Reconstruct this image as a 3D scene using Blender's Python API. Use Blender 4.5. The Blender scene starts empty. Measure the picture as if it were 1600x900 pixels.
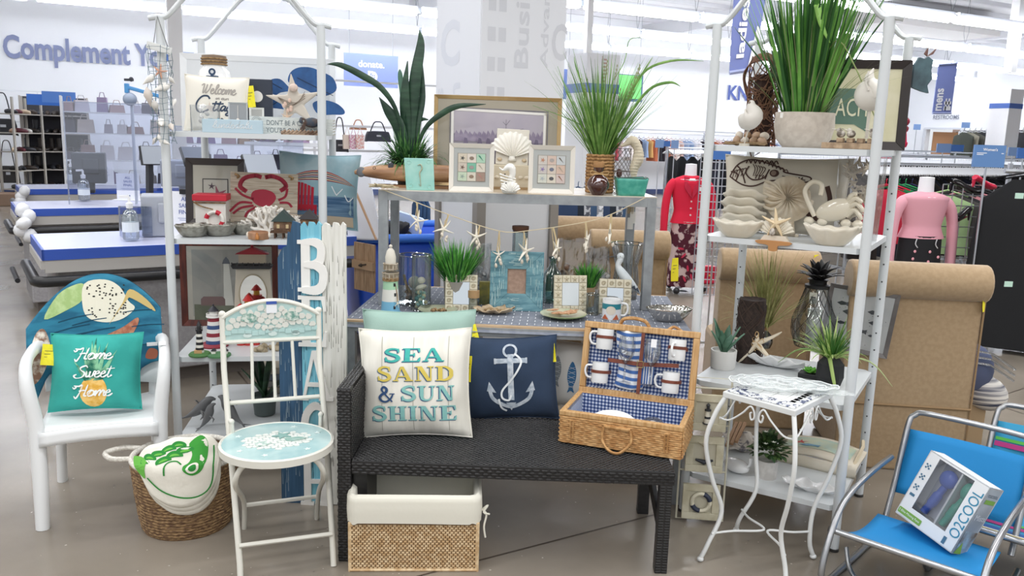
import bpy,bmesh,math,random
from math import sin,cos,pi,radians,sqrt,atan2,floor
from mathutils import Vector,Matrix,Euler,noise
from mathutils.geometry import tessellate_polygon
R=random.Random(7)
V=Vector
SC=bpy.context.scene
# ---------------------------------------------------------------- camera
F_PX,PITCH,ROLL,EYE=1295.0,.1798,.0303,1.54
cp,sp,cr,sr=cos(PITCH),sin(PITCH),cos(ROLL),sin(ROLL)
_fw,_up,_rt=V((0,cp,-sp)),V((0,sp,cp)),V((1,0,0))
_R,_U=_rt*cr+_up*sr,-_rt*sr+_up*cr
cam=bpy.data.cameras.new('camera');cam_o=bpy.data.objects.new('camera',cam)
SC.collection.objects.link(cam_o);SC.camera=cam_o
cam.sensor_width=36;cam.lens=F_PX/1600*36;cam.clip_end=200;cam.clip_start=.05
cam_o.matrix_world=Matrix(((_R.x,_U.x,-_fw.x,0),(_R.y,_U.y,-_fw.y,0),(_R.z,_U.z,-_fw.z,EYE),(0,0,0,1)))
# ---------------------------------------------------------------- world and exposure
w=bpy.data.worlds.new('store_light');SC.world=w;w.use_nodes=True
w.node_tree.nodes['Background'].inputs[0].default_value=(.93,.96,1,1)
w.node_tree.nodes['Background'].inputs[1].default_value=.8
SC.view_settings.view_transform='Standard';SC.view_settings.look='None'
SC.view_settings.exposure=.12;SC.view_settings.gamma=1
TUBE=17.0  # glow of the fluorescent tubes
SC.cycles.max_bounces=8;SC.cycles.transparent_max_bounces=24
SC.cycles.caustics_reflective=False;SC.cycles.caustics_refractive=False
SC.cycles.sample_clamp_indirect=4
# ceiling fixtures above the display (more rows of the same lamps, overhead and behind the viewer)
def ceiling_lamp_light(loc,sx,sy,e,rz):
    l=bpy.data.lights.new('lamp_row','AREA');l.shape='RECTANGLE';l.size=sx;l.size_y=sy;l.energy=e
    l.color=(.98,.99,1)
    o=bpy.data.objects.new('lamp_row',l);SC.collection.objects.link(o);o.location=loc;o.rotation_euler=(0,0,rz)
    return o
# the store's own axes: corner of its two far walls, and the directions along them
SA=radians(26.6);CORN=V((13.4,29.6,0));E1=V((-cos(SA),-sin(SA),0));E2=V((sin(SA),-cos(SA),0))
def ST(a,b,z=0):return CORN+E1*a+E2*b+V((0,0,z))
for lb in(13.15,15.8,18.45,21.1,23.75):
    for la in(20.5,27.5):ceiling_lamp_light(ST(la,lb,3.72),6.6,.16,95,SA)
# ---------------------------------------------------------------- picture to place helpers
def ray(px,py):
    u0,v0=px-800,py-450
    u,v=u0*cr+v0*sr,-u0*sr+v0*cr
    return _fw*F_PX+_rt*u-_up*v
def G(px,py,z=0):
    r=ray(px,py);t=(z-EYE)/r.z
    return V((0,0,EYE))+r*t
def P(px,py,Y):
    r=ray(px,py)
    return V((0,0,EYE))+r*(Y/r.y)
def K(p):return(p[1]*cp-(p[2]-EYE)*sp)/F_PX  # metres that one pixel covers at p
# ---------------------------------------------------------------- materials
def lin(h):
    if not isinstance(h,str):return h
    h=h.lstrip('#');c=[int(h[i:i+2],16)/255 for i in(0,2,4)]
    return tuple((x/12.92 if x<=.04045 else((x+.055)/1.055)**2.4)for x in c)+(1,)
_mc={}
def mt(col,col2=None,sc=12,r=.55,m=0,b=0,bs=80,st=(1,1,1),tex='noise',em=0,spec=.5,coat=0,con=(.4,.6),sheen=0):
    key=(col,col2,sc,r,m,b,bs,st,tex,em,spec,coat,con,sheen)
    if key in _mc:return _mc[key]
    M=bpy.data.materials.new('material');M.use_nodes=True;nt=M.node_tree;B=nt.nodes['Principled BSDF']
    c1=lin(col);B.inputs['Base Color'].default_value=c1;B.inputs['Roughness'].default_value=r
    B.inputs['Metallic'].default_value=m;B.inputs['Specular IOR Level'].default_value=spec
    if coat:B.inputs['Coat Weight'].default_value=coat;B.inputs['Coat Roughness'].default_value=.08
    if sheen:B.inputs['Sheen Weight'].default_value=sheen
    if em:B.inputs['Emission Color'].default_value=c1;B.inputs['Emission Strength'].default_value=em
    if col2 or b:
        tc=nt.nodes.new('ShaderNodeTexCoord');mp=nt.nodes.new('ShaderNodeMapping')
        nt.links.new(tc.outputs['Object'],mp.inputs[0]);mp.inputs['Scale'].default_value=st
    def texture(scale):
        if tex=='wave':
            t=nt.nodes.new('ShaderNodeTexWave');t.inputs['Scale'].default_value=scale;t.inputs['Distortion'].default_value=4;t.inputs['Detail'].default_value=3
        elif tex=='check':
            t=nt.nodes.new('ShaderNodeTexChecker');t.inputs['Scale'].default_value=scale
            nt.links.new(mp.outputs[0],t.inputs[0]);return t.outputs['Fac']
        elif tex=='voro':
            t=nt.nodes.new('ShaderNodeTexVoronoi');t.inputs['Scale'].default_value=scale
            nt.links.new(mp.outputs[0],t.inputs[0]);return t.outputs['Distance']
        else:
            t=nt.nodes.new('ShaderNodeTexNoise');t.inputs['Scale'].default_value=scale;t.inputs['Detail'].default_value=4
        nt.links.new(mp.outputs[0],t.inputs[0]);return t.outputs['Fac']
    if col2:
        o=texture(sc);cr_=nt.nodes.new('ShaderNodeValToRGB')
        cr_.color_ramp.elements[0].color=c1;cr_.color_ramp.elements[1].color=lin(col2)
        cr_.color_ramp.elements[0].position,cr_.color_ramp.elements[1].position=con
        nt.links.new(o,cr_.inputs[0]);nt.links.new(cr_.outputs[0],B.inputs['Base Color'])
    if b:
        o=texture(bs);bp=nt.nodes.new('ShaderNodeBump');bp.inputs['Strength'].default_value=b;bp.inputs['Distance'].default_value=.004
        nt.links.new(o,bp.inputs['Height']);nt.links.new(bp.outputs[0],B.inputs['Normal'])
    _mc[key]=M;return M
def clear(tint='#ffffff',gloss=.12,r=.03,key2=0):
    key=('clear',tint,gloss,r,key2)
    if key in _mc:return _mc[key]
    M=bpy.data.materials.new('clear_glass');M.use_nodes=True;nt=M.node_tree;nt.nodes.clear()
    o=nt.nodes.new('ShaderNodeOutputMaterial');mx=nt.nodes.new('ShaderNodeMixShader')
    t=nt.nodes.new('ShaderNodeBsdfTransparent');t.inputs[0].default_value=lin(tint)
    g=nt.nodes.new('ShaderNodeBsdfGlossy');g.inputs['Roughness'].default_value=r
    f=nt.nodes.new('ShaderNodeLayerWeight');f.inputs[0].default_value=.35
    a=nt.nodes.new('ShaderNodeMath');a.operation='MULTIPLY_ADD';a.inputs[1].default_value=.6;a.inputs[2].default_value=gloss;a.use_clamp=True
    nt.links.new(f.outputs['Fresnel'],a.inputs[0]);nt.links.new(a.outputs[0],mx.inputs[0])
    nt.links.new(t.outputs[0],mx.inputs[1]);nt.links.new(g.outputs[0],mx.inputs[2]);nt.links.new(mx.outputs[0],o.inputs[0])
    _mc[key]=M;return M
def milk(col,alpha,r=.1):
    key=('milk',col,alpha,r)
    if key not in _mc:M=mt(col,r=r,coat=.3+alpha*1e-3).copy();M.node_tree.nodes['Principled BSDF'].inputs['Alpha'].default_value=alpha;_mc[key]=M
    return _mc[key]
# ---------------------------------------------------------------- mesh builder
def frame_of(d):
    d=d.normalized();a=V((0,0,1))if abs(d.z)<.95 else V((1,0,0))
    x=a.cross(d).normalized();return x,d.cross(x)
def rot(rx=0,ry=0,rz=0):return Euler((rx,ry,rz)).to_matrix()
class MB:
    def __init__(s):s.v=[];s.f=[]
    def add(s,vs,fs):
        n=len(s.v);s.v+=[tuple(p)for p in vs];s.f+=[tuple(i+n for i in f)for f in fs];return s
    def box(s,c,d,M=None):
        c=V(c);x,y,z=d[0]/2,d[1]/2,d[2]/2
        vs=[V((a*x,b_*y,e*z))for a,b_,e in((-1,-1,-1),(1,-1,-1),(1,1,-1),(-1,1,-1),(-1,-1,1),(1,-1,1),(1,1,1),(-1,1,1))]
        if M:vs=[M@p for p in vs]
        return s.add([c+p for p in vs],[(3,2,1,0),(4,5,6,7),(0,1,5,4),(1,2,6,5),(2,3,7,6),(3,0,4,7)])
    def b2(s,a,b):  # box between corners
        a,b=V(a),V(b);return s.box((a+b)/2,[abs(t)for t in(b-a)])
    def bar(s,p,q,w_,h=None,up=None):
        p,q=V(p),V(q);h=h or w_;d=(q-p);x,y=frame_of(d)
        if up:y=V(up);x=y.cross(d.normalized()).normalized();y=d.normalized().cross(x)
        vs=[]
        for c in(p,q):vs+=[c+x*(w_/2*a)+y*(h/2*b_)for a,b_ in((-1,-1),(1,-1),(1,1),(-1,1))]
        return s.add(vs,[(3,2,1,0),(4,5,6,7),(0,1,5,4),(1,2,6,5),(2,3,7,6),(3,0,4,7)])
    def tube(s,pts,r,n=8,closed=False,flat=1):
        pts=[V(p)for p in pts];m=len(pts);rr=r if isinstance(r,(list,tuple))else[r]*m
        vs=[];px=None
        for i,p in enumerate(pts):
            a=pts[(i-1)%m]if(closed or i)else p;b_=pts[(i+1)%m]if(closed or i<m-1)else p
            d=(b_-a)
            if d.length<1e-9:d=V((0,0,1))
            d.normalize()
            if px is None:x,y=frame_of(d)
            else:
                x=(px-d*px.dot(d))
                x=x.normalized()if x.length>1e-6 else frame_of(d)[0]
                y=d.cross(x)
            px=x
            vs+=[p+x*(rr[i]*cos(2*pi*j/n))+y*(flat*rr[i]*sin(2*pi*j/n))for j in range(n)]
        fs=[]
        for i in range(m if closed else m-1):
            a,b_=i*n,((i+1)%m)*n
            fs+=[(a+j,a+(j+1)%n,b_+(j+1)%n,b_+j)for j in range(n)]
        if not closed:fs+=[tuple(range(n))[::-1],tuple(range((m-1)*n,m*n))]
        return s.add(vs,fs)
    def lathe(s,prof,n=24,c=(0,0,0),M=None,close=False):
        c=V(c);vs=[];m=len(prof)
        for r,z in prof:
            for j in range(n):
                p=V((r*cos(2*pi*j/n),r*sin(2*pi*j/n),z))
                vs.append(c+(M@p if M else p))
        fs=[]
        for i in range(m-1+(1 if close else 0)):
            a,b_=i*n,((i+1)%m)*n
            fs+=[(a+j,a+(j+1)%n,b_+(j+1)%n,b_+j)for j in range(n)]
        if not close:
            if prof[0][0]>1e-5:fs.append(tuple(range(n))[::-1])
            if prof[-1][0]>1e-5:fs.append(tuple(range((m-1)*n,m*n)))
        return s.add(vs,fs)
    def cyl(s,c,r,h,n=20,M=None):return s.lathe([(r,0),(r,h)],n,c,M)
    def ball(s,c,r,nu=12,nv=8,M=None):
        if not isinstance(r,(tuple,list)):r=(r,r,r)
        c=V(c);vs=[]
        for i in range(nv+1):
            t=pi*i/nv
            for j in range(nu):
                p=V((r[0]*sin(t)*cos(2*pi*j/nu),r[1]*sin(t)*sin(2*pi*j/nu),-r[2]*cos(t)))
                vs.append(c+(M@p if M else p))
        fs=[(i*nu+j,i*nu+(j+1)%nu,(i+1)*nu+(j+1)%nu,(i+1)*nu+j)for i in range(nv)for j in range(nu)]
        return s.add(vs,fs)
    def prism(s,poly,h,M=None,fn=None):  # 2D outline in XZ, thick along Y from 0 (front) to h (back)
        n=len(poly);fn=fn or(lambda x,y,z:V((x,y,z)))
        vs=[fn(x,0,z)for x,z in poly]+[fn(x,h,z)for x,z in poly]
        if M:vs=[M@p for p in vs]
        tri=tessellate_polygon([[V((x,z,0))for x,z in poly]])
        fs=[tuple(t)for t in tri]+[tuple(i+n for i in t)[::-1]for t in tri]
        fs+=[(i,(i+1)%n,(i+1)%n+n,i+n)for i in range(n)]
        return s.add(vs,fs)
    def grid(s,fn,nu,nv,cu=False):
        vs=[fn(i/nu,j/nv)for j in range(nv+1)for i in range(nu if cu else nu+1)]
        w_=nu if cu else nu+1
        return s.add(vs,[(j*w_+i,j*w_+(i+1)%w_,(j+1)*w_+(i+1)%w_,(j+1)*w_+i)for j in range(nv)for i in range(nu)])
    def mesh(s,name,mat,smooth=False):
        me=bpy.data.meshes.new(name);me.from_pydata(s.v,[],s.f);me.materials.append(mat)
        bm=bmesh.new();bm.from_mesh(me);bmesh.ops.recalc_face_normals(bm,faces=bm.faces);bm.to_mesh(me);bm.free()
        if smooth:
            me.polygons.foreach_set('use_smooth',[True]*len(me.polygons))
            if smooth is True:
                try:me.set_sharp_from_angle(angle=radians(45))
                except Exception:pass
        me.update();return me
    def out(s,name,mat,parent=None,smooth=False,bev=0,solid=0,sub=0,label=None,kind=None):
        o=bpy.data.objects.new(name,s.mesh(name,mat,smooth));SC.collection.objects.link(o)
        if parent:o.parent=parent
        if solid:md=o.modifiers.new('thick','SOLIDIFY');md.thickness=solid;md.offset=0
        if bev:md=o.modifiers.new('bevel','BEVEL');md.width=bev;md.segments=2;md.limit_method='ANGLE'
        if sub:md=o.modifiers.new('sub','SUBSURF');md.levels=sub;md.render_levels=sub
        if label:o['label']=label
        if kind:o['kind']=kind
        return o
    def thing(s,name,label,cat,mat,loc=(0,0,0),rz=0,group=None,rx=0,ry=0,**k):
        o=s.out(name,mat,None,**k);tag(o,label,cat,group);o.location=loc;o.rotation_euler=(rx,ry,rz);return o
def tag(o,label,cat,group=None):
    o['label']=label;o['category']=cat
    if group:o['group']=group
    return o
def T(name,label,cat,loc=(0,0,0),rz=0,group=None,rx=0,ry=0):
    o=bpy.data.objects.new(name,None);SC.collection.objects.link(o);o.empty_display_size=.1
    o.location=loc;o.rotation_euler=(rx,ry,rz);return tag(o,label,cat,group)
def struct(name,mb,mat,**k):
    o=mb.out(name,mat,None,**k);o['kind']='structure';return o
def dup(root,loc,rz=None,label=None,group=None,scale=None):
    def cp_(o,par):
        c=o.copy();SC.collection.objects.link(c)
        if par:c.parent=par
        for ch in kids.get(o.name,()):cp_(ch,c)
        return c
    kids={}
    def walk(o):
        kids[o.name]=list(o.children)
        for ch in o.children:walk(ch)
    walk(root)
    r=cp_(root,None);r.location=loc
    if rz is not None:r.rotation_euler=(root.rotation_euler[0],root.rotation_euler[1],rz)
    if label:r['label']=label
    if group:r['group']=group
    if scale:r.scale=(scale,)*3 if not isinstance(scale,tuple)else scale
    return r
# ---------------------------------------------------------------- flat shapes wrapped on a surface
def flat(x,z):return V((x,0,z))
def decal(name,mat,parent,polys=None,text=None,fn=None,off=.0012,step=None,label=None,M=None):
    """polys: list of 2D loops; text: list of (verts, faces) already placed. fn maps (x, z) to a point on the surface."""
    bm=bmesh.new()
    for poly in polys or():
        vs=[bm.verts.new((x,z,0))for x,z in poly]
        for t in tessellate_polygon([[V((x,z,0))for x,z in poly]]):
            try:bm.faces.new([vs[i]for i in t])
            except ValueError:pass
    for tv,tf in text or():
        vs=[bm.verts.new((x,z,0))for x,z in tv]
        for f in tf:
            try:bm.faces.new([vs[i]for i in f])
            except ValueError:pass
    if step:
        xs=[v.co.x for v in bm.verts];ys=[v.co.y for v in bm.verts]
        for ax,lo,hi in((0,min(xs),max(xs)),(1,min(ys),max(ys))):
            k=floor(lo/step)+1
            while k*step<hi:
                co=[0,0,0];no=[0,0,0];co[ax]=k*step;no[ax]=1
                bmesh.ops.bisect_plane(bm,geom=bm.verts[:]+bm.edges[:]+bm.faces[:],plane_co=co,plane_no=no);k+=1
    fn=fn or flat;e=1e-3
    for v in bm.verts:
        x,z=v.co.x,v.co.y;p=fn(x,z)
        n=(fn(x+e,z)-fn(x-e,z)).cross(fn(x,z+e)-fn(x,z-e))
        n=n.normalized()if n.length>1e-12 else V((0,-1,0))
        p=p+n*off
        v.co=M@p if M else p
    me=bpy.data.meshes.new(name);bm.to_mesh(me);bm.free();me.materials.append(mat)
    o=bpy.data.objects.new(name,me);SC.collection.objects.link(o);o.parent=parent
    if len(polys or())+len(text or())>1:o['kind']='stuff'  # print: many tiny flat shapes of one colour
    if label:o['label']=label
    return o
def text2(s,cx,cz,h=None,w_=None,shear=0,bold=0,ang=0,sp_=1.0):
    """letters of the word as flat faces, scaled to height h and/or width w_, centred at (cx, cz)"""
    c=bpy.data.curves.new('t','FONT');c.body=s;c.size=1;c.resolution_u=3;c.shear=shear;c.offset=bold;c.space_character=sp_
    o=bpy.data.objects.new('t',c);me=bpy.data.meshes.new_from_object(o)
    vs=[(v.co.x,v.co.y)for v in me.vertices];fs=[tuple(p.vertices)for p in me.polygons]
    bpy.data.objects.remove(o);bpy.data.curves.remove(c);bpy.data.meshes.remove(me)
    x0,x1=min(v[0]for v in vs),max(v[0]for v in vs);y0,y1=min(v[1]for v in vs),max(v[1]for v in vs)
    kx=w_/(x1-x0)if w_ else h/(y1-y0);ky=h/(y1-y0)if h else kx
    ca,sa=cos(ang),sin(ang);r=[]
    for x,y in vs:
        x,y=(x-(x0+x1)/2)*kx,(y-(y0+y1)/2)*ky
        r.append((cx+x*ca-y*sa,cz+x*sa+y*ca))
    return r,fs
def ell(cx,cz,a,b=None,n=20,ang=0,t0=0,t1=2*pi):
    b=b or a;full=abs(t1-t0-2*pi)<1e-6;ca,sa=cos(ang),sin(ang)
    return[(cx+a*cos(t)*ca-b*sin(t)*sa,cz+a*cos(t)*sa+b*sin(t)*ca)for t in[t0+(t1-t0)*i/(n if full else n-1)for i in range(n)]]
def rect(x0,z0,x1,z1):return[(x0,z0),(x1,z0),(x1,z1),(x0,z1)]
def rrect(x0,z0,x1,z1,r,n=4):
    o=[]
    for cx,cz,a in((x1-r,z0+r,-pi/2),(x1-r,z1-r,0),(x0+r,z1-r,pi/2),(x0+r,z0+r,pi)):
        o+=[(cx+r*cos(a+pi/2*i/n),cz+r*sin(a+pi/2*i/n))for i in range(n+1)]
    return o
def spline(pts,n=6,closed=False):
    """Catmull-Rom through points of any dimension"""
    m=len(pts);o=[]
    for i in range(m if closed else m-1):
        p=[pts[(i+k)%m]if closed else pts[min(max(i+k,0),m-1)]for k in(-1,0,1,2)]
        for j in range(n):
            t=j/n
            o.append(tuple(.5*((2*b)+(-a+c)*t+(2*a-5*b+4*c-d)*t*t+(-a+3*b-3*c+d)*t**3)for a,b,c,d in zip(*p)))
    if not closed:o.append(tuple(pts[-1]))
    return o
def strokes(lines,wd,n=5,smooth=True):
    """thick lines as list of quads in 2D; wd: width or function of t"""
    ps=[]
    for L in lines:
        q=spline(L,n)if smooth and len(L)>2 else L
        for i in range(len(q)-1):
            (x0,y0),(x1,y1)=q[i][:2],q[i+1][:2];dx,dy=x1-x0,y1-y0;l=sqrt(dx*dx+dy*dy)or 1
            k=wd(i/len(q))if callable(wd)else wd
            ax,ay=-dy/l*k/2,dx/l*k/2;ex,ey=dx/l*k*.15,dy/l*k*.15
            ps.append([(x0+ax-ex,y0+ay-ey),(x1+ax+ex,y1+ay+ey),(x1-ax+ex,y1-ay+ey),(x0-ax-ex,y0-ay-ey)])
    return ps
# slab-serif capitals, unit height, as polygons
def _slab():
    S=.075
    def ser(x0,x1,z,t=S):return rect(x0,z,x1,z+t)
    g={}
    g['E']=[rect(.1,0,.32,1),ser(0,.72,0),ser(0,.7,1-S),rect(.28,.46,.52,.54),rect(.48,.36,.54,.64),[(.62,0),(.76,0),(.78,.3),(.72,.3)],[(.62,1),(.7,.7),(.76,.7),(.74,1)]]
    g['H']=[rect(.1,0,.3,1),rect(.56,0,.76,1),rect(.28,.46,.58,.54)]+[ser(a,b,z)for a,b in((0,.38),(.48,.86))for z in(0,1-S)]
    g['I']=[rect(.09,0,.29,1),ser(0,.38,0),ser(0,.38,1-S)]
    g['N']=[rect(.1,0,.17,1),rect(.68,0,.75,1),[(.08,1),(.3,1),(.75,0),(.55,0)],ser(0,.28,0),ser(0,.2,1-S),ser(.57,.86,1-S)]
    g['A']=[[(.36,1),(.5,1),(.88,0),(.66,0)],[(.36,1),(.42,.88),(.16,0),(.08,0)],rect(.2,.28,.66,.36),ser(0,.26,0),ser(.55,.95,0)]
    g['B']=[rect(.1,0,.34,1),ser(0,.3,0),ser(0,.3,1-S)]+strokes([[(.15,.965),(.48,.96),(.64,.86),(.62,.62),(.45,.53),(.2,.53)]],lambda t:.09+.12*sin(pi*min(1,t*1.05)))+strokes([[(.2,.53),(.5,.52),(.7,.4),(.68,.14),(.5,.035),(.15,.035)]],lambda t:.09+.13*sin(pi*min(1,t*1.02)))
    g['D']=[rect(.1,0,.32,1),ser(0,.3,0),ser(0,.3,1-S)]+strokes([[(.25,.96),(.5,.93),(.72,.72),(.74,.5),(.72,.28),(.5,.07),(.25,.04)]],lambda t:.07+.14*sin(pi*t))
    g['S']=strokes([[(.64,.72),(.6,.9),(.38,.965),(.16,.86),(.14,.68),(.34,.55),(.56,.43),(.64,.24),(.5,.07),(.3,.035),(.12,.13),(.08,.3)]],lambda t:.07+.12*max(0,sin(pi*t)))+[rect(.6,.68,.66,.98),rect(.05,.02,.11,.34)]
    g['U']=[rect(.1,.3,.28,1),rect(.66,.3,.73,1),ser(0,.38,1-S),ser(.56,.83,1-S)]+strokes([[(.19,.34),(.24,.12),(.42,.04),(.6,.12),(.695,.34)]],lambda t:.16-.1*t)
    g['C']=strokes([[(.68,.7),(.6,.92),(.4,.965),(.2,.8),(.14,.5),(.2,.2),(.4,.035),(.62,.1),(.7,.3)]],lambda t:.06+.15*sin(pi*t))+[rect(.65,.66,.71,.98)]
    g['&']=strokes([[(.85,.5),(.74,.25),(.5,.03),(.25,.05),(.1,.25),(.2,.45),(.45,.62),(.5,.82),(.35,.96),(.22,.84),(.28,.66),(.8,.03)]],lambda t:.08+.08*sin(pi*t))+[rect(.66,.5,.95,.56)]
    wd=dict(E=.78,H=.86,I=.38,N=.86,A=.95,B=.74,D=.84,S=.72,U=.83,C=.76)
    wd['&']=.95;return g,wd
SLAB,SLABW=_slab()
def slab(s,x0,x1,z0,h,gap=.1,skew=None):
    tot=sum(.45 if c==' ' else SLABW[c]+gap for c in s)-gap;k=(x1-x0)/tot;x=x0;o=[]
    for c in s:
        if c!=' ':
            o+=[[(x+px*k,z0+pz*h)for px,pz in pl]for pl in SLAB[c]];x+=(SLABW[c]+gap)*k
        else:x+=.45*k
    return o
# joined handwriting: centre lines on a unit x-height
_cur={'o':([[(.1,.3),(.25,.95),(.0,.6),(.12,.05),(.45,.2),(.45,.75),(.25,.95),(.6,.7)]],.55),'m':([[(0,.1),(.08,.9),(.12,.05)],[(.12,.1),(.3,.9),(.42,.8),(.42,.05)],[(.42,.1),(.6,.9),(.74,.8),(.74,.15),(.9,.1)]],.85),'e':([[(0,.4),(.35,.65),(.25,.98),(.05,.6),(.12,.08),(.35,.05),(.6,.4)]],.5),'w':([[(0,.95),(.08,.1),(.28,.3),(.32,.9)],[(.32,.9),(.36,.1),(.6,.3),(.62,.95),(.8,.8)]],.72),'t':([[(.25,1.7),(.15,.3),(.3,.02),(.5,.3)],[(-.1,1.25),(.6,1.35)]],.45),'l':([[(0,.3),(.35,1.3),(.3,1.8),(.15,1.5),(.15,.2),(.3,.02),(.5,.3)]],.42),'c':([[(.42,.8),(.25,.98),(.03,.55),(.15,.05),(.5,.25)]],.45),'a':([[(.45,.85),(.2,.95),(.02,.5),(.15,.05),(.42,.5),(.45,.95),(.45,.15),(.65,.2)]],.62),'g':([[(.45,.85),(.2,.95),(.02,.5),(.15,.05),(.42,.5),(.45,.95),(.42,-.5),(.15,-.7),(.1,-.4),(.65,.2)]],.62),'i':([[(0,.2),(.15,.9),(.15,.1),(.35,.2)]],.3),'n':([[(0,.1),(.08,.9),(.12,.05)],[(.12,.1),(.3,.9),(.45,.8),(.45,.15),(.6,.1)]],.58),'u':([[(0,.9),(.05,.1),(.3,.1),(.42,.9),(.42,.15),(.6,.1)]],.58),'r':([[(0,.1),(.1,.95),(.15,.8),(.4,.85),(.4,.2),(.55,.1)]],.5),'d':([[(.45,.85),(.2,.95),(.02,.5),(.15,.05),(.42,.5),(.5,1.8),(.45,.15),(.65,.2)]],.62),'s':([[(0,.1),(.3,1),(.25,.7),(.4,.2),(.1,.0),(.55,.2)]],.48),
 'H':([[(-.5,1.5),(-.35,1.25),(-.2,1.5),(-.4,1.7),(0,1.6),(.25,1.75),(.2,.6),(.0,-.25),(-.2,.1)],[(.7,1.8),(.65,.9),(.6,.1),(.8,.1)],[(.1,.85),(.4,.95),(.65,.9)]],.85),'S':([[(.75,1.5),(.55,1.8),(.15,1.5),(.25,1.1),(.6,.7),(.5,.1),(.0,-.05),(-.25,.3),(-.05,.5)]],.75),'C':([[(.8,1.5),(.6,1.8),(.25,1.7),(.0,1.0),(.15,.2),(.55,.0),(.9,.3)]],.85),'W':([[(-.2,1.5),(.1,1.75),(.15,.1),(.45,.9),(.5,1.7),(.5,.1),(.9,.8),(.95,1.75),(1.1,1.6)]],1.1)}
def cursive(s,cx,cz,w_,h,wd):
    """h is the x-height"""
    x=0;L=[]
    for c in s:
        if c==' ':x+=.4;continue
        ls,ad=_cur[c];L+=[[(x+a+.15*b,b)for a,b in l]for l in ls];x+=ad
    k=w_/x
    return strokes([[(cx-w_/2+a*k,cz+b*h-h/2)for a,b in l]for l in L],wd,5)
# ================================================================ SETTING
WHITE=mt('#eceff4',r=.7)
GREYW=mt('#d9dce2',r=.6)
f_=MB();f_.box((0,0,0),(60,60,.1));fl=struct('floor',f_,mt('#7b7368','#9b9286',sc=1.3,r=.22,b=.12,bs=25,con=(.3,.7)));fl.location=(4,12,-.05)
# pale and dark aggregate showing in the polished concrete near the display
spm={0:MB(),1:MB()}
for i in range(900):
    x,y,s_=R.uniform(-2.2,2.6),R.uniform(2.3,5.2),R.uniform(.0015,.0045)
    spm[i%2].add([(x+s_*cos(t)*R.uniform(.6,1.3),y+s_*sin(t)*R.uniform(.6,1.3),.0008)for t in(0,1.3,2.6,3.9,5.2)],[(0,1,2,3,4)])
spm[0].out('pale_grit',mt('#b9b2a6',r=.4),fl,kind='stuff');spm[1].out('dark_grit',mt('#5b554e',r=.4),fl,kind='stuff')
for o in fl.children:o.location=(-4,-12,.05)
def joint(a,b):
    m=MB();p,q=G(*a),G(*b);p.z=q.z=.0012;d=(q-p).normalized();e=d.cross(V((0,0,1)))*.004
    m.add([p-e,q-e,q+e,p+e],[(0,1,2,3)]);o=m.out('saw_joint',mt('#4a4038',r=.6),fl);o.location=(-4,-12,.05)
joint((540,930),(1040,800));joint((366,574),(420,640));joint((1500,640),(1680,580));joint((1410,585),(1640,660));joint((-20,480),(60,478))
def wall(name,p,q,z0,z1,th,mat):
    m=MB();m.bar(p+V((0,0,(z0+z1)/2)),q+V((0,0,(z0+z1)/2)),th,z1-z0,up=(0,0,1));return struct(name,m,mat)
wallm=mt('#f6f8fc',r=.75)
wall('wall_back',ST(34,-.1),ST(-.2,-.1),0,5,.2,wallm)
wall('wall_right',ST(-.1,-.2),ST(-.1,1.05),0,5,.2,wallm)
wall('wall_right_above_door',ST(-.1,1.05),ST(-.1,2.35),2.25,5,.2,wallm).name='wall_right_upper'
wall('wall_right_far',ST(-.1,2.35),ST(-.1,22),0,5,.2,wallm)
wall('wall_corridor',ST(-1.6,.9),ST(-1.6,3),0,2.6,.1,mt('#e9cfc2',r=.7))  # pinkish light beyond the doorway is put into this wall's colour
wall('baseboard_back',ST(34,.02),ST(0,.02),0,.14,.03,mt('#46527a',r=.5))
m=MB();c=ST(17,11,4.95);m.box((0,0,0),(44,30,.1));o=struct('ceiling',m,mt('#efeff2',r=.8));o.location=c;o.rotation_euler=(0,0,SA)
m=MB()  # roof deck ribs and beams
for i in range(26):m.box(ST(17,.6+i*1.0,4.86),(44,.1,.12),rot(0,0,SA))
m.out('deck_rib',mt('#e0e0e4',r=.7),o,kind='stuff').matrix_parent_inverse=(Matrix.Translation(c)@rot(0,0,SA).to_4x4()).inverted()
for i,la in enumerate((4,11,18,25)):
    m=MB();m.bar(ST(la,0,4.62),ST(la,26,4.62),.16,.36,up=(0,0,1));struct('trim_%d'%(i+1),m,mt('#dcdde1',r=.6)).name='trim_%d'%(i+1)
# duct overhead to the rear
tag(MB().bar(ST(5.5,6.4,4.5),ST(9.5,6.4,4.5),1.2,.42,up=(0,0,1)).out('air_duct',mt('#b9b6b4',r=.5)),'boxy grey air duct under the ceiling above the ladies banner','duct')
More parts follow.
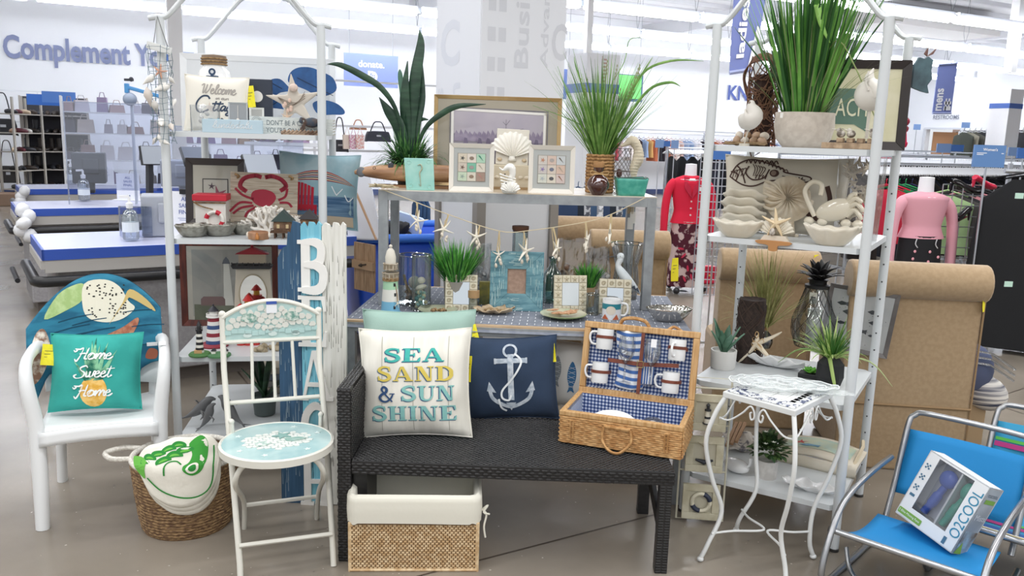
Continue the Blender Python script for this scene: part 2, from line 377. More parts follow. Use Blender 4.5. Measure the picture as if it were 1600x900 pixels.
# ---- fluorescent lamp rows
housing=mt('#dfe3ea',r=.4);glow=mt('#f4f8ff',em=TUBE)
lampT=None;nl=0
for rb,a0,a1 in((2.6,-1,28),(5.3,0,25),(7.9,3,22),(10.5,7,16)):
    a=a0
    while a<a1:
        lab='long glowing fluorescent ceiling lamp in the '+{2.6:'farthest',5.3:'second farthest',7.9:'third farthest',10.5:'nearest visible'}[rb]+' lamp row'
        if lampT is None:
            lampT=T('ceiling_lamp',lab,'lamp',ST(a+1.2,rb,3.75),SA,'ceiling lamps, '+lab)
            m=MB();m.add([(-1.18,-.06,.07),(1.18,-.06,.07),(1.18,.06,.07),(-1.18,.06,.07),(-1.18,-.07,.05),(1.18,-.07,.05),(1.18,.07,.05),(-1.18,.07,.05),(-1.18,-.06,.12),(1.18,-.06,.12),(1.18,.06,.12),(-1.18,.06,.12)],[(0,1,5,4),(3,2,6,7),(8,9,10,11),(4,5,9,8),(7,6,10,11)]);m.out('reflector',housing,lampT)
            m=MB()
            for yy in(-.05,.05):m.tube([(-1.15,yy,.01),(1.15,yy,.01)],.06,8)
            m.out('tube',glow,lampT)
            m=MB();m.box((1.2,0,.04),(.09,.1,.1));m.out('end_cap',mt('#9aa0a8',r=.5),lampT)
            m=MB();m.tube([(1.16,0,.1),(1.16,.06,.35),(1.16,0,1.1)],.005,4);m.tube([(1.16,0,.1),(1.16,-.06,.35),(1.16,0,1.1)],.005,4);m.out('hanger_wire',mt('#8b8e94'),lampT)
        else:dup(lampT,ST(a+1.2,rb,3.75),SA,lab,'ceiling lamps, '+lab)
        a+=2.47
# ---- wall lettering
AW=Matrix.Translation(ST(0,.02))@rot(0,0,SA).to_4x4()  # x negative = toward the near end of the wall
def wa(px,py):
    r=ray(px,py);t=CORN.dot(E2)/(r.dot(E2));g=V((0,0,EYE))+r*t
    return-((g-CORN).dot(E1)),g.z
def wa_text(name,s,x0,y0,x1,y1,mat,lab,cat,bold=.02):
    a,b=wa(x0,y0),wa(x1,y1);r=T(name,lab,cat,ST(-(a[0]+b[0])/2,.03,(a[1]+b[1])/2),SA)
    decal('letters',mat,r,text=[text2(s,0,0,h=abs(a[1]-b[1]),w_=abs(b[0]-a[0]),bold=bold)],off=.02);return r
slate=mt('#7f88ad',r=.5)
a,b=wa(5,75),wa(252,92)
r=T('wall_lettering','grey blue slogan Complement Yo on the far white wall','lettering',ST(-(a[0]+b[0])/2,.03,3.0),SA)
decal('letters',slate,r,text=[text2('Complement Yo',0,0,h=.62,w_=b[0]-a[0],bold=.03)],off=.02)
wa_text('wall_lettering','KNi',1137,133,1172,158,mt('#4d60a8',r=.5),'dark blue serif letters on the wall beyond the ladies banner','lettering')
def wb(px,py):
    r=ray(px,py);t=CORN.dot(E1)/(r.dot(E1));g=V((0,0,EYE))+r*t
    return(g-CORN).dot(E2),g.z
r=T('wall_lettering','small grey RESTROOMS lettering over the far doorway','lettering',ST(.03,1.75,2.62),SA-pi/2)
decal('letters',mt('#7d8290'),r,text=[text2('RESTROOMS',0,0,h=.14,w_=.95,bold=.01)])
decal('restroom_pictogram',mt('#9a9fab'),r,polys=[ell(-.1,.32,.04),rect(-.15,.16,-.05,.27),ell(.1,.32,.04),[(.03,.16),(.17,.16),(.1,.28)]])
# ---- restroom doorway
m=MB();
for p,q in((ST(.02,1.0,0),ST(.02,1.0,2.25)),(ST(.02,2.35,0),ST(.02,2.35,2.25)),(ST(.02,1.0,2.25),ST(.02,2.35,2.25))):m.bar(p,q,.06)
struct('trim_9',m,GREYW)
m=MB();m.bar(ST(-.3,1.1,1.1),ST(-1.0,1.55,1.1),.05,2.1,up=(0,0,1));struct('door_1',m,mt('#b98a63',r=.5))
# ---- the wrapped column behind the display
cc=P(748,260,5.0);CW=.57
cx=V((cc.x,cc.y,0))+rot(0,0,.54)@V((CW/2,CW/2,0))
colT=MB();colT.box((0,0,2.5),(CW-.02,CW-.02,5));co=struct('wall_column',colT,mt('#d8dade',r=.6));co.location=cx;co.rotation_euler=(0,0,.54)
m=MB()
for sx,sy in((-1,-1),(1,-1),(-1,1),(1,1)):m.box((sx*(CW/2-.02),sy*(CW/2-.02),.6),(.06,.06,1.2))
m.out('corner_guard',mt('#8d8882',r=.5),co)
bt=T('column_banner','white banner wrapped round the column with faint grey upright lettering','banner',cx,.54)
m=MB();h=CW/2+.008
m.box((0,-h,2.9),(2*h,.01,3.3));m.box((-h,0,2.9),(.01,2*h,3.3));m.out('banner_sheet',mt('#e4e6ec',r=.8),bt)
pale=mt('#d3d5dc',r=.8);pale2=mt('#dadde5',r=.8)
X=[text2('Business',-.02,2.35,h=.1,w_=.8,bold=.02,ang=pi/2),text2('Advancing',.15,2.32,h=.07,w_=.72,bold=.01,ang=pi/2),text2('C',.25,2.12,h=.22,w_=.11,bold=.02)]
dt=decal('faded_print',pale,bt,text=X,polys=[rect(-.25,1.75+i*.17,-.2,1.83+i*.17)for i in range(8)]+[rect(-.18,1.75+i*.17,-.13,1.83+i*.17)for i in range(8)],off=h+.004+.002)
Xl=[text2('C',-.1,2.1,h=.28,w_=.26,bold=.03),text2('es',-.22,1.75,h=.08,w_=.17,bold=.02,ang=pi/2),text2('th',-.02,1.76,h=.14,w_=.2,bold=.03,ang=pi/2),text2('es',-.2,2.5,h=.08,w_=.17,bold=.02,ang=pi/2)]
dt=decal('faded_print',pale2,bt,text=Xl,off=h+.004+.002,M=rot(0,0,-pi/2).to_4x4())
# slim white poles and the banner-wrapped column by the restrooms
def pole(px,py,Y,w_,z0,z1,lab,mat=None):
    p=P(px,py,Y);m=MB();m.box((0,0,(z0+z1)/2),(w_,w_,z1-z0));return m.thing('support_pole',lab,'pole',mat or mt('#ffffff',r=.6),(p.x,p.y,0),SA)
pole(919,60,14,.1,0,4.8,'slim white steel pole behind the tall green grass plant');pole(272,30,13,.2,0,4.8,'white steel pole behind the shell garland')
cr_t=pole(1578,110,16,.16,3.0,4.8,'white steel pole right of the mens banner')
p=P(1570,180,15.8);zt_=P(1570,140,15.8).z;m=MB();m.box((0,0,zt_/2),(.38,.38,zt_));bw=m.thing('column_wrap','white printed wrap with blue band around the pole by the coat rack','banner',mt('#fbfbfd',r=.7),(p.x,p.y,0),SA)
m=MB();m.box((0,0,P(1570,166,15.8).z),(.39,.39,.09));m.out('blue_band',mt('#4a6cb8',r=.5),bw)
p=P(925,150,12.5);m=MB();m.box((0,0,1.4),(.55,.55,2.7));bw=m.thing('column_wrap','white column wrap with blue band behind the tall green grass plant','banner',mt('#f0f2f6',r=.7),(p.x,p.y,0),SA)
m=MB();m.box((0,0,2.27),(.56,.56,.13));m.out('blue_band',mt('#6f86c4',r=.5),bw)
decal('red_lettered_strip',mt('#c9a9a4'),bw,polys=[rect(.0,2.36+i*.05,.05,2.385+i*.05)for i in range(7)]+[rect(-.03,2.33,-.02,2.72),rect(.075,2.33,.085,2.72)],off=.277)
# ---- hanging signs
def hang_sign(x0,y0,x1,y1,Y,col,name,lab,th=.02,yaw=SA,wires=True,grp=None):
    a,b=P(x0,y0,Y),P(x1,y1,Y);w_=abs(b.x-a.x)/cos(yaw)*.97;h=abs(a.z-b.z);c=(a+b)/2
    r=T(name,lab,'sign',c,yaw,grp);m=MB();m.box((0,0,0),(w_,th,h));m.out('board',mt(col,r=.6),r)
    if not wires:m=MB();m.bar((0,.02,-h/2),(0,.02,.03-c.z),.012);m.bar((-.1,.02,.03-c.z),(.1,.02,.03-c.z),.02);m.out('sign_stem',mt('#b9bcc2',r=.3,m=.85),r)
    if wires:
        m=MB();[m.tube([(s*w_*.4,0,h/2),(s*w_*.4,0,4.8-c.z)],.004,4)for s in(-1,1)];m.out('wire',mt('#9da2ac'),r)
    return r,w_,h
wt=mt('#f6f7fb',r=.6)
r,w_,h=hang_sign(540,84,620,137,19,'#7e8dc3','hanging_sign','blue donate sign hanging before the far wall')
decal('letters',wt,r,text=[text2('donate.',0,h*.2,w_=w_*.48,bold=.02),text2('D',.03,-h*.18,h=h*.34,bold=.03)],off=.012)
decal('globe_emblem',mt('#7e8dc3'),r,polys=[ell(.04,-h*.18,h*.09)],off=.014)
decal('globe_lines',wt,r,polys=strokes([ell(.04,-h*.18,h*.075)+[(.04+h*.075,-h*.18)],[(.04-h*.075,-h*.18),(.04+h*.075,-h*.18)],[(.04,-h*.26),(.04,-h*.1)]],.015),off=.016)
r,w_,h=hang_sign(940,115,1006,159,17,'#5f7a9a','hanging_sign','bright green rectangular sign with dark edge behind the grass plant')
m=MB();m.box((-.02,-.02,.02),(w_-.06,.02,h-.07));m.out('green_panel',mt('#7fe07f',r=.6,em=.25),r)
hang_sign(878,108,888,155,17,'#7086c4','hanging_sign','narrow blue sign seen edge-on beside the column')
def banner(pts,Y,lab,word,yaw):
    # pts: top-left, top-right, bottom-right, bottom-left pixels
    q=[P(x,y,Y)for x,y in pts];c=sum(q,V((0,0,0)))/4;r=T('hanging_banner',lab,'banner',c,0)
    m=MB();m.add([p-c for p in q]+[p-c+V((0,.02,0))for p in q],[(0,1,2,3),(7,6,5,4),(0,4,5,1),(1,5,6,2),(2,6,7,3),(3,7,4,0)]);m.out('cloth',mt('#7b87c0',r=.8),r)
    m=MB();m.tube([q[0]-c,q[1]-c],.02,6);m.tube([q[3]-c,q[2]-c],.02,6);m.out('rod',mt('#9fa8cf'),r)
    def fn(x,z):u,v=(x+.5),(z+.5);return(q[3]-c)*(1-u)*(1-v)+(q[2]-c)*u*(1-v)+(q[1]-c)*u*v+(q[0]-c)*(1-u)*v
    return r,fn
r,fn=banner([(1150,-55),(1204,-48),(1178,108),(1140,114)],7.5,'violet blue ladies banner with white upright letters','ladies',0)
r.location+=V((0,0,0))
decal('letters',wt,r,text=[text2('ladies',-.22,-.02,h=.36,w_=.62,bold=.03,ang=0)]and[([(.5*(-.28)-y*.30-.0,x*.58-.08)for x,y in text2('ladies',0,0,h=1,w_=1,bold=.03)[0]],text2('ladies',0,0,h=1,w_=1,bold=.03)[1])],fn=fn,off=.01,step=.2)
decal('swoosh_mark',wt,r,polys=[[(.2,-.5),(.45,-.5),(.5,-.1),(.36,-.06)]],fn=fn,off=.01)
r,fn=banner([(1467,101),(1496,99),(1486,177),(1457,177)],15,'violet blue mens banner with white upright letters','mens',0)
t=text2('mens',0,0,h=1,w_=1,bold=.03)
decal('letters',wt,r,text=[([(-.22-y*.34,x*.46-.22)for x,y in t[0]],t[1])],fn=fn,off=.01)
decal('hand_emblem',wt,r,polys=[rect(.04,-.44,.42,-.36),rect(.04,-.32,.42,-.26),rect(.1,-.44,.18,-.2),rect(.26,-.4,.34,-.2)],fn=fn,off=.01)
# blue rectangle on wall by shelf
a,b=wa(262,80),wa(292,97)
m=MB();m.box((0,0,0),(abs(b[0]-a[0])+.3,.03,abs(a[1]-b[1])));m.thing('wall_sign','plain blue strip sign on the wall behind the shell garland','sign',mt('#4f74bd'),ST(-(a[0]+b[0])/2,.03,(a[1]+b[1])/2),SA)
# ================================================================ BACKGROUND STORE
chrome=mt('#b9bcc2',r=.3,m=.85);wsteel=mt('#e4e7ec',r=.45);dark=mt('#1d1e22',r=.8,b=.2)
# ---- checkout counters
CY=radians(34)
def counter(loc,L,D,z,lab):
    r=T('checkout_counter',lab,'counter',loc,CY)
    m=MB();m.box((L/2,D/2+.06,(z-.1)/2+.06),(L-.12,D-.1,z-.16));m.out('body',mt('#a5a3a6','#9a989b',sc=60,r=.6),r,bev=.01)
    m=MB();m.box((L/2,D/2+.1,.05),(L-.2,D-.16,.1));m.out('kick_plate',mt('#6a625c',r=.6),r)
    m=MB();m.box((L/2,D/2,z-.012),(L,D,.024));m.out('worktop',mt('#ccd0ea',r=.25),r,bev=.004)
    m=MB();m.b2((-.012,-.012,z-.06),(L,0,z-.002));m.b2((-.012,-.012,z-.06),(0,D,z-.002));m.out('blue_edge',mt('#3557b4',r=.4),r)
    m=MB();m.b2((-.02,0,z-.11),(.0,D,z-.062));m.b2((0,-.005,z-.13),(L,.03,z-.06));m.out('grey_fascia',mt('#bdb9b4',r=.6),r)
    m=MB();m.tube([(-.05,D*.9,z-.17),(-.05,0,z-.17),(-.03,-.04,z-.17),(0,-.05,z-.17),(L,-.05,z-.17)],.03,10);m.out('bumper_rail',mt('#17171b',r=.35),r,smooth=True)
    m=MB();m.tube([(-.04,D*.9,.3),(-.04,0,.3)],.02,8);m.out('lower_rail',mt('#17171b',r=.35),r,smooth=True)
    return r
counter((-2.53,4.42,0),1.8,.75,.87,'nearest grey checkout counter with blue edged top, behind the plastic chair')
counter((-3.90,6.5,0),1.75,.75,.87,'middle checkout counter of the row, sanitizer bottle on its top')
counter((-5.05,8.5,0),1.9,.75,.87,'farthest checkout counter of the row by the shoe shelves')
def on_counter(px,py,z=.87):return G(px,py,z)
# plastic bags hanging at counter ends
for px,py,Y,s_,lab in((38,325,6.45,1,'middle'),(33,296,8.4,1,'farthest')):
    p=P(px,py,Y);m=MB()
    for i in range(5):m.ball((R.uniform(-.04,.04),R.uniform(-.04,.04),-.02-i*.05),(.05,.06,.06),8,6,rot(R.random(),R.random(),0))
    m.thing('plastic_bag','crumpled white plastic bag hung on the end of the %s counter'%lab,'bag',mt('#eceef2',r=.4),p,smooth=True)
# plexiglass shields
def shield(x0,y0,x1,y1,Y,lab):
    a,b=P(x0,y0,Y),P(x1,y1,Y);w_=abs(b.x-a.x);h=abs(a.z-b.z)
    r=T('sneeze_guard',lab,'screen',V((a.x,a.y,min(a.z,b.z))),radians(10))
    m=MB();m.b2((0,-.003,0),(w_,.003,h));m.out('clear_panel',clear('#e8ecf6',.10,.02),r)
    m=MB();m.b2((0,-.006,h-.008),(w_,.006,h));m.b2((-.004,-.006,.88-min(a.z,b.z)),(.004,.006,h));m.out('panel_edge',clear('#dfe6f4',.35,.1),r)
    return r
shield(98,158,244,300,6.9,'large clear plastic screen over the middle checkout counter')
shield(186,322,236,372,5.0,'small clear plastic screen at the nearest counter')
shield(262,196,470,350,6.2,'clear plastic screen behind the left white shelf rack')
# sanitizer bottles
def sanitizer(px,py,z,s_,lab):
    p=G(px,py,z);r=T('sanitizer_bottle',lab,'bottle',p,.2)
    m=MB();m.lathe([(0,0),(.036,0),(.04,.01),(.04,.12),(.03,.145),(.013,.155),(.013,.17)],16);m.out('clear_bottle',clear('#e6edf2',.2,.08),r,smooth=True)
    m=MB();m.lathe([(.016,.16),(.018,.185),(.008,.19),(.006,.22)],12);m.bar((0,0,.22),(-.045,0,.217),.014);m.tube([(0,0,.16),(0,0,.02)],.003,5);m.out('pump',mt('#f2f2f2',r=.4),r)
    m=MB();m.lathe([(.0405,.04),(.0405,.09)],16,close=False);m.out('bottle_label',mt('#dfe6ea',r=.5),r)
    r.scale=(s_,)*3
sanitizer(205,374,.88,1.15,'tall clear pump sanitizer bottle on the nearest counter');sanitizer(132,313,.88,1.2,'clear pump bottle on the middle counter by the sales signs')
sanitizer(112,288,.88,1.2,'clear pump bottle on the farthest counter')
# ALL SALES FINAL signs
def sale_sign(x0,y0,x1,y1,Y,lab,yaw=.1,clip=False):
    a,b=P(x0,y0,Y),P(x1,y1,Y);w_,h=abs(b.x-a.x),abs(a.z-b.z)
    r=T('counter_sign',lab,'sign',G((x0+x1)/2,y1,.877),yaw)
    m=MB();m.b2((-w_/2,0,0),(w_/2,.006,h));m.b2((-w_/2-.03,-.05,-.006),(w_/2+.03,.05,0));m.out('holder',mt('#f4f5fa',r=.3),r)
    decal('letters',mt('#7380b5',r=.6),r,text=[text2('ALL',0,h*.84,h=h*.09,bold=.02),text2('SALES',0,h*.70,h=h*.09,bold=.02),text2('FINAL',0,h*.56,h=h*.09,bold=.02)],polys=[rect(-w_*.3,h*.42,w_*.3,h*.43),rect(-w_*.25,h*.38,w_*.25,h*.39)])
    decal('blue_logo',mt('#5d6c9a'),r,polys=[rect(-w_*.06,h*.08,w_*.08,h*.18)])
    if clip:m=MB();m.box((0,-.01,h),(.05,.03,.03));m.out('binder_clip',mt('#15161a'),r)
sale_sign(180,264,222,312,6.6,'ALL SALES FINAL sign standing on the middle counter');sale_sign(147,246,181,288,8.3,'ALL SALES FINAL sign on the farthest counter');sale_sign(267,293,318,372,4.7,'ALL SALES FINAL sign with binder clip beside the dark framed starfish print',-.1,True)
# card terminals, monitors, registers
def monitor(px,py,Y,s_,lab,yaw,tilt=-.5):
    r=T('register_screen',lab,'monitor',P(px,py,Y),yaw)
    M=rot(tilt,0,0);m=MB();m.box((0,0,0),(.3*s_,.03,.26*s_),M);m.out('screen_shell',mt('#2a2b30',r=.35),r,bev=.006)
    m=MB();m.box(M@V((0,-.018,0)),(.28*s_,.004,.24*s_),M);m.out('screen_face',mt('#a9b0bb',r=.2),r)
    m=MB();m.bar((0,.03,-.05),(0,.06,.88-P(px,py,Y).z),.05,.04);m.out('stand',mt('#3a3b40'),r)
monitor(236,243,6.8,.6,'tilted register screen seen through the shell garland',.9,-.2);monitor(302,245,6.3,.6,'tilted grey register screen left of the starfish print',.9);monitor(407,262,5.6,.75,'bright tilted register screen above the crab plaque',.7,-.6);monitor(543,303,5.9,.5,'small white screen panel by the blue bin',.2,-.9)
for px,py,Y,w_,h_,col,lab in((287,270,6.6,.34,.2,'#9aa2b4','grey card reader on the counter beside the white post'),(140,262,8.4,.3,.3,'#3b3f48','dark point of sale box on the farthest counter'),(262,335,5.2,.3,.25,'#a9adb6','grey metal receipt cabinet behind the white post'),(545,345,5.6,.25,.12,'#dcdfe6','white receipt printer at the end of the nearest counter')):
    p=P(px,py,Y);m=MB();m.box((0,0,0),(w_,.25,h_));m.bar((0,0,0),(0,0,.86-p.z),.08);m.box((.02,-.13,.02),(w_*.5,.02,h_*.5));m.thing('register_box',lab,'electronics',mt(col,r=.5),p,.4,bev=.02)
# blue handled device on stand over the counters
r=T('basket_scanner','blue arm with round grey speaker on a stand above the screen','device',P(203,155,7.2))
m=MB();m.ball((0,0,0),(.06,.04,.055),14,10);m.out('grey_disc',mt('#9aa6bb',r=.4),r,smooth=True)
m=MB();m.bar((-.02,0,.05),(-.02,0,.13),.035);m.bar((-.02,0,.1),(.26,0,.03),.03);m.out('blue_arm',mt('#4f94cc',r=.4),r,bev=.006)
m=MB();m.box((0,0,.16),(.07,.03,.02));m.ball((.02,0,.165),.02,8,6);m.out('black_head',mt('#33363d'),r)
m=MB();m.bar((0,.03,-.05),(0,.03,-.9),.02);m.out('stand_pole',mt('#c9cfdb'),r)
# ---- shelving of shoes and bags on the far left
def shoe(mb,c,yaw,s_=1,boot=False):
    M=rot(0,0,yaw);c=V(c)
    pts=[V((-.12,0,.035)),V((-.05,0,.045)),V((.03,0,.04)),V((.11,0,.025)),V((.14,0,.02))]
    mb.tube([c+M@(p*s_)for p in pts],[.04*s_,.042*s_,.04*s_,.036*s_,.015*s_],8)
    if boot:mb.tube([c+M@V((-.07,0,.05))*s_,c+M@V((-.07,0,.24))*s_],[.045*s_,.05*s_],8)
shoecols=['#1b1b1f','#2a2420','#3a2f29','#c9b49a','#151518','#5b2630','#43423f','#8a6f5a','#202228','#d9d6d0','#15161a','#2b2b30']
shoe_src={}
def shoe_thing(c,yaw,col,lab,grp,boot=False,s_=1):
    k=(col,boot)
    if k not in shoe_src:
        mb=MB();shoe(mb,(0,0,0),0,1,boot);shoe_src[k]=mb.mesh('shoe',mt(col,r=.4),True)
    o=bpy.data.objects.new('shoe',shoe_src[k]);SC.collection.objects.link(o);o.location=c;o.rotation_euler=(0,0,yaw);o.scale=(s_,)*3
    return tag(o,lab,'shoe',grp)
def shelf_unit(name,lab,cat,p,yaw,W,D,levels,H,back=None,mat=None):
    r=T(name,lab,cat,p,yaw);mat=mat or wsteel
    for sx in(0,W):
        for sy in(0,D):
            m=MB();m.bar((sx,sy,0),(sx,sy,H),.035);m.out('post',mat,r)
    for z in levels:
        m=MB();m.b2((0,0,z-.02),(W,D,z));m.out('shelf',mat,r)
    if back:m=MB();m.b2((0,D,0),(W,D+.01,H));m.out('back_panel',mt(back,r=.7),r)
    return r
p0=P(42,312,16.2);p0.z=0
LV=(.3,.65,1.0,1.35,1.7)
shelf_unit('shoe_shelf','tall metal shelving packed with dark shoes against the far wall','shelf',p0,SA,1.15,.5,LV,2.05,'#34343a',mt('#a59f98',r=.5))
for z in LV:
    for i in range(9):
        q=p0+rot(0,0,SA)@V((.06+i*.13,.18+R.uniform(-.05,.05),z))
        shoe_thing(q,SA-pi/2+R.uniform(-.5,.5),R.choice(shoecols[:2]+['#151518','#202228','#15161a','#3a2f29']),'dark shoe packed on the metal shoe shelving by the far wall','dark shoes on the far shelving',R.random()<.4,1.05)
# narrower rack with pale shoes at its side
p1=P(30,312,15.6);p1.z=0
shelf_unit('shoe_shelf','narrow shoe rack with mixed pale and red shoes beside the dark shelving','shelf',p1,SA+.9,.7,.35,LV,2.0,None,mt('#a9a49c',r=.5))
for z in LV:
    for i in range(4):
        q=p1+rot(0,0,SA+.9)@V((.1+i*.17,.12,z))
        shoe_thing(q,SA+R.uniform(-2,0),R.choice(shoecols),'shoe on the narrow rack beside the dark shoe shelving','mixed shoes on the narrow rack')
# slat wall frame at far left with hanging bags
r=T('wall_grid','white wire wall panel holding hanging handbags at the far left','display panel',P(-20,312,16.4)*1,SA);r.location.z=0
for x in(0,.75,1.5):m=MB();m.bar((x-.5,0,0),(x-.5,0,2.15),.03);m.out('upright',wsteel,r)
for z in(1.0,1.55,2.15):m=MB();m.bar((-.8,0,z),(1.2,0,z),.025);m.out('crossbar',wsteel,r)
def handbag(c,s_,col,lab,yaw=0,hang=True,w_=.3,h=.2,hh=.3):
    r=T('handbag',lab,'handbag',c,yaw)
    m=MB();n=10
    prof=[(-.5,0),(-.42,.04),(.42,.04),(.5,0),(.46,.6),(.4,.95),(.2,1),(-.2,1),(-.4,.95),(-.46,.6)]
    m.prism([(x*w_*s_,z*h*s_)for x,z in prof],.09*s_);m.out('bag_body',mt(col,r=.45,b=.3,bs=30),r,bev=.012*s_)
    m=MB();m.tube(spline([(-.3*w_*s_,.04*s_,h*s_*.95),(-.16*w_*s_,.04*s_,(h+hh*.85)*s_),(0,.04*s_,(h+hh)*s_),(.16*w_*s_,.04*s_,(h+hh*.85)*s_),(.3*w_*s_,.04*s_,h*s_*.95)],5),.008*s_,6);m.out('strap',mt(col,r=.45),r)
    m=MB();m.b2((-.03*s_,-.004,h*s_*.5),(.03*s_,0,h*s_*.65));m.out('clasp',chrome,r)
    return r
handbag(P(6,212,16),1.6,'#23232a','black slouchy handbag on the upper far left hook',SA);handbag(P(14,287,15.9),1.2,'#33302f','grey brown double handled bag on the lower far left hook',SA,w_=.32,h=.28,hh=.4)
p=G(22,316,0)+V((.2,-.7,0));m=MB();m.box((0,0,.12),(.7,.4,.24));m.thing('wooden_crate','low wooden box on the floor under the far left bags','crate',mt('#8b7360',r=.7),p,SA,bev=.02)
m=MB();a=P(62,148,15.5);m.box((0,0,0),(.55,.02,.2));m.thing('shelf_sign','pale blue price sign on top of the dark shoe shelving','sign',mt('#4f7cc4'),P(92,152,15.6),SA);m.thing('shelf_sign','deeper blue small sign at the corner of the shoe shelving','sign',mt('#2f66b8'),P(68,156,15.9),SA)
# ---- wire shelves with bags behind the plastic screen
def bag_shelves(px,py,Y,W,lab,cols,grp,levels=(.5,.95,1.4,1.75),item='purse'):
    p=P(px,py,Y);p.z=0;shelf_unit('store_shelf',lab,'shelf',p,SA,W,.4,levels,2.0)
    for z in levels:
        x=.1
        while x<W-.1:
            c=p+rot(0,0,SA)@V((x,.15,z));w_=R.uniform(.14,.3)
            m=MB();h=R.uniform(.12,.26);m.prism([(-w_/2,0),(w_/2,0),(w_/2*.85,h),(-w_/2*.85,h)],.12);m.tube([(-w_*.25,.06,h),(-w_*.15,.06,h+.08),(w_*.15,.06,h+.08),(w_*.25,.06,h)],.008,5)
            m.thing('purse',item,'purse',mt(R.choice(cols),r=.6),c,SA+R.uniform(-.3,.3),grp,bev=.015);x+=w_+.06
bag_shelves(104,300,14,2.3,'white shelves of bags seen through the large clear screen',['#b9b4bd','#8a7d98','#d2c6bf','#5e5a66','#e4e0e4','#a48c8c'],'bags behind the large clear screen',item='soft toned bag on the shelves behind the large clear screen')
bag_shelves(282,300,13,2.2,'white shelves of shoes and bags behind the left rack',['#8d78a8','#b49ab8','#6d5a80','#c0a0a8','#3c3a44','#a88a70'],'bags behind the left white rack',(.45,.9,1.3,1.66),item='purplish bag on the shelves behind the left white rack')
for i in range(7):
    c=P(398+i*14,219-(i%2),9.5);shoe_thing(c,-1.2+R.uniform(-.3,.3),['#9a6a48','#5e4a3c','#403a36','#86643f','#2e3a48','#6d4a3a','#8a5a3a'][i],'brown ankle boot in the row behind the left rack','boots in a row behind the left rack',True,1.1)
r=T('boot_shelf','narrow white shelf carrying brown ankle boots','shelf',P(386,221,9.5),0);m=MB();m.b2((0,-.1,-.03),(.85,.2,0));m.out('board',wsteel,r);m=MB();[m.bar((x,.18,.02-P(386,221,9.5).z),(x,.18,.3),.03)for x in(0,.85)];m.out('post',wsteel,r)
# ---- handbag rail and clothes at (520..640)
r=T('purse_rack','chrome rail rack with hanging purses left of the snake plant','rack',P(510,300,11)*1,SA);r.location.z=0
m=MB();m.bar((0,0,0),(0,0,2.3),.04);m.out('post',wsteel,r);m=MB();m.bar((1.3,0,0),(1.3,0,2.0),.04);m.out('post',wsteel,r)
m=MB();m.bar((-.3,0,2.2),(1.7,0,2.2),.025);m.bar((-.3,0,1.62),(1.7,0,1.62),.03);m.bar((-.3,0,1.3),(1.7,0,1.3),.03);m.out('rail',wsteel,r)
handbag(P(592,222,11),1.0,'#2a2e3c','navy structured handbag hanging beside the snake plant',SA,w_=.34,h=.14,hh=.12);handbag(P(532,238,10.8),1.0,'#34353c','dark shoulder bag with long straps behind the blue fish sign',SA,w_=.22,h=.16,hh=.28)
handbag(P(561,203,11.2),1.0,'#c08a68','orange tan clutch lying on the purse rack',SA,w_=.22,h=.05,hh=.08)
for i,(px,col,lab)in enumerate(((543,'#e2d4c6','cream purse hanging under the tan clutch'),(553,'#c76d98','pink patterned bag hanging under the tan clutch'),(563,'#d98a80','coral striped pouch on the purse rack'))):
    p=P(px,233,10.7);m=MB();m.prism([(-.05,0),(.05,0),(.055,.18),(-.055,.18)],.04);m.tube([(-.03,.02,.18),(0,.02,.28),(.03,.02,.18)],.006,5);m.thing('purse',lab,'purse',mt(col,'#eeeeee' if i else None,sc=60,r=.7),p,SA,bev=.008)
# ---- clothes: garments hanging on rails
gar_src={}
def garment(c,yaw,col,L,w_,lab,grp,name='garment',cat='clothing',col2=None):
    k=(col,round(L,1),w_,col2)
    if k not in gar_src:
        def fn(u,v):
            a=2*pi*u;z=-L*v;sh=min(1,.25+v*6)if v<.15 else 1
            ww=w_/2*sh*(1+.12*v)*(1+.06*sin(3*a+5*v));tt=.035*sh*(1+.5*v)*(1+.25*sin(5*a))
            return V((tt*cos(a),ww*sin(a),z))
        mb=MB();mb.grid(fn,16,8,True);mb.tube([(0,-w_*.4,.0),(0,0,.05),(0,w_*.4,.0)],.007,5);mb.tube([(0,0,.05),(0,0,.09),(.02,0,.1)],.004,5)
        gar_src[k]=mb.mesh('garment',mt(col,col2,sc=14,r=.9,con=(.48,.52))if col2 else mt(col,r=.9),1)
    o=bpy.data.objects.new(name,gar_src[k]);SC.collection.objects.link(o);o.location=c;o.rotation_euler=(0,0,yaw);return tag(o,lab,cat,grp)
def rail_rack(a0,b0,L,z,lab,cols,L_g,dens,grp,glab,start=0,end=None,hangers=True,low=None):
    grp=grp or 'row of garments: '+glab
    p=ST(a0,b0);r=T('clothes_rack',lab,'rack',p,SA+pi)  # local x runs along E1
    for x in(0,L/2,L):
        m=MB();m.bar((x,0,0),(x,0,z+.05),.03);m.bar((x,-.3,.06),(x,.3,.06),.03);m.out('upright',chrome,r)
    m=MB();m.tube([(0,0,z),(L,0,z)],.016,8);m.tube([(0,-.2,z+.09),(L,-.2,z+.09)],.012,6);m.out('rail',chrome,r)
    if hangers:
        m=MB();x=.04
        while x<L:
            dy=R.uniform(-.01,.01);m.tube([(x,-.2,z-.13),(x+dy,0,z-.05),(x,.2,z-.13)],.017,4);m.tube([(x,0,z-.05),(x,0,z+.02)],.005,4);x+=R.uniform(.03,.055)
        m.out('white_hangers',mt('#eef0f4',r=.4),r,kind='stuff')
    x=start;end=end or L
    while x<end:
        c=p+E1*x+V((0,0,z-.19));col=R.choice(cols)
        garment(c,SA+R.uniform(-.15,.15),col,L_g*R.uniform(.92,1.05)if False else round(L_g*R.choice((.9,1,1.08)),1),.42,glab,grp);x+=dens
    return r
darkc=['#15161a','#1c1f27','#23252c','#101114','#1a1c2c','#2b2320']
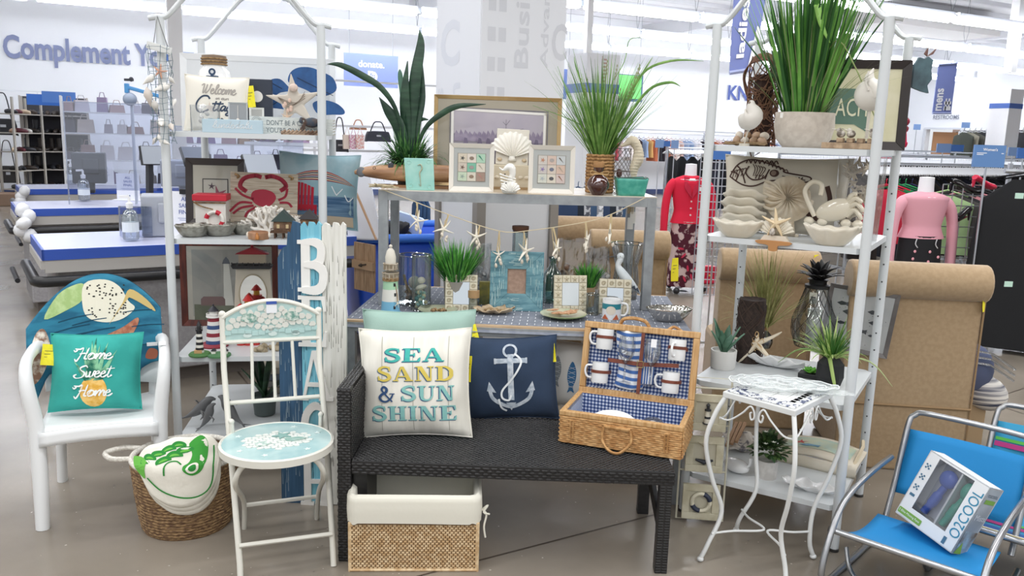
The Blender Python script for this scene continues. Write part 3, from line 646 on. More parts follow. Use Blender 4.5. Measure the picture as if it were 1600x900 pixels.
mixc=['#5a2733','#2b2029','#c4965a','#b86a4a','#e6ddd6','#3e2350','#b8404c','#93a6c4','#e4e1e4','#26262c','#d6b8b0','#f0ecec','#70434a']
rail_rack(5.9,.75,6.6,1.78,'clothes rail along the far back wall',mixc,.6,.16,'mixed tops along the back wall','small mixed coloured top hanging along the far back wall',hangers=False)
for i,(a,b,L,z)in enumerate(((5.3,5.2,8.5,1.42),(7.2,8.2,8.0,1.42),(9.6,11.0,6.5,1.42),(12.6,13.2,4.4,1.36))):
    rail_rack(a,b,L,z,['long rack of white hangers farthest behind the shell shelf','long rack of white hangers one row nearer than the farthest','rack of dark trousers behind the red jacket mannequin','nearest rack of dark trousers behind the console table'][i],darkc,.95,.085 if i>1 else .3,None,['dark trousers hanging on the farthest long rack','dark trousers on the second farthest long rack','dark trousers on the rack behind the red jacket','dark trousers on the rack behind the console table'][i])
# right side racks with white hangers
for i,(a,b,L)in enumerate(((1.5,5.5,4.5),(2.5,8.0,5.5),(4.5,10.6,4.4))):
    rail_rack(a,b,L,1.42,['rack of pale hangers nearest the restrooms','rack of pale hangers between the restrooms and the pink sweater','rack of pale hangers just beyond the pink sweater'][i],['#6d4450','#d99aa8','#2f7a50','#26262c','#a8b8a0','#e4dcd8','#1d1f25'],.7,.3,None,['folded toned top on the rack nearest the restrooms','mixed top on the rack between restrooms and sweater','mixed top on the rack just beyond the pink sweater'][i])
# winter coats on the right wall
for k,(px0,px1,Y,lab)in enumerate(((1503,1547,19,'dull green coat hanging by the restroom doorway'),(1588,1625,17,'dark coat hanging beyond the wrapped column'))):
    r=T('clothes_rack','short coat rail %s'%('by the restroom doorway' if not k else 'beyond the wrapped column'),'rack',P(px0,205,Y),-pi/2+SA);
    L=(px1-px0)*K(P(px0,205,Y));r.rotation_euler=(0,0,0);m=MB();m.bar((0,0,0),(L,0,0),.03);m.bar((0,.1,0),(0,.1,-1.9),.03);m.out('rail',wsteel,r)
    for i in range(5):garment(P(px0+3+i*(px1-px0)/5,207,Y),.4,['#3c4038','#8a8676','#4b4a42','#26272b','#33363a'][i]if not k else['#2a2a2e','#4a3a34','#8a6a54','#222226','#3a3a3e'][i],.7,.5,lab,lab)
# blue shelf signs over the racks
for x0,y0,x1,y1,Y,lab in((1394,170,1431,181,14,'faded'),(1464,224,1485,239,12,'small blue rack sign left of the bigger pair'),(1486,226,1505,237,12.5,'deep blue rack sign beside the small one'),(1503,191,1515,200,20,'tiny blue sign beside the restroom doorway'),(1428,194,1438,203,20,'tiny blue sign left of the restroom doorway'),(1576,230,1592,244,11,'pale blue rack sign at the right frame edge'),(1590,231,1612,248,9,'deep blue rack sign cut by the right frame edge'),(1112,232,1141,250,6.2,'bright blue price sign behind the top of the right rack'),(1024,218,1037,231,12,'pale blue rack sign above the dark trousers'),(1037,220,1047,229,12.5,'deep blue rack sign next to a pale one'),(1049,219,1060,232,12,'third blue rack sign above the red jacket'),(1321,231,1334,240,9,'small blue sign seen under the top shelf of the right rack'),(1370,231,1386,240,9,'small blue sign between the posts of the right rack')):
    if lab=='faded':continue
    hang_sign(x0,y0,x1,y1,Y,'#3f6fb8' if 'deep' in lab or 'bright' in lab else '#7d9ccc','rack_sign',lab,yaw=0,wires=False)
r,w_,h=hang_sign(1522,226,1568,262,6.4,'#5f87bd','rack_sign','blue sign reading Womens on top of the wire grid rack',yaw=0,wires=False)
decal('letters',wt,r,text=[text2("Women's",.0,h*.3,h=h*.13,bold=.02)],polys=[rect(-w_*.42,h*.12,-w_*.1,h*.15),rect(-w_*.42,h*.05,-w_*.2,h*.08),rect(w_*.36,h*.12,w_*.44,h*.15)],off=.012)
# ---- mannequins
def mannequin(px,py,Y,lab,top,skirt,skirt2=None,yaw=0,sleeve=.62,zs=1.0,sk_len=.5,hem=.78,jacket=False,waist=.8):
    r=T('mannequin',lab,'mannequin',V((P(px,py,Y).x,Y,0)),yaw)
    m=MB();m.lathe([(.0,.0),(.05,.0)],8);[m.bar((0,0,.06),(.22*cos(a),.22*sin(a),.06),.025)for a in(0,2.1,4.2)];m.tube([(0,0,.06),(0,0,.8)],.015,8);m.out('wheeled_stand',chrome,r)
    m=MB();
    for a in(0,2.1,4.2):m=MB();m.ball((.22*cos(a),.22*sin(a),.035),.035,10,8);m.out('caster',mt('#222226',r=.4),r,smooth=True)
    m=MB();m.lathe([(.0,1.33),(.05,1.325),(.052,1.26),(.055,1.2),(.13,1.17),(.1,1.05)],18,M=Matrix.Diagonal((1.15,.9,1)).to_3x3());m.out('neck_form',mt('#f0f1f5',r=.35),r,smooth=True)
    def body(u,v):
        a=2*pi*u;z=1.21-(1.21-hem)*v;k=spl(v);return V((k*1.0*cos(a),k*.62*sin(a)+.0,z+(.0 if v>.02 else 0)))
    tabs=[(0,.07),(.06,.15),(.12,.195),(.3,.185),(.55,.165),(.75,.15),(.9,.17),(1,.185)]
    def spl(v):
        for(a,b),(c,d)in zip(tabs,tabs[1:]):
            if v<=c:return b+(d-b)*(v-a)/(c-a)
        return tabs[-1][1]
    m=MB();m.grid(body,28,18,True);m.out('bodice',mt(top,r=.9),r,smooth=1)
    for s_ in(-1,1):
        m=MB();m.tube(spline([(s_*.15,0,1.15),(s_*.215,-.01,1.06),(s_*.245,-.02,.86),(s_*.25,-.04,1.2-sleeve)],4),[.05,.058,.06,.058,.055,.052,.05,.05,.05,.048,.047,.045,.044],10,flat=.8);m.out('sleeve',mt(top,r=.9),r,smooth=True)
    if jacket:
        m=MB()
        for s_ in(-1,1):m.add([(s_*.03,-.1,1.19),(s_*.085,-.085,1.2),(s_*.075,-.125,1.08),(0,-.13,.98)],[(0,1,2,3)])
        m.out('lapel',mt('#b5203c',r=.9),r,solid=.008)
        m=MB();[m.ball((0,-.118,.95-i*.07),.01,8,6)for i in range(3)];m.out('button',mt('#e8c8cc',r=.3),r)
        m=MB();m.b2((.06,-.14,1.06),(.09,-.135,1.1));m.out('paper_tag',mt('#f4f2f2'),r)
    def sk(u,v):
        a=2*pi*u;z=hem+.02-sk_len*v;k=(.165+.02*v)*(1+.05*v*sin(9*a));return V((k*cos(a),.68*k*sin(a),z))
    m=MB();m.grid(sk,36,8,True);m.out('skirt',mt(skirt,r=.9)if not skirt2 else mt(skirt,skirt2,sc=9,r=.9,con=(.52,.56)),r,smooth=1)
    return r
r=mannequin(1068,440,8.6,'dress form in a red jacket and floral skirt on casters','#d8203f','#4d1426','#c8b0ac',sk_len=.68,hem=.72,jacket=True)
decal('flower_print',mt('#c4274a'),r,polys=[ell(.02+.1*cos(k),.35+.2*sin(k*2.3),.035,.012,8,k)for k in range(9)],fn=lambda x,z:V((x,-.135,z)))
r=mannequin(1432,420,6.7,'dress form in a pale pink sweater and black skirt','#dc9fac','#1b1b1f',None,hem=.84,sleeve=.72,sk_len=.45)
m=MB();[m.tube(spline([(s_*.05,-.115,.84),(s_*.05-.01,-.12,.8),(s_*.05+.01,-.12,.77)],3),.004,5)for s_ in(-1.6,1.6)];m.out('tie_cord',mt('#c9c9cc'),r)
m=MB();[m.ball((x,-.125,z),(.011,.004,.012),6,5)for x,z in((-.09,.74),(-.1,.68),(.03,.74),(.025,.66),(.1,.7),(-.03,.6))];m.out('pink_bead',mt('#e8a4ae'),r)
r=mannequin(1391,200,17,'distant dress form in a crimson dress beyond the right rack','#cc1f4a','#cc1f4a',None,hem=1.0,sleeve=.3,sk_len=.7);r.scale=(1.25,)*3;r.location.z=.55
m=MB();[m.ball((R.uniform(-.2,.2),0,R.uniform(-.1,.1)),(.12,.08,.1),8,6,rot(R.random(),0,0))for i in range(5)];m.thing('folded_clothes','small red bundle of clothes right of the crimson dress','clothing',mt('#8d2034'),P(1408,196,17.5))
# striped and denim pieces seen under the console shelf
for i in range(9):
    col,c2=[('#2a3d5c',None),('#1c2430',None),('#b9bcc0','#4c4f58'),('#37506e',None),('#8b8e94','#d8dade')][i%5]
    garment(P(873+i*10,300,8.2),SA+.8,col,.8,.4,'jeans or checked shirt seen below the console top','jeans and shirts beneath the console top',col2=c2)
r=T('clothes_rack','rail of jeans seen through the open console frame','rack',P(868,297,8.2),0);m=MB();m.bar((0,0,0),(.7,0,0),.025);m.bar((0,0,0),(0,0,-1.03),.025);m.bar((.7,0,0),(.7,0,-1.03),.025);m.out('rail',chrome,r)
for i in range(3):garment(P(652+i*6,306,9.5),SA,'#2d4a6e',.9,.3,'blue jeans hanging beyond the blue bin','jeans beyond the blue bin')
# ---- wire grid panels
def grid_panel(x0,y0,x1,y1,Y,lab,yaw=0,nx=8,nz=12,zb=None):
    a,b=P(x0,y0,Y),P(x1,y1,Y);W=abs(b.x-a.x);Z0=b.z if zb is None else zb;H=a.z-Z0
    r=T('grid_panel',lab,'display panel',V((a.x,Y,Z0)),yaw)
    for i in range(nx+1):m=MB();m.tube([(W*i/nx,0,0),(W*i/nx,0,H)],.005,5);m.out('upright_wire',chrome,r)
    for i in range(nz+1):m=MB();m.tube([(0,0,H*i/nz),(W,0,H*i/nz)],.005,5);m.out('cross_wire',chrome,r)
    return r
grid_panel(1096,240,1152,430,8.2,'chrome wire grid behind the left side of the right rack',nx=6,nz=18,zb=.04)
grid_panel(1474,288,1553,530,6.95,'chrome wire grid holding black pumps behind the armchair',nx=7,nz=14,zb=.04)
def pump(px,py,Y,lab,col,yaw,soleCol=None):
    r=T('pump_shoe',lab,'shoe',P(px,py,Y),yaw)
    m=MB();m.tube(spline([(-.1,0,.1),(-.03,0,.07),(.05,0,.03),(.13,0,.02)],4),[.03,.036,.036,.034,.03,.03,.035,.038,.04,.04,.036,.028,.012],10,flat=.7);m.out('upper',mt(col,r=.2),r,smooth=True)
    m=MB();m.tube([(-.105,0,.08),(-.11,0,0)],[.016,.005],8);m.out('heel',mt(col,r=.25),r)
    if soleCol:m=MB();m.box((.03,0,.012),(.18,.04,.006),rot(0,.25,0));m.out('sole',mt(soleCol),r)
pump(1508,302,6.86,'shiny black pump on the upper grid bracket','#141416',-.5);pump(1502,345,6.86,'black pump with red lining on the lower grid bracket','#141416',pi+.6,'#7c2430');pump(1536,296,6.86,'bright red pump on the grid','#d0304c',.3)
# long black coats at the right edge
r=T('clothes_rack','round rack of long black coats at the right edge','rack',V((4.15,6.75,0)),0);m=MB();m.bar((0,.3,0),(0,.3,1.45),.03);m.tube([(-.45,-.4,1.4),(1.3,-.4,1.4)],.016,8);m.bar((-.4,.3,.04),(.8,.3,.04),.03);m.out('rail',chrome,r)
for i in range(7):garment(V((3.82+i*.13,6.3+.03*(i%2),1.34)),.9+R.uniform(-.2,.2),['#17181b','#1d1f22','#141517'][i%3],[1.3,1.25,1.2][i%3],.55,'long black coat, '+('first','second','third','fourth','fifth','sixth','last')[i]+' from the grid side on the right edge rack','long black coats','coat','coat')
for px,py,Y in((1576,444,6.0),(1593,306,6.0)):
    m=MB();m.b2((-.03,0,-.02),(.03,.004,.02));m.thing('price_tag','pale green price tag %s on the black coats'%('low' if py>400 else 'high'),'tag',mt('#bfe0d0'),P(px,py,Y))
# hangers with colourful tops behind the pink sweater
for i in range(5):
    garment(P(1384+i*10,296,7.9),.9,['#b8203a','#c82a44','#1f7a48','#2c9058','#20264a'][i],.5,.4,['crimson top behind the right rack post','red top behind the right rack post','green top left of the pink sweater','bright green top left of the pink sweater','navy top left of the pink sweater'][i],None)
for i in range(6):
    garment(P(1480+i*12,306,7.2),1.1,['#a8c890','#4c4a48','#2b2b2e','#e8a0a8','#222225','#38383c'][i],.5,.4,'assorted top hanging behind the wire grid','tops behind the wire grid')
# red handbag on the floor
r=T('handbag','bright red quilted handbag on the floor beyond the rack','handbag',G(1106,444,0),.2);m=MB();m.prism([(-.1,0),(.1,0),(.09,.2),(-.09,.2)],.1);m.out('bag_body',mt('#d81f44',r=.4),r,bev=.02)
m=MB();m.prism([(-.092,.09),(.092,.09),(.09,.2),(-.09,.2)],-.012);m.out('flap',mt('#c41c3c',r=.4),r,bev=.006);m=MB();m.tube([(-.06,.05,.2),(-.02,.05,.75),(.02,.05,.75),(.06,.05,.2)],.007,6);m.out('strap',mt('#a83848'),r);m=MB();m.ball((0,-.02,.1),.014,8,6);m.out('clasp',mt('#d9b060',m=1,r=.3),r)
# ---- blue bin cart behind the console
bp=P(560,366,5.6);r=T('laundry_cart','large blue plastic bin cart behind the console table','cart',V((bp.x-.0,5.5,0)),.35)
W,D,H=1.0,.9,bp.z
def binf(k0,k1,z0,z1):
    m=MB();o=[]
    for k,z in((k0,z0),(k1,z1)):o+=[V((W/2+x*k,D/2+y*k*D/W,z))for x,y in rrect(-.5,-.5,.5,.5,.1,4)]
    n=len(o)//2;m.add(o,[(i,(i+1)%n,(i+1)%n+n,i+n)for i in range(n)]+[tuple(range(n))]);return m
binf(.86,1.0,.12,H).out('tub',mt('#1d4fc0',r=.4),r,solid=.012,smooth=True)
m=MB();m.tube([V((W/2+x*1.02,D/2+y*1.02*D/W,H-.02))for x,y in rrect(-.5,-.5,.5,.5,.1,5)],.03,8,closed=True);m.out('rim',mt('#3f7be0',r=.35),r,smooth=True)
for x in(.15,.85):
    for y in(.15,.75):m=MB();m.ball((x,y,.05),.05,10,8);m.out('caster',mt('#222222',r=.4),r)
m=MB();m.prism([(-.12,-.1),(.1,-.1),(.02,.35),(-.14,.36)],.04);m.thing('leaning_board','white plastic panel leaning out of the blue bin','panel',mt('#e6e8f0',r=.5),P(572,352,5.45),.1,bev=.01)
m=MB();m.bar((-.07,-.01,.2),(.06,-.01,-.1),.03,.01);m.thing('wooden_strip','thin wooden strip against the white panel','strip',mt('#c19a77'),P(574,350,5.4))
m=MB();[m.ball((R.uniform(-.12,.12),R.uniform(-.1,.1),R.uniform(-.05,.03)),(.1,.08,.05),10,6,rot(0,R.uniform(-.8,.8),0))for i in range(4)];m.thing('dark_garment','black crumpled garment inside the blue bin','clothing',mt('#16171b',r=.8),P(618,357,5.9),smooth=True)
m=MB();m.box((0,0,0),(.2,.14,.14),rot(0,.3,.2));m.thing('pale_box','pale blue box inside the blue bin','box',mt('#b9cce6',r=.6),P(637,350,6.0))
# wooden planter panel behind the console's left end
r=T('wooden_crate','open slatted wooden wine box behind the left end of the console','crate',G(560,470,.762)+V((-.02,.25,-.0)),-.75);r.scale=(.8,)*3
for i in range(2):m=MB();m.b2((i*.105-.1,0,0),(i*.105,.012,.3));m.out('plank',mt('#a98a6c','#8f7256',sc=8,st=(8,8,1),r=.7),r)
m=MB();m.b2((-.1,-.018,.14),(.11,0,.19));m.out('batten',mt('#a98a6c',r=.7),r);m=MB();m.lathe([(.012,0),(.004,.02)],8,(0,-.02,.165),rot(pi/2,0,0));m.bar((.0,-.02,.165),(.05,-.02,.175),.008);m.out('latch',mt('#4a4038',m=.6),r)
# ================================================================ SHARED BUILDERS FOR THE DISPLAY
rackm=mt('#d3d7d9',r=.35,spec=.5);rope=mt('#a98a62','#7f6544',sc=90,r=.9,b=.4,bs=120)
def placed(yaw,w_,d):
    pass
class Unit:
    def __init__(s,x,y,yaw):s.o=V((x,y,0));s.c,s.s=cos(yaw),sin(yaw);s.yaw=yaw
    def __call__(s,a,b,z=0):return s.o+V((a*s.c-b*s.s,a*s.s+b*s.c,z))
def etagere(U,a0,a1,D,levels,H,lab):
    r=T('etagere',lab,'shelf rack',U.o,U.yaw)
    for a in(a0,a1):
        for b in(0,D):
            m=MB();m.tube([(a,b,.012),(a,b,H)],.0185,12);po=m.out('post',rackm,r,smooth=True)
            m=MB();m.lathe([(.02,0),(.02,.008),(.008,.014)],12,(a,b,0));m.out('foot_glide',mt('#2e2c2b',r=.6),po)
            if b:m=MB();[m.box((a,b-.0187,.08+.075*i),(.006,.002,.006))for i in range(18)];m.out('peg_hole',mt('#3c3c3e'),po,kind='stuff')
    for i,z in enumerate(levels):
        m=MB();c=.03
        poly=[(a0+c,0),(a1-c,0),(a1,c),(a1,D-c),(a1-c,D),(a0+c,D),(a0,D-c),(a0,c)]
        n=8;m.add([(x,y,z)for x,y in poly]+[(x,y,z-.022)for x,y in poly]+[(a0+(a1-a0)/2+(x-a0-(a1-a0)/2)*.985,D/2+(y-D/2)*.985,z-.022)for x,y in poly]+[(a0+(a1-a0)/2+(x-a0-(a1-a0)/2)*.985,D/2+(y-D/2)*.985,z-.003)for x,y in poly],
            [tuple(range(8))[::-1]]+[(i,(i+1)%n,(i+1)%n+n,i+n)for i in range(n)]+[(i+n,(i+1)%n+n,(i+1)%n+2*n,i+2*n)for i in range(n)]+[(i+2*n,(i+1)%n+2*n,(i+1)%n+3*n,i+3*n)for i in range(n)]+[tuple(range(24,32))])
        m.out('shelf',rackm,r)
    W=a1-a0
    for b in(0,D):
        L=[(a0-.045,b,H-.004),(a0-.01,b,H+.004),(a0+.03,b,H+.01),(a0+.11*W+.03,b,H+.09),(a0+.2*W+.02,b,H+.15),(a0+.33*W,b,H+.215),(a0+.5*W,b,H+.25)]
        L2=[(a0+a1-x,y,z)for x,y,z in L[::-1]];q=spline(L+L2[1:],5);m=MB()
        m.tube(q,.0115,8);m.out('arch',rackm,r,smooth=True)
    return r
def pil(w_,h,t,wob=0,seed=0,pinch=.07):
    def f(x,z,back=False):
        u,v=max(-1,min(1,2*x/w_)),max(-1,min(1,2*z/h))
        k=((1-abs(u)**3.0)*(1-abs(v)**3.0))
        y=-t/2*max(0,k)**.55
        if wob:y+=wob*noise.noise(V((x*9+seed,z*9,seed)))*min(1,4*k)
        X=x*(1-pinch*(1-v*v)*abs(u)**2);Z=z*(1-pinch*(1-u*u)*abs(v)**2)
        return V((X,-y if back else y,Z))
    return f
def pillow(name,lab,loc,w_,h,t,mat,rx=-.15,rz=0,ry=0,wob=.006,seed=0,pip=None,cat='pillow',n=26):
    r=T(name,lab,cat,loc,rz,None,rx,ry);f=pil(w_,h,t,wob,seed)
    m=MB()
    for bk in(0,1):m.grid(lambda u,v:f((u-.5)*w_,(v-.5)*h,bk),n,n)
    m.out('cover',mat,r,smooth=1)
    q=[f((x),(z))for x,z in[(-w_/2+w_*i/14,-h/2)for i in range(14)]+[(w_/2,-h/2+h*i/14)for i in range(14)]+[(w_/2-w_*i/14,h/2)for i in range(14)]+[(-w_/2,h/2-h*i/14)for i in range(14)]]
    m=MB();m.tube(q,.0035,5,closed=True);m.out('seam',pip or mat,r,smooth=True)
    return r,f
def lean(base,rx=-.12,h=0):return base
def pic_frame(name,lab,loc,w_,h,fw,fm,mats,rx=-.1,rz=0,th=.02,cat='picture frame',ry=0,prof=1,glass=True,group=None):
    """loc: bottom centre; mats = (mat board material, picture material, inner w, inner h)"""
    r=T(name,lab,cat,loc,rz,group,rx,ry)
    for nm,a,b,c,d in(('rail',(-w_/2,0),(w_/2,0),(w_/2-fw,fw),(-w_/2+fw,fw)),('rail',(-w_/2+fw,h-fw),(w_/2-fw,h-fw),(w_/2,h),(-w_/2,h)),('stile',(-w_/2,0),(-w_/2+fw,fw),(-w_/2+fw,h-fw),(-w_/2,h)),('stile',(w_/2-fw,fw),(w_/2,0),(w_/2,h),(w_/2-fw,h-fw))):
        m=MB();pts=[a,b,c,d];m.prism(pts,th)
        # raised moulding: inner edge set back
        vs=m.v
        for i,(x,y,z)in enumerate(vs):
            inner=abs(abs(x)-(w_/2-fw))<1e-6 and(abs(z-fw)<1e-6 or abs(z-h+fw)<1e-6)
            if y==0 and inner and prof:vs[i]=(x,th*.45*prof,z)
        m.out(nm,fm,r,bev=.0015 if w_>.12 else 0)
    m=MB();m.b2((-w_/2+fw*.6,th*.6,fw*.6),(w_/2-fw*.6,th*.95,h-fw*.6));m.out('mat_board',mats[0],r)
    if len(mats)>2:
        iw,ih=mats[2],mats[3];cz=h/2+(mats[4]if len(mats)>4 else 0);m=MB();m.b2((-iw/2,th*.5,cz-ih/2),(iw/2,th*.62,cz+ih/2));m.out('picture',mats[1],r)
    if glass:m=MB();m.add([(-w_/2+fw,th*.46,fw),(w_/2-fw,th*.46,fw),(w_/2-fw,th*.46,h-fw),(-w_/2+fw,th*.46,h-fw)],[(0,1,2,3)]);m.out('glazing',clear('#ffffff',.04,.03),r)
    return r
def starfish(mb,c,s_,M=None,arms=5,th=.12,wd=.13,a0=pi/2,bumpy=False):
    M=M or Matrix.Identity(3);c=V(c)
    for i in range(arms):
        a=a0+2*pi*i/arms;pts=[M@V((s_*t*cos(a+.12*t*(-1)**i),0,s_*t*sin(a+.12*t*(-1)**i)))+c for t in(0,.3,.6,.85,1)]
        mb.tube(pts,[s_*wd*1.35,s_*wd,s_*wd*.75,s_*wd*.5,s_*wd*.2],7,flat=.7)
    return mb
def blades(mb,base,n,L,spread,w0=.004,droop=.5,jit=.3,r0=.02,seed=1,seg=7,updir=1,lmin=.55):
    rr=random.Random(seed);base=V(base)
    for i in range(n):
        a=rr.uniform(0,2*pi);rad=r0*sqrt(rr.random());l=L*rr.uniform(lmin,1);sp_=spread*(rr.random()**.7)
        d=V((cos(a),sin(a),0));side=V((-sin(a),cos(a),0));side=(side+V((rr.uniform(-.6,.6),rr.uniform(-.6,.6),0))).normalized()
        p0=base+d*rad;vs=[];x=z=0;th=pi/2-sp_;w_=w0*rr.uniform(.7,1.3);dr=droop*rr.uniform(.3,1.4)*sp_*1.6
        for k in range(seg+1):
            t=k/seg;ww=w_*(1-t**2.2)*(1 if t>.05 else .7)+.0003
            p=p0+d*x+V((0,0,z));vs+=[p-side*ww,p+side*ww]
            th-=dr*t*1.0/seg*2;x+=cos(th)*l/seg;z+=sin(th)*l/seg
        mb.add(vs,[(2*k,2*k+1,2*k+3,2*k+2)for k in range(seg)])
    return mb
def leaf(mb,base,a,L,w_,tilt,bend=.3,seg=8,fold=.25,twist=0):
    base=V(base);d=V((cos(a),sin(a),0));s_=V((-sin(a),cos(a),0));th=tilt;x=z=0;vs=[]
    for k in range(seg+1):
        t=k/seg;ww=w_/2*max(.02,sin(pi*min(1,.12+t*.9))**.8)if t<1 else .0005
        p=base+d*x+V((0,0,z));n=V((-sin(th)*d.x,-sin(th)*d.y,cos(th)));sd=(s_*cos(twist*t)+n*sin(twist*t))
        vs+=[p-sd*ww+n*ww*fold,p,p+sd*ww+n*ww*fold];th-=bend*2*t/seg;x+=cos(th)*L/seg;z+=sin(th)*L/seg
    mb.add(vs,[f for k in range(seg)for f in((3*k,3*k+1,3*k+4,3*k+3),(3*k+1,3*k+2,3*k+5,3*k+4))])
    return mb
def tagY(parent,loc,w_=.04,h=.05,rz=0,ry=0,col='#f2e52a',name='yellow_tag'):
    def f(u,v):return V(((u-.5)*w_,.006*sin(3*v+2*u),-h*v))
    m=MB();m.grid(f,3,4);o=m.out(name,mt(col,r=.6),parent,solid=.001);o.location=loc;o.rotation_euler=(0,ry,rz)
    decal('tag_print',mt('#8f8a3a'),o,polys=[rect(-w_*.3,-h*(.3+.15*i),w_*.3,-h*(.33+.15*i))for i in range(3)],fn=lambda x,z:V((x,.004*sin(-3*z/h),z)),off=.002);return o
def weave(mb,o,ux,uy,W,H,pw,ph,t=.0025,gap=.12,stag=True):
    """raised pads laid brick-fashion over a flat face"""
    o,ux,uy=V(o),V(ux).normalized(),V(uy).normalized();n=ux.cross(uy);ny=int(H/ph);nx=int(W/pw)
    for j in range(ny):
        for i in range(-1 if(stag and j%2)else 0,nx):
            x0=i*pw+(pw/2 if stag and j%2 else 0)+pw*gap/2;x1=x0+pw*(1-gap);y0=j*ph+ph*gap/2;y1=y0+ph*(1-gap)
            x0=max(0,x0);x1=min(W,x1)
            if x1-x0<pw*.25:continue
            bx,by=(x1-x0)*.22,(y1-y0)*.2
            mb.add([o+ux*x0+uy*y0,o+ux*x1+uy*y0,o+ux*x1+uy*y1,o+ux*x0+uy*y1,o+ux*(x0+bx)+uy*(y0+by)+n*t,o+ux*(x1-bx)+uy*(y0+by)+n*t,o+ux*(x1-bx)+uy*(y1-by)+n*t,o+ux*(x0+bx)+uy*(y1-by)+n*t],
                   [(4,5,6,7),(0,1,5,4),(1,2,6,5),(2,3,7,6),(3,0,4,7)])
    return mb
# ================================================================ LEFT RACK AND WHAT STANDS ON IT
LU=Unit(-1.4972,3.5822,.1612);LZ=(.15,.5274,1.0602,1.5223);LW,LD=.6534,.8174
etagere(LU,0,LW,LD,LZ,1.985,'white metal shelf rack with arched top, left of the console, full of nautical decor')
def onL(px,py,lv,b=None):
    """point on a shelf of the left rack: along the pixel's ray at depth b behind the front edge"""
    z=LZ[lv];r=ray(px,py)
    # intersect with vertical plane at local depth b
    n=V((-LU.s,LU.c,0));o=LU(0,b,0);t=(o-V((0,0,0))).dot(n)/r.dot(n);p=r*t;return V((p.x,p.y,z))
def hz(px,py,p):  # height of the picture point (px, py) above the object base p, at p's depth
    return P(px,py,p.y).z-p.z
YL=LU.yaw
# -- top shelf
wz=3
p=onL(406,200,wz,.62);k=K(p)
r=pic_frame('blank_board','large blank grey board in a white frame standing behind the top left shelf',p,232*k,hz(406,87,p),.03,mt('#eef0f2',r=.5),(mt('#dfe2e5',r=.6),),rx=-.03,rz=YL,glass=False,cat='board')
p=onL(338,200,wz,.42);k=K(p);H=hz(338,85,p)
r=T('ceramic_jar','white jar with blue anchors and rope lid behind the Welcome pillow','jar',p,YL)
m=MB();m.lathe([(0,0),(22*k,0),(26*k,.02),(26*k,H*.62),(23*k,H*.78),(17*k,H*.84),(17*k,H*.88)],28);m.out('body',mt('#f1f2f3',r=.12,coat=.5),r,smooth=True)
m=MB();m.lathe([(18*k,H*.86),(18.5*k,H*.9),(18*k,H*.98),(0,H)],24);m.out('lid',mt('#8a7765',r=.8),r,smooth=True)
m=MB();[m.tube([(18.8*k*cos(t*pi/10),18.8*k*sin(t*pi/10),H*(.87+.035*j))for t in range(20)],.004,5,closed=True)for j in range(3)];m.out('rope_band',rope,r)
navy=mt('#27405f',r=.6)
def anchor(cx,cz,s_,wd=.08):
    L=strokes([[(cx,cz-s_*.5),(cx,cz+s_*.3)]],s_*wd*1.3)+strokes([[(cx-s_*.2,cz+s_*.22),(cx+s_*.2,cz+s_*.22)]],s_*wd)
    L+=strokes([[(cx-s_*.38,cz-s_*.18),(cx-s_*.3,cz-s_*.38),(cx,cz-s_*.52),(cx+s_*.3,cz-s_*.38),(cx+s_*.38,cz-s_*.18)]],s_*wd)
    L+=strokes([ell(cx,cz+s_*.4,s_*.09,n=10)+[(cx+s_*.09,cz+s_*.4)]],s_*wd*.8)
    for q in(-1,1):L.append([(cx+q*s_*.48,cz-s_*.26),(cx+q*s_*.38,cz-s_*.05),(cx+q*s_*.27,cz-s_*.28)])
    return L
cylf=lambda R_:(lambda x,z:V((R_*sin(x/R_),-R_*cos(x/R_),z)))
decal('anchor_print',navy,r,polys=anchor(.004,H*.62,H*.36)+anchor(-.05,H*.42,H*.3)+anchor(.055,H*.42,H*.3),fn=cylf(26.3*k),step=.02)
p=onL(340,199,wz,.28);k=K(p);W=96*k;H=hz(340,118,p)
r,f=pillow('throw_pillow','small cream pillow reading Welcome to our Cottage on the top left shelf',p+V((0,0,H/2)),W,H,.09,mt('#e9e4d8',r=.9,sheen=.3),-.12,YL,ry=.02)
decal('grey_lettering',mt('#a9a39c',r=.9),r,polys=cursive('Welcome',.015,H*.2,W*.52,H*.1,.006)+cursive('in our',.03,H*.07,W*.2,H*.035,.003),fn=f,step=.03)
decal('navy_lettering',mt('#3c4a5e',r=.9),r,polys=cursive('C',-W*.22,-H*.1,W*.2,H*.16,.008)+cursive('ttage',W*.14,-H*.1,W*.38,H*.1,.007)+strokes([[(W*.1,-H*.28),(W*.17,-H*.36),(W*.1,-H*.42)]],.008),fn=f,step=.03)
decal('starfish_print',mt('#d8cabd',r=.9),r,polys=[[(-W*.08+(.028 if q%2==0 else .01)*cos(pi/2+q*pi/5),-H*.1+(.028 if q%2==0 else .01)*sin(pi/2+q*pi/5))for q in range(10)]],fn=f,step=.03)
tagY(r,(W*.5,-.0,H*.36),.035,.1,0,-.15)
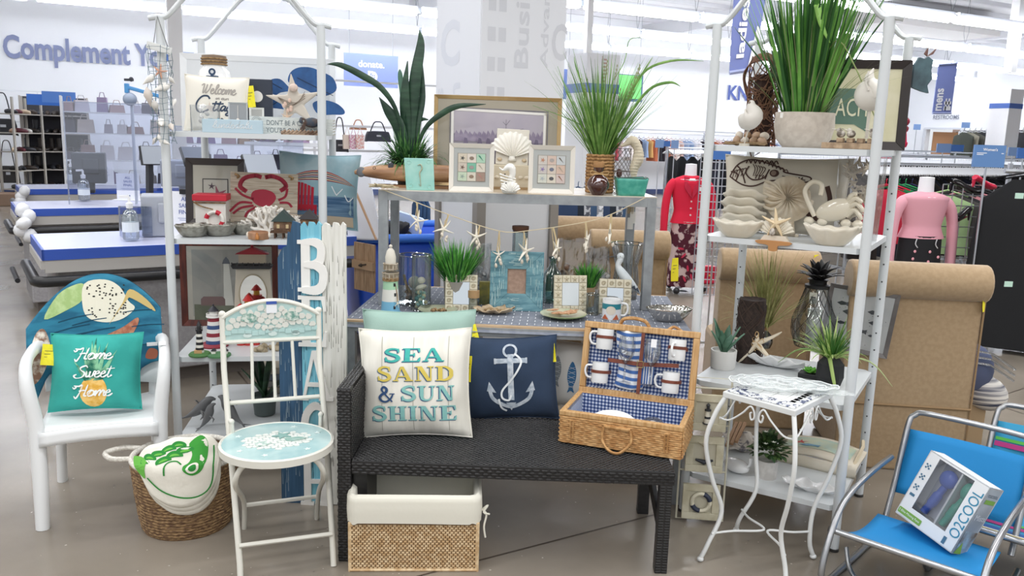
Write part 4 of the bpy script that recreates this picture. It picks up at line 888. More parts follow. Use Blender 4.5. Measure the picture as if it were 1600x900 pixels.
# small things along the front of the top shelf
p=onL(364,200.5,wz,.02);k=K(p);m=MB();h=hz(364,187,p);m.box((0,0,h/2),(90*k,.03,h));r=m.thing('script_block','pale blue block with white script writing on the front edge of the top shelf','sign',mt('#b9cfdb',r=.6),p,YL,bev=.002)
decal('script',mt('#eef3f6'),r,polys=cursive('lundedalu',0,h*.5,60*k,h*.3,.003),fn=lambda x,z:V((x,-.015,z)))
p=onL(372,199,wz,.08);k=K(p);h=hz(372,160,p);r=pic_frame('mini_frame','small clear grey frame with a hanging shell behind the script block',p,29*k,h,.006,mt('#c9ccce',r=.3),(mt('#bfc3c6',r=.5),),rx=-.05,rz=YL,th=.012)
m=MB();m.tube([(0,-.002,h*.9),(0,-.002,h*.5)],.001,4);m.ball((0,-.004,h*.42),(.007,.004,.009),8,6);m.out('shell_charm',mt('#e9e2d8'),r)
p=onL(325,199,wz,.05);k=K(p);r=T('shell_bag','clear bag of white shells and blue shred beside the script block','bag',p,YL)
m=MB();[m.ball((R.uniform(-.045,.0),R.uniform(-.015,.015),.015+.016*i),(.012,.009,.01),7,5,rot(R.random(),R.random(),0))for i in range(7)];m.out('white_shells',mt('#efece6',r=.4),r,kind='stuff')
m=MB();[m.tube([(.025+R.uniform(-.03,.03),R.uniform(-.02,.02),R.uniform(0,.05)),(.025+R.uniform(-.03,.03),R.uniform(-.02,.02),R.uniform(0,.06)),(.025+R.uniform(-.03,.03),R.uniform(-.02,.02),R.uniform(0,.06))],.002,4)for i in range(45)];m.out('blue_shred',mt('#5f9dbb',r=.5),r,kind='stuff')
m=MB();m.grid(lambda u,v:V((.062*cos(2*pi*u)-.01,.026*sin(2*pi*u)*(1-.5*v),.115*v)),14,5,True);m.out('clear_film',clear('#f4f6f8',.12,.1),r,smooth=1)
p=onL(404,200,wz,.36);k=K(p);h=hz(404,124,p);m=MB();m.box((0,0,h/2),(44*k,.04,h));r=m.thing('navy_box','navy box with a white round spot beside the Welcome pillow','box',mt('#2c3342',r=.5),p,YL,bev=.003)
decal('white_disc',mt('#e8e6e2'),r,polys=[ell(0,h*.68,8.5*k)],fn=lambda x,z:V((x,-.0205,z)))
p=onL(401,198,wz,.12);k=K(p);h=hz(401,168,p);r=pic_frame('mini_frame','tiny white frame with a grey shell left of the crab plaque',p,22*k,h,.008,mt('#eeeeea'),(mt('#dcdcd6'),),rx=-.05,rz=YL,th=.012)
m=MB();m.ball((0,.0,h/2),(.012,.006,.011),10,6);m.out('grey_shell',mt('#9a9c9c'),r,smooth=True)
# blue fish cut-outs
p=onL(478,200,wz,.45);k=K(p);Z=lambda py:hz(478,py,p);X_=lambda px:(px-478)*k
r=T('blue_fish_plaque','cobalt blue painted wooden fish cut-outs standing behind the big starfish','wall art',p,YL)
bl=mt('#2b5b95','#244d80',sc=14,r=.6)
def poly_px(pts,X=None,Zf=None):return[((X or X_)(a),(Zf or Z)(b))for a,b in pts]
m=MB();m.prism(spline(poly_px([(452,128),(456,114),(468,106),(486,105),(500,110),(520,120),(524,140),(500,150),(478,140),(462,134)]),4,True),.02);m.out('whale_body',bl,r,bev=.002)
m=MB();m.prism(spline(poly_px([(420,140),(426,127),(440,125),(451,135),(456,142),(440,146),(432,150)]),4,True),.018,rot(0,0,0));m.out('tail',bl,r,bev=.002)
m=MB();m.prism(poly_px([(420,158),(436,155),(445,172),(420,170)]),.018);m.out('lower_fin',bl,r,bev=.002)
m=MB();m.prism(spline(poly_px([(490,162),(505,156),(525,160),(537,170),(536,177),(520,178),(498,178)]),4,True),.022);o=m.out('side_fish',bl,r,bev=.002);o.location=(0,-.05,0)
decal('plank_lines',mt('#122640'),r,polys=strokes([poly_px([(421,128),(443,140)]),poly_px([(466,122),(520,148)]),poly_px([(422,170),(440,158)])],.003),fn=lambda x,z:V((x,-.001,z)))
# big starfish
p=onL(460,199,wz,.2);k=K(p);r=T('wooden_starfish','large grey beige starfish with netting and small shells on the top left shelf','starfish',p,YL)
c=(0,0,hz(460,160,p));m=MB();m.prism([(c[0]+rr_*cos(a),c[2]+rr_*sin(a))for rr_,a in[((45 if q%2==0 else 15)*k,pi/2+.1+q*pi/5)for q in range(10)]],.02);m.out('star_body',mt('#c9c0b4',r=.8,b=.3,bs=60),r,bev=.008)
m=MB();[m.tube(spline([(-.07,-.008,c[2]+.02),(-.02+i*.01,-.012,c[2]-.02+i*.006),(.05,-.008,c[2]+.02+i*.01)],4),.0012,4)for i in range(4)];m.out('netting',mt('#7b6d60'),r,kind='stuff')
m=MB();m.ball((.0,-.012,c[2]+.065),(.02,.014,.018),12,8);m.out('round_shell',mt('#d8c3b6',r=.5),r,smooth=True)
m=MB();starfish(m,(-.03,-.014,c[2]-.065),.028);m.out('little_starfish',mt('#d9bba2',r=.8),r)
m=MB();[m.ball((-.03+R.uniform(-.02,.02),-.012,c[2]-.02+R.uniform(-.03,.03)),(.008,.006,.01),7,5)for i in range(7)];m.out('shell_cluster',mt('#d6b9a9',r=.6),r,kind='stuff')
# don't be a crab
p=onL(455,199,wz,.06);k=K(p);h0,h1=hz(455,197,p),hz(455,171,p)
r=T('crab_plaque','whitewashed board lettered DONT BE A CRAB YOURE ON VACATION with a blue crab','sign',p,YL,None,-.06)
m=MB();m.prism([(-63*k,0),(63*k,-.0),(64*k,h1-h0),(-63*k,h1-h0+.004)],.012);m.out('board',mt('#d4d8d4','#bfc6c4',sc=20,st=(1,1,8),r=.7),r)
decal('lettering',mt('#6f7a80',r=.8),r,text=[text2("DON'T BE A CRAB",-4*k,(h1-h0)*.7,h=.022,w_=66*k),text2("YOU'RE ON VACATION",8*k,(h1-h0)*.25,h=.022,w_=92*k)])
decal('grey_flower',mt('#9aa2a4'),r,polys=strokes([ell(-52*k,h1*.5,.014+.006*(i%2),n=10)for i in range(3)],.0018))
m=MB();[m.tube([(63*k,.004,z*.012+.004),(63*k+.012,.0,z*.012+.008)],.003,5)for z in range(6)];m.out('edge_notches',mt('#c9c6bd'),r,kind='stuff')
m=MB();c=V((32*k,-.02,(h1-h0)*.75));m.ball(c,(.034,.014,.022),12,8)
for s_ in(-1,1):
    for j in range(3):m.tube(spline([c+V((s_*.02,0,-.008)),c+V((s_*(.035+.006*j),-.006,-.002-.012*j)),c+V((s_*(.03+.006*j),-.004,-.03-.004*j))],3),.004,5)
    m.tube(spline([c+V((s_*.025,0,.01)),c+V((s_*.045,-.004,.016)),c+V((s_*.045,-.008,-.004))],3),[.005,.005,.006,.007,.008,.009,.005],6)
m.out('crab',mt('#33404f','#5f4b40',sc=30,r=.5),r,smooth=True)
p=onL(468,206,wz,.03);m=MB();k=K(p);[m.tube([(x*k,0,.006),(x*k+.02,-.004,.02)],.004,6)for x in range(-28,30,6)];m.box((0,.01,.008),(56*k,.02,.016));m.thing('driftwood_piece','tiny driftwood and twig decoration on the front edge under the crab plaque','decoration',mt('#b79f88','#6d5342',sc=30,r=.8),p,YL)
# -- shell garland with net on the front left post
gp=LU(0,0,0);r=T('shell_garland','hanging net garland of seashells tied to the front post of the left rack','garland',gp,YL)
m=MB();zt,zb=1.985,1.47
for i in range(9):
    a=2*pi*i/9;m.tube(spline([(.045*cos(a)+.012*R.uniform(-1,1),.04*sin(a)-.03,1.87-(1.87-zb)*j/7)for j in range(8)],2),.0011,4)
for j in range(16):m.tube([(.045*cos(2*pi*i/9)+R.uniform(-.006,.006),.04*sin(2*pi*i/9)-.03,1.86-j*.025+R.uniform(-.006,.006))for i in range(9)],.0009,3,closed=True)
m.out('fish_net',mt('#5d7480',r=.8),r,kind='stuff')
m=MB();m.tube([(-.025,-.02,1.875),(-.005,-.02,1.99),(.03,-.02,1.87)],.002,5);m.out('hanging_cord',mt('#6b6a68'),r)
m=MB();m.box((.0,-.035,1.86),(.1,.01,.03),rot(0,.26,0));o=m.out('driftwood_tag',mt('#dfe0de',r=.7),r,bev=.002)
m=MB();starfish(m,(-.0,-.04,1.765),.032,rot(0,.3,0),wd=.2);m.out('orange_starfish',mt('#d8a68c',r=.8),r)
for i,(x,z,rx_,l)in enumerate(((-.04,1.73,.9,.05),(.05,1.73,-.7,.03),(.01,1.7,1.2,.06),(-.045,1.66,-.2,.06),(.055,1.64,.6,.03),(-.02,1.62,-.5,.05),(.0,1.555,1.3,.06),(.04,1.54,1.0,.04),(-.01,1.49,.4,.03),(-.03,1.48,-.6,.03),(.015,1.475,1.2,.03))):
    l*=.72;m=MB();m.lathe([(0,-l),(l*.25,-l*.3),(l*.42,.15*l),(l*.35,.5*l),(l*.12,.8*l),(0,l)],10,(x,-.055,z),rot(0,rx_,.3*i));m.out('seashell',mt(['#e6e3dd','#d6d2cc','#eeeae4','#d9cfc6'][i%4],r=.45),r,smooth=True)
# -- middle shelf
wz=2
p=onL(337,362,wz,.55);k=K(p);H=hz(334,247,p)
r=pic_frame('framed_print','dark framed print of two starfish on the middle left shelf',p,88*k,H,.034,mt('#3b3433',r=.4),(mt('#d9d3c2',r=.8),mt('#dcd6c8',r=.8),36*k,36*k,.005),rx=-.12,rz=YL)
s_=18*k;decal('print_border',mt('#2f2a2c'),r,polys=[rect(-s_-.004,H/2-s_-.004,s_+.004,H/2-s_),rect(-s_-.004,H/2+s_,s_+.004,H/2+s_+.004),rect(-s_-.004,H/2-s_,-s_,H/2+s_),rect(s_,H/2-s_,s_+.004,H/2+s_)],fn=lambda x,z:V((x,.0095,z+.005)))
star=lambda cx,cz,R1,R2,a0:[(cx+(R1 if q%2==0 else R2)*cos(a0+q*pi/5),cz+(R1 if q%2==0 else R2)*sin(a0+q*pi/5))for q in range(10)]
decal('starfish_print',mt('#8d4a5a'),r,polys=[star(.012,H/2-.018,.05,.014,1.8)],fn=lambda x,z:V((x,.0094,z+.005)));decal('small_star_print',mt('#4a3540'),r,polys=[star(-.018,H/2+.024,.02,.006,1.5)],fn=lambda x,z:V((x,.0094,z+.005)))
p=onL(505,360,wz,.45);k=K(p);H=118*k;W=124*k
r,f=pillow('beach_pillow','pillow printed with a striped umbrella and red beach chair on the middle left shelf',p+V((-.02,0,H/2)),W,H,.1,mt('#a9bfc6','#8fb0bb',sc=5,r=.9,con=(.45,.55)),-.2,YL-.05,ry=.03)
cl_=[(-W*.46,H*.12),(-W*.2,H*.3),(W*.05,H*.34),(W*.3,H*.24),(W*.48,H*.02),(W*.48,-.0),(0,H*.06),(-W*.2,H*.1)]
nb=9
for i in range(nb):
    def arc(o):return[(-W*.47+W*.95*t/12,H*(.08+.0-.02*t/12)+(.02+.028*(o))*H*3.1*sin(pi*min(1,(t/12)*1.0))*.9)for t in range(13)]
    a,b=arc(i/nb*1.7),arc((i+1)/nb*1.7-.02)
    decal('umbrella_stripe',mt(['#8e2f44','#d9c9a8','#3f4a5e','#b8b9c0','#7d3444','#d8cdb8','#46556e','#c9a98c','#a03a48'][i],r=.9),r,polys=[[a[t],a[t+1],b[t+1],b[t]]for t in range(12)],fn=f,off=.0015+.0002*i)
decal('sea_print',mt('#3d5f82','#6c8ba6',sc=10,st=(.4,1,6),r=.9),r,polys=[rect(-W*.46,-H*.34,W*.46,-H*.08)],fn=f,step=.03);decal('sand_print',mt('#c3b39c',r=.9),r,polys=[rect(-W*.45,-H*.47,W*.45,-H*.34)],fn=f,step=.03)
decal('red_chair_print',mt('#b32438',r=.9),r,polys=[[(-W*.29+i*.017*1,-H*.28),(-W*.29+i*.017,H*(.05+.04*sin(1+i*.5))),(-W*.29+i*.017+.013,H*(.05+.04*sin(1.3+i*.5))),(-W*.29+i*.017+.013,-H*.28)]for i in range(6)]+[rect(-W*.3,-H*.26,W*.0,-H*.2),rect(-W*.03,-H*.36,W*.0,-H*.2)],fn=f,off=.003,step=.03)
decal('gull_print',mt('#e4eaec',r=.9),r,polys=strokes([[(W*.17,.02),(W*.23,-.02),(W*.25,-.015),(W*.31,.01)],[(W*.34,-.02),(W*.39,-.05),(W*.45,-.03)]],.005),fn=f,off=.002)
tagY(r,(W*.5,0,H*.35),.03,.05)
p=onL(412,358,wz,.3);k=K(p);H=hz(412,270,p);W=101*k
r=T('crab_sign','weathered wood plaque with a red crab and white coral in front','sign',p,YL,None,-.1,.02);m=MB()
for i in range(3):m=MB();m.b2((-W/2,0,H*i/3+.0008),(W/2,.014,H*(i+1)/3-.0008));m.out('plank',mt('#a89a88','#c0b4a2',sc=10,st=(1,1,12),r=.8),r)
red=mt('#a32a3e',r=.7);C=lambda a,b:((a-412)*k,hz(412,b,p))
lg=lambda pts:[C(*q)for q in pts]
decal('crab_painting',red,r,polys=[spline(lg([(395,300),(410,296),(425,300),(430,310),(420,322),(404,322),(393,312)]),3,True)]+strokes([lg([(385,300),(376,292),(382,280),(398,275),(407,277)]),lg([(437,297),(445,290),(438,280),(424,275),(414,277)])],.02)+strokes([lg([(396,312),(380,306),(369,296)]),lg([(394,318),(376,318),(361,332)]),lg([(396,322),(378,326),(366,335)]),lg([(400,324),(388,332),(384,340)]),lg([(434,312),(444,306),(447,294)]),lg([(436,316),(448,316),(454,322)])],.011),off=.0015)
m=MB();[m.tube(spline([(s_*W*.4,-.004,H*.9),(s_*W*.4+.01,-.01,H*.93),(s_*W*.4-.01,-.008,H*.96)],3),.005,6)for s_ in(-1,1)];m.out('rope_knot',rope,r)
p=onL(424,357,wz,.16);k=K(p);r=T('coral_piece','branching white coral standing before the red crab plaque','coral',p,YL);m=MB();rr=random.Random(5)
def branch(q,d,l,rad,n):
    e=q+d*l;m.tube([q,q+d*l*.5+V((rr.uniform(-.004,.004),)*3),e],[rad,rad*.85,rad*.75],7);m.ball(e,rad*.85,7,5)
    if n:
        for _ in range(3 if n>1 else 2):branch(e,(d+V((rr.uniform(-1,1),rr.uniform(-.4,.4),rr.uniform(-.3,.8)))).normalized(),l*.78,rad*.8,n-1)
for a in(-1.1,-.55,0,.5,1.1):branch(V((a*.015,0,.01)),V((sin(a),rr.uniform(-.2,.2),cos(a))),.045,.011,3)
m.ball((0,0,.01),(.05,.03,.02),10,6);m.out('coral_branches',mt('#e9e4dc',r=.7,b=.3,bs=150),r,smooth=True)
for j,(px,s2)in enumerate(((463,.6),)):
    p2=onL(px,357,wz,.3);m=MB();[branch(V((a*.01,0,0)),V((sin(a),0,cos(a))),.034,.008,2)for a in(-.9,-.3,.4,1)];m.thing('coral_piece','smaller white coral behind the little wooden houses','coral',mt('#e3ddd4',r=.7),p2+V((0,0,.0)),YL,smooth=True)
# beach hut box
p=onL(333,361,wz,.24);k=K(p);H=hz(333,302,p);W=45*k
r=T('beach_hut_box','white wooden box with red lid and a red white lifebuoy','box',p,YL)
m=MB();m.box((0,0,H*.42),(W,.09,H*.84));m.out('box_body',mt('#e2dfd8',r=.7),r,bev=.002);m=MB();m.box((0,-.005,H*.91),(W*1.12,.12,H*.16));m.out('red_lid',mt('#c7253a',r=.5),r,bev=.003)
m=MB();m.tube([(W*.13+.036*cos(t*pi/12),-.052,H*.36+.036*sin(t*pi/12))for t in range(24)],.0095,8,closed=True);b_=m.out('lifebuoy',mt('#ece8e0',r=.6),r,smooth=True)
for a in(.8,2.4,4.0,5.5):m=MB();m.tube([(W*.13+.036*cos(a+t*.14),-.052,H*.36+.036*sin(a+t*.14))for t in range(5)],.0105,8);m.out('red_band',mt('#c7253a',r=.5),b_,smooth=True)
m=MB();m.tube(spline([(-W*.55,-.05,H*.8),(-W*.3,-.055,H*.7),(W*.1,-.055,H*.62)],4),.003,5);m.tube([(-W*.52,-.05,H*.78),(W*.52,-.05,H*.78)],.003,5);m.out('cord',rope,r)
# metal bowls
def bowl(p,R1,R2,H,lab,mat,fl=10,name='bowl',amp=.06,yaw=0,fill=None):
    r=T(name,lab,'bowl',p,yaw);m=MB()
    def fn(u,v):
        a=2*pi*u;t=v;w_=1+amp*cos(fl*a)*t;rad=(R2+(R1-R2)*t**.75)*w_;return V((rad*cos(a),rad*sin(a),H*t**1.25*(1+.3*amp*cos(fl*a))))
    m.grid(fn,60,8,True);m.add([(R2*cos(2*pi*i/30),R2*sin(2*pi*i/30),.0005)for i in range(30)],[tuple(range(30))]);m.out('shell',mat,r,smooth=1,solid=.004);return r
pew=mt('#8f8d84','#a9a79e',sc=40,r=.35,m=.8)
for px,py,R_,lab,b in((302,365,26,'shallow pewter scalloped dish nearest the rack post',.0),(342,363,27,'middle pewter scalloped dish filled with tiny shells',.04),(382,362,22,'third pewter dish partly behind the wooden ring dish',.1)):
    p=onL(px,py,wz,b+.1);k=K(p);bowl(p,R_*k,R_*k*.5,hz(px,py-14,p),lab,pew)
p=onL(342,356,wz,.16)+V((0,0,.03));m=MB();[m.ball((R.uniform(-.05,.05),R.uniform(-.03,.03),R.uniform(.0,.014)),(.008,.006,.005),6,5,rot(R.random(),R.random(),R.random()))for i in range(60)];m.thing('tiny_shells','heap of tiny grey shells in the middle pewter dish','shells',mt('#8d8580','#c8c2ba',sc=40,r=.6),p,kind='stuff')
p=onL(404,366,wz,.03);k=K(p);r=T('ring_dish','low wooden ring dish with pale shells on its sides','dish',p,YL);m=MB();m.lathe([(15*k,0),(16*k,.008),(16*k,.03),(14*k,.034),(13*k,.01)],24);m.out('ring',mt('#b98d6e','#9c7356',sc=20,r=.5),r,smooth=True)
m=MB();[m.ball((s_*15.5*k,-.005,.02),(.009,.01,.013),8,6)for s_ in(-1,1)];m.out('shell_trim',mt('#ece2d4',r=.4),r,smooth=True)
m=MB();m.lathe([(0,0),(.008,0),(.009,.014),(.005,.02),(.005,.028),(0,.03)],10,(0,-16.5*k,.004));m.out('amber_charm',mt('#b8783c',r=.3),r,smooth=True)
def hut(px,py,W_,H_,lab,b,roof='#3b4a48'):
    p=onL(px,py,wz,b);k=K(p);W=W_*k;H=H_*k;r=T('driftwood_house',lab,'ornament',p,YL)
    m=MB();m.b2((-W*.4,-W*.3,H*.25),(W*.4,W*.3,H*.62));m.out('cabin',mt('#6d5240','#8a6c52',sc=30,r=.8),r)
    m=MB();[m.bar((x*W*.36,y*W*.26,0),(x*W*.36,y*W*.26,H*.26),.007)for x in(-1,0,1)for y in(-1,1)];m.b2((-W*.55,-W*.42,H*.2),(W*.5,W*.35,H*.25));m.out('stilts',mt('#59402f',r=.8),r)
    m=MB();m.prism([(-W*.52,H*.6),(W*.52,H*.6),(0,H)],W*.8,Matrix.Translation((0,-W*.4,0)).to_3x3());o=m.out('roof',mt(roof,r=.7),r);o.location=(0,-W*.4,0)
    m=MB();[m.b2((x*W-.006,-W*.31-.002,H*.35),(x*W+.006,-W*.3,H*.5))for x in(-.2,.2)];m.out('window',mt('#c9b48a'),r)
    m=MB();[m.bar((x*W*.1,-W*.42,H*.25),(x*W*.1,-W*.42,H*.36),.003)for x in range(-5,6,2)];m.bar((-W*.52,-W*.42,H*.36),(W*.5,-W*.42,H*.36),.003);m.out('railing',mt('#59402f'),r)
hut(443,360,34,44,'little stilted wooden beach house with a green roof',.08);hut(483,356,30,36,'second little wooden house with dark roof behind the beach sign top',.3,'#4a474a')
# -- third shelf
wz=1
p=onL(362,545,wz,.62);k=K(p);H=hz(362,376,p);z0=hz(362,508,p)
r=pic_frame('lighthouse_picture','red brown framed picture of a lighthouse and red cottage hung inside the left rack',p+V((0,0,.0)),146*k,H,.032,mt('#6b2f22','#4a1f18',sc=8,st=(6,6,1),r=.4),(mt('#d7d3c6',r=.8),mt('#c0bfb6','#a9a9a4',sc=3,r=.8),112*k,H-.1),rx=-.02,rz=YL)
C=lambda a,b:((a-362)*k,hz(362,b,p));yy=lambda x,z:V((x,.0098,z))
decal('painted_field',mt('#565c4c','#6f7262',sc=9),r,polys=[[C(308,500),C(415,500),C(415,480),C(308,476)]],fn=yy)
decal('painted_tower',mt('#c4c4bc'),r,polys=[[C(352,478),C(367,478),C(361,412),C(353,412)]],fn=yy,off=.0016);decal('painted_lantern',mt('#5b6068'),r,polys=[[C(351,413),C(363,413),C(361,407),C(357,402),C(353,407)]],fn=yy,off=.002)
decal('painted_cottage',mt('#6f5a58'),r,polys=[[C(318,478),C(354,478),C(354,468),C(350,464),C(322,464),C(318,468)]],fn=yy,off=.002)
# big lighthouse mirror
p=onL(397,545,wz,.36);k=K(p);Z=lambda y:hz(397,y,p);r=T('lighthouse_mirror','tall cream lighthouse shaped mirror with red roof and black balcony','mirror',p,YL)
m=MB();m.prism([(-31*k,0),(33*k,0),(26*k,Z(420)),(-24*k,Z(420))],.03);m.out('tower',mt('#cdc5b4',r=.6),r,bev=.003)
m=MB();m.b2((-19*k,-.01,Z(411)),(21*k,.03,Z(397)));m.out('lantern_room',mt('#c9b9a0',r=.6),r)
m=MB();m.prism([(-24*k,Z(397)),(26*k,Z(397)),(3*k,Z(387)),(-1*k,Z(387))],.05);m.ball((1*k,.02,Z(385)),.008,8,6);o=m.out('roof',mt('#a8232f',r=.5),r,bev=.002);o.location=(0,-.02,0)
m=MB();m.prism([(-27*k,Z(419)),(29*k,Z(419)),(31*k,Z(414)),(-30*k,Z(414))],.06);[m.bar((x*k,-.0,Z(414)),(x*k,-.0,Z(409)),.004)for x in range(-28,31,8)];m.bar((-29*k,0,Z(410.5)),(30*k,0,Z(410.5)),.003);o=m.out('balcony',mt('#242326',r=.5),r);o.location=(0,-.03,0)
m=MB();m.prism(ell(1*k,Z(460),20*k,Z(428)-Z(458),32),.003);o=m.out('mirror_glass',mt('#e9eeee',r=.02,m=1),r);o.location=(0,-.004,0)
m=MB();m.tube([(x,-.004,z)for x,z in ell(1*k,Z(460),20.5*k,Z(428)-Z(458)+.004,32)],.003,6,closed=True);m.out('mirror_rim',mt('#b3a68c',r=.5),r)
def lighthouse(name,lab,p,H,R1,R2,bands,top,base=None,cat='lighthouse',spiral=False,roomc='#e8e6e0',roofc=None):
    r=T(name,lab,cat,p,YL);n=len(bands);zb=.0
    if base:m=MB();m.lathe([(R1*base[1],0),(R1*base[1]*1.05,.006),(R1*base[1]*.9,.014),(0,.016)],20);m.out('base',mt(base[0],r=.7,b=.3),r,smooth=True);zb=.013
    for i,c in enumerate(bands):
        t0,t1=i/n,(i+1)/n;hh=H*.7-zb
        m=MB();m.lathe([(R1+(R2-R1)*t0,zb+hh*t0),(R1+(R2-R1)*t1,zb+hh*t1)],20);o=m.out('band',mt(c,r=.5),r,smooth=True)
    z=H*.7;m=MB();m.lathe([(R2*1.3,z),(R2*1.35,z+H*.02),(R2*1.3,z+H*.03)],16);[m.bar((R2*1.25*cos(a*pi/5),R2*1.25*sin(a*pi/5),z+.02*H),(R2*1.25*cos(a*pi/5),R2*1.25*sin(a*pi/5),z+.08*H),R2*.1)for a in range(10)];m.tube([(R2*1.25*cos(a*pi/8),R2*1.25*sin(a*pi/8),z+.085*H)for a in range(16)],R2*.07,5,closed=True);m.out('gallery',mt(top,r=.5),r)
    m=MB();m.lathe([(R2*.75,z+.03*H),(R2*.75,z+H*.15)],10);m.out('lantern_room',mt(roomc,r=.4),r)
    m=MB();m.lathe([(R2*1.0,z+H*.15),(R2*.5,z+H*.23),(R2*.12,z+H*.27),(R2*.12,H)],12);m.ball((0,0,H-.002),R2*.18,8,6);m.out('cap',mt(roofc or top,r=.5),r,smooth=True)
    return r
p=onL(312,541,wz,.03);k=K(p);r=lighthouse('striped_lighthouse','small black and white lighthouse on a green base at the front of the third shelf',p,56*k,6.5*k,4*k,['#e6e2d8','#1f1f22']*4,'#1d1d20',('#4f7d45',2.5),roomc='#3a3a3c')
m=MB();m.b2((-.02,-.024,.012),(.012,-.006,.028));m.prism([(-.022,.028),(.014,.028),(-.004,.038)],.02);m.out('keeper_house',mt('#c9a070',r=.7),r)
p=onL(335,530,wz,.2);k=K(p);r=lighthouse('striped_lighthouse','larger red white and blue striped lighthouse on a red base',p,66*k,13*k,8.5*k,['#3a5484','#e9e6e2','#8e2a38','#e9e6e2','#3a5484','#e9e6e2','#8e2a38'],'#ece9e6',('#8c2f3c',1.6),roofc='#34343c')
p=onL(342,546,wz,.02);k=K(p);r=T('cottage_ornament','pair of tiny white cottages on a green base at the front of the third shelf','ornament',p,YL);m=MB();m.lathe([(18*k,0),(18*k,.008),(0,.013)],20);m.out('green_base',mt('#55845a',r=.8),r,smooth=True)
for x in(-8,10):m=MB();m.b2((x*k-.009,-.008,.01),(x*k+.009,.008,.024));m.out('cottage',mt('#ece8e0'),r);m=MB();m.prism([(x*k-.012,.023),(x*k+.012,.023),(x*k,.035)],.02);o=m.out('roof',mt('#3c3f44'),r);o.location=(0,-.01,0)
p=onL(384,520,wz,.22);k=K(p);r=T('red_lighthouse_trio','cluster of three red capped toy lighthouses before the oval mirror','ornament',p,YL)
for x,h,w_ in((-7,66,7),(5,80,8),(15,60,6)):
    m=MB();m.lathe([(w_*k,0),(w_*.8*k,h*.7*k),(w_*1.1*k,h*.72*k),(w_*1.1*k,h*.78*k)],12,(x*k,0,0));t_=m.out('tower',mt('#b8322c',r=.5),r,smooth=True);m=MB();m.cyl((x*k,0,h*.78*k),w_*.6*k,h*.1*k,10);m.out('lamp',mt('#e8b64a',r=.4),t_);m=MB();m.lathe([(w_*1.1*k,h*.88*k),(w_*.4*k,h*.97*k),(0,h*k)],12,(x*k,0,0));m.out('cap',mt('#c42a26',r=.4),t_)
p=onL(420,545,wz,.1);m=MB();[m.ball((R.uniform(-.06,.05),R.uniform(-.03,.03),R.uniform(.005,.02)),(.018,.015,.012),8,6,rot(R.random(),R.random(),0))for i in range(14)];m.thing('pebble_base','low mound of tan pebbles on the third shelf beside the beach sign','pebbles',mt('#8f8066','#b3a58c',sc=30,r=.8),p,YL,kind='stuff')
# -- bottom shelf
wz=0
def dolphin(c,yaw,s_,lean_,lab):
    r=T('dolphin_figure',lab,'figurine',c,yaw);m=MB();M=rot(0,lean_,0);
    q=spline([(-.14,0,.02),(-.09,0,.05),(-.03,0,.1),(.02,0,.16),(.05,0,.21),(.085,0,.235),(.12,0,.235)],4);rad=spline([(.006,),(.02,),(.042,),(.05,),(.04,),(.024,),(.008,)],4)
    m.tube([M@V(x)*s_ for x in q],[a[0]*s_ for a in rad],12);m.out('body',mt('#6d6e70',r=.35),r,smooth=True)
    m=MB();m.tube([M@V((x,y,z))*s_ for x,y,z in((-.0,0,.16),(-.05,0,.2),(-.07,0,.19))],[.02*s_,.012*s_,.003*s_],8,flat=.35);m.tube([M@V(x)*s_ for x in((.02,-.04,.13),(.05,-.08,.09),(.03,-.1,.06))],[.016*s_,.012*s_,.003*s_],8,flat=.4);m.out('fin',mt('#6d6e70',r=.35),r,smooth=True)
    m=MB();m.tube([M@V(x)*s_ for x in((-.19,-.05,.01),(-.14,0,.02),(-.19,.05,.01))],[.004*s_,.016*s_,.004*s_],8,flat=.4);m.out('tail_fluke',mt('#5f6062',r=.35),r,smooth=True)
    m=MB();m.ball(M@V((.07,-.026,.228))*s_,.004*s_,6,5);m.out('eye',mt('#1a1a1a'),r)
    return r
dolphin(LU(.06,.15,LZ[0]+.02),.1,.52,.15,'grey leaping dolphin figure nearest the front post');dolphin(LU(.2,.12,LZ[0]+.02),pi-.2,.52,-.1,'grey dolphin figure facing the first one');dolphin(LU(.13,.1,LZ[0]+.02),.3,.4,-.3,'smaller grey dolphin between the two larger ones')
p=onL(398,0,0,.3)+V((0,0,.005));r=T('snake_plant','dark green snake plant seen through the metal chair back','plant',p,YL);m=MB();m.lathe([(.05,0),(.06,.1),(.058,.1),(.05,.08),(0,.08)],20);m.out('pot',mt('#56605f',r=.6),r,smooth=True)
for a,L_,t_,w_ in((-.3,.42,1.35,.085),(2.8,.34,1.25,.06),(2.6,.26,1.45,.055),(3.6,.2,1.0,.07),(.2,.2,.75,.06)):m=MB();leaf(m,(0,0,.08),a,L_,w_,t_,.05);m.out('leaf',mt('#26402f','#3a5a3e',sc=6,st=(1,1,6),r=.4),r,solid=.004,smooth=1)
p=LU(.3,.62,LZ[0]+.003);r=T('book_stack','stack of muted books lying behind the snake plant','books',p,YL+.1)
for i,c in enumerate(('#a99f90','#8c8a86','#6d7480','#b8ae9c')):m=MB();m.b2((-.02+.01*(i%2),0,i*.036),(.3-.015*i,.2,i*.036+.034));m.out('book',mt(c,r=.7),r,bev=.003)
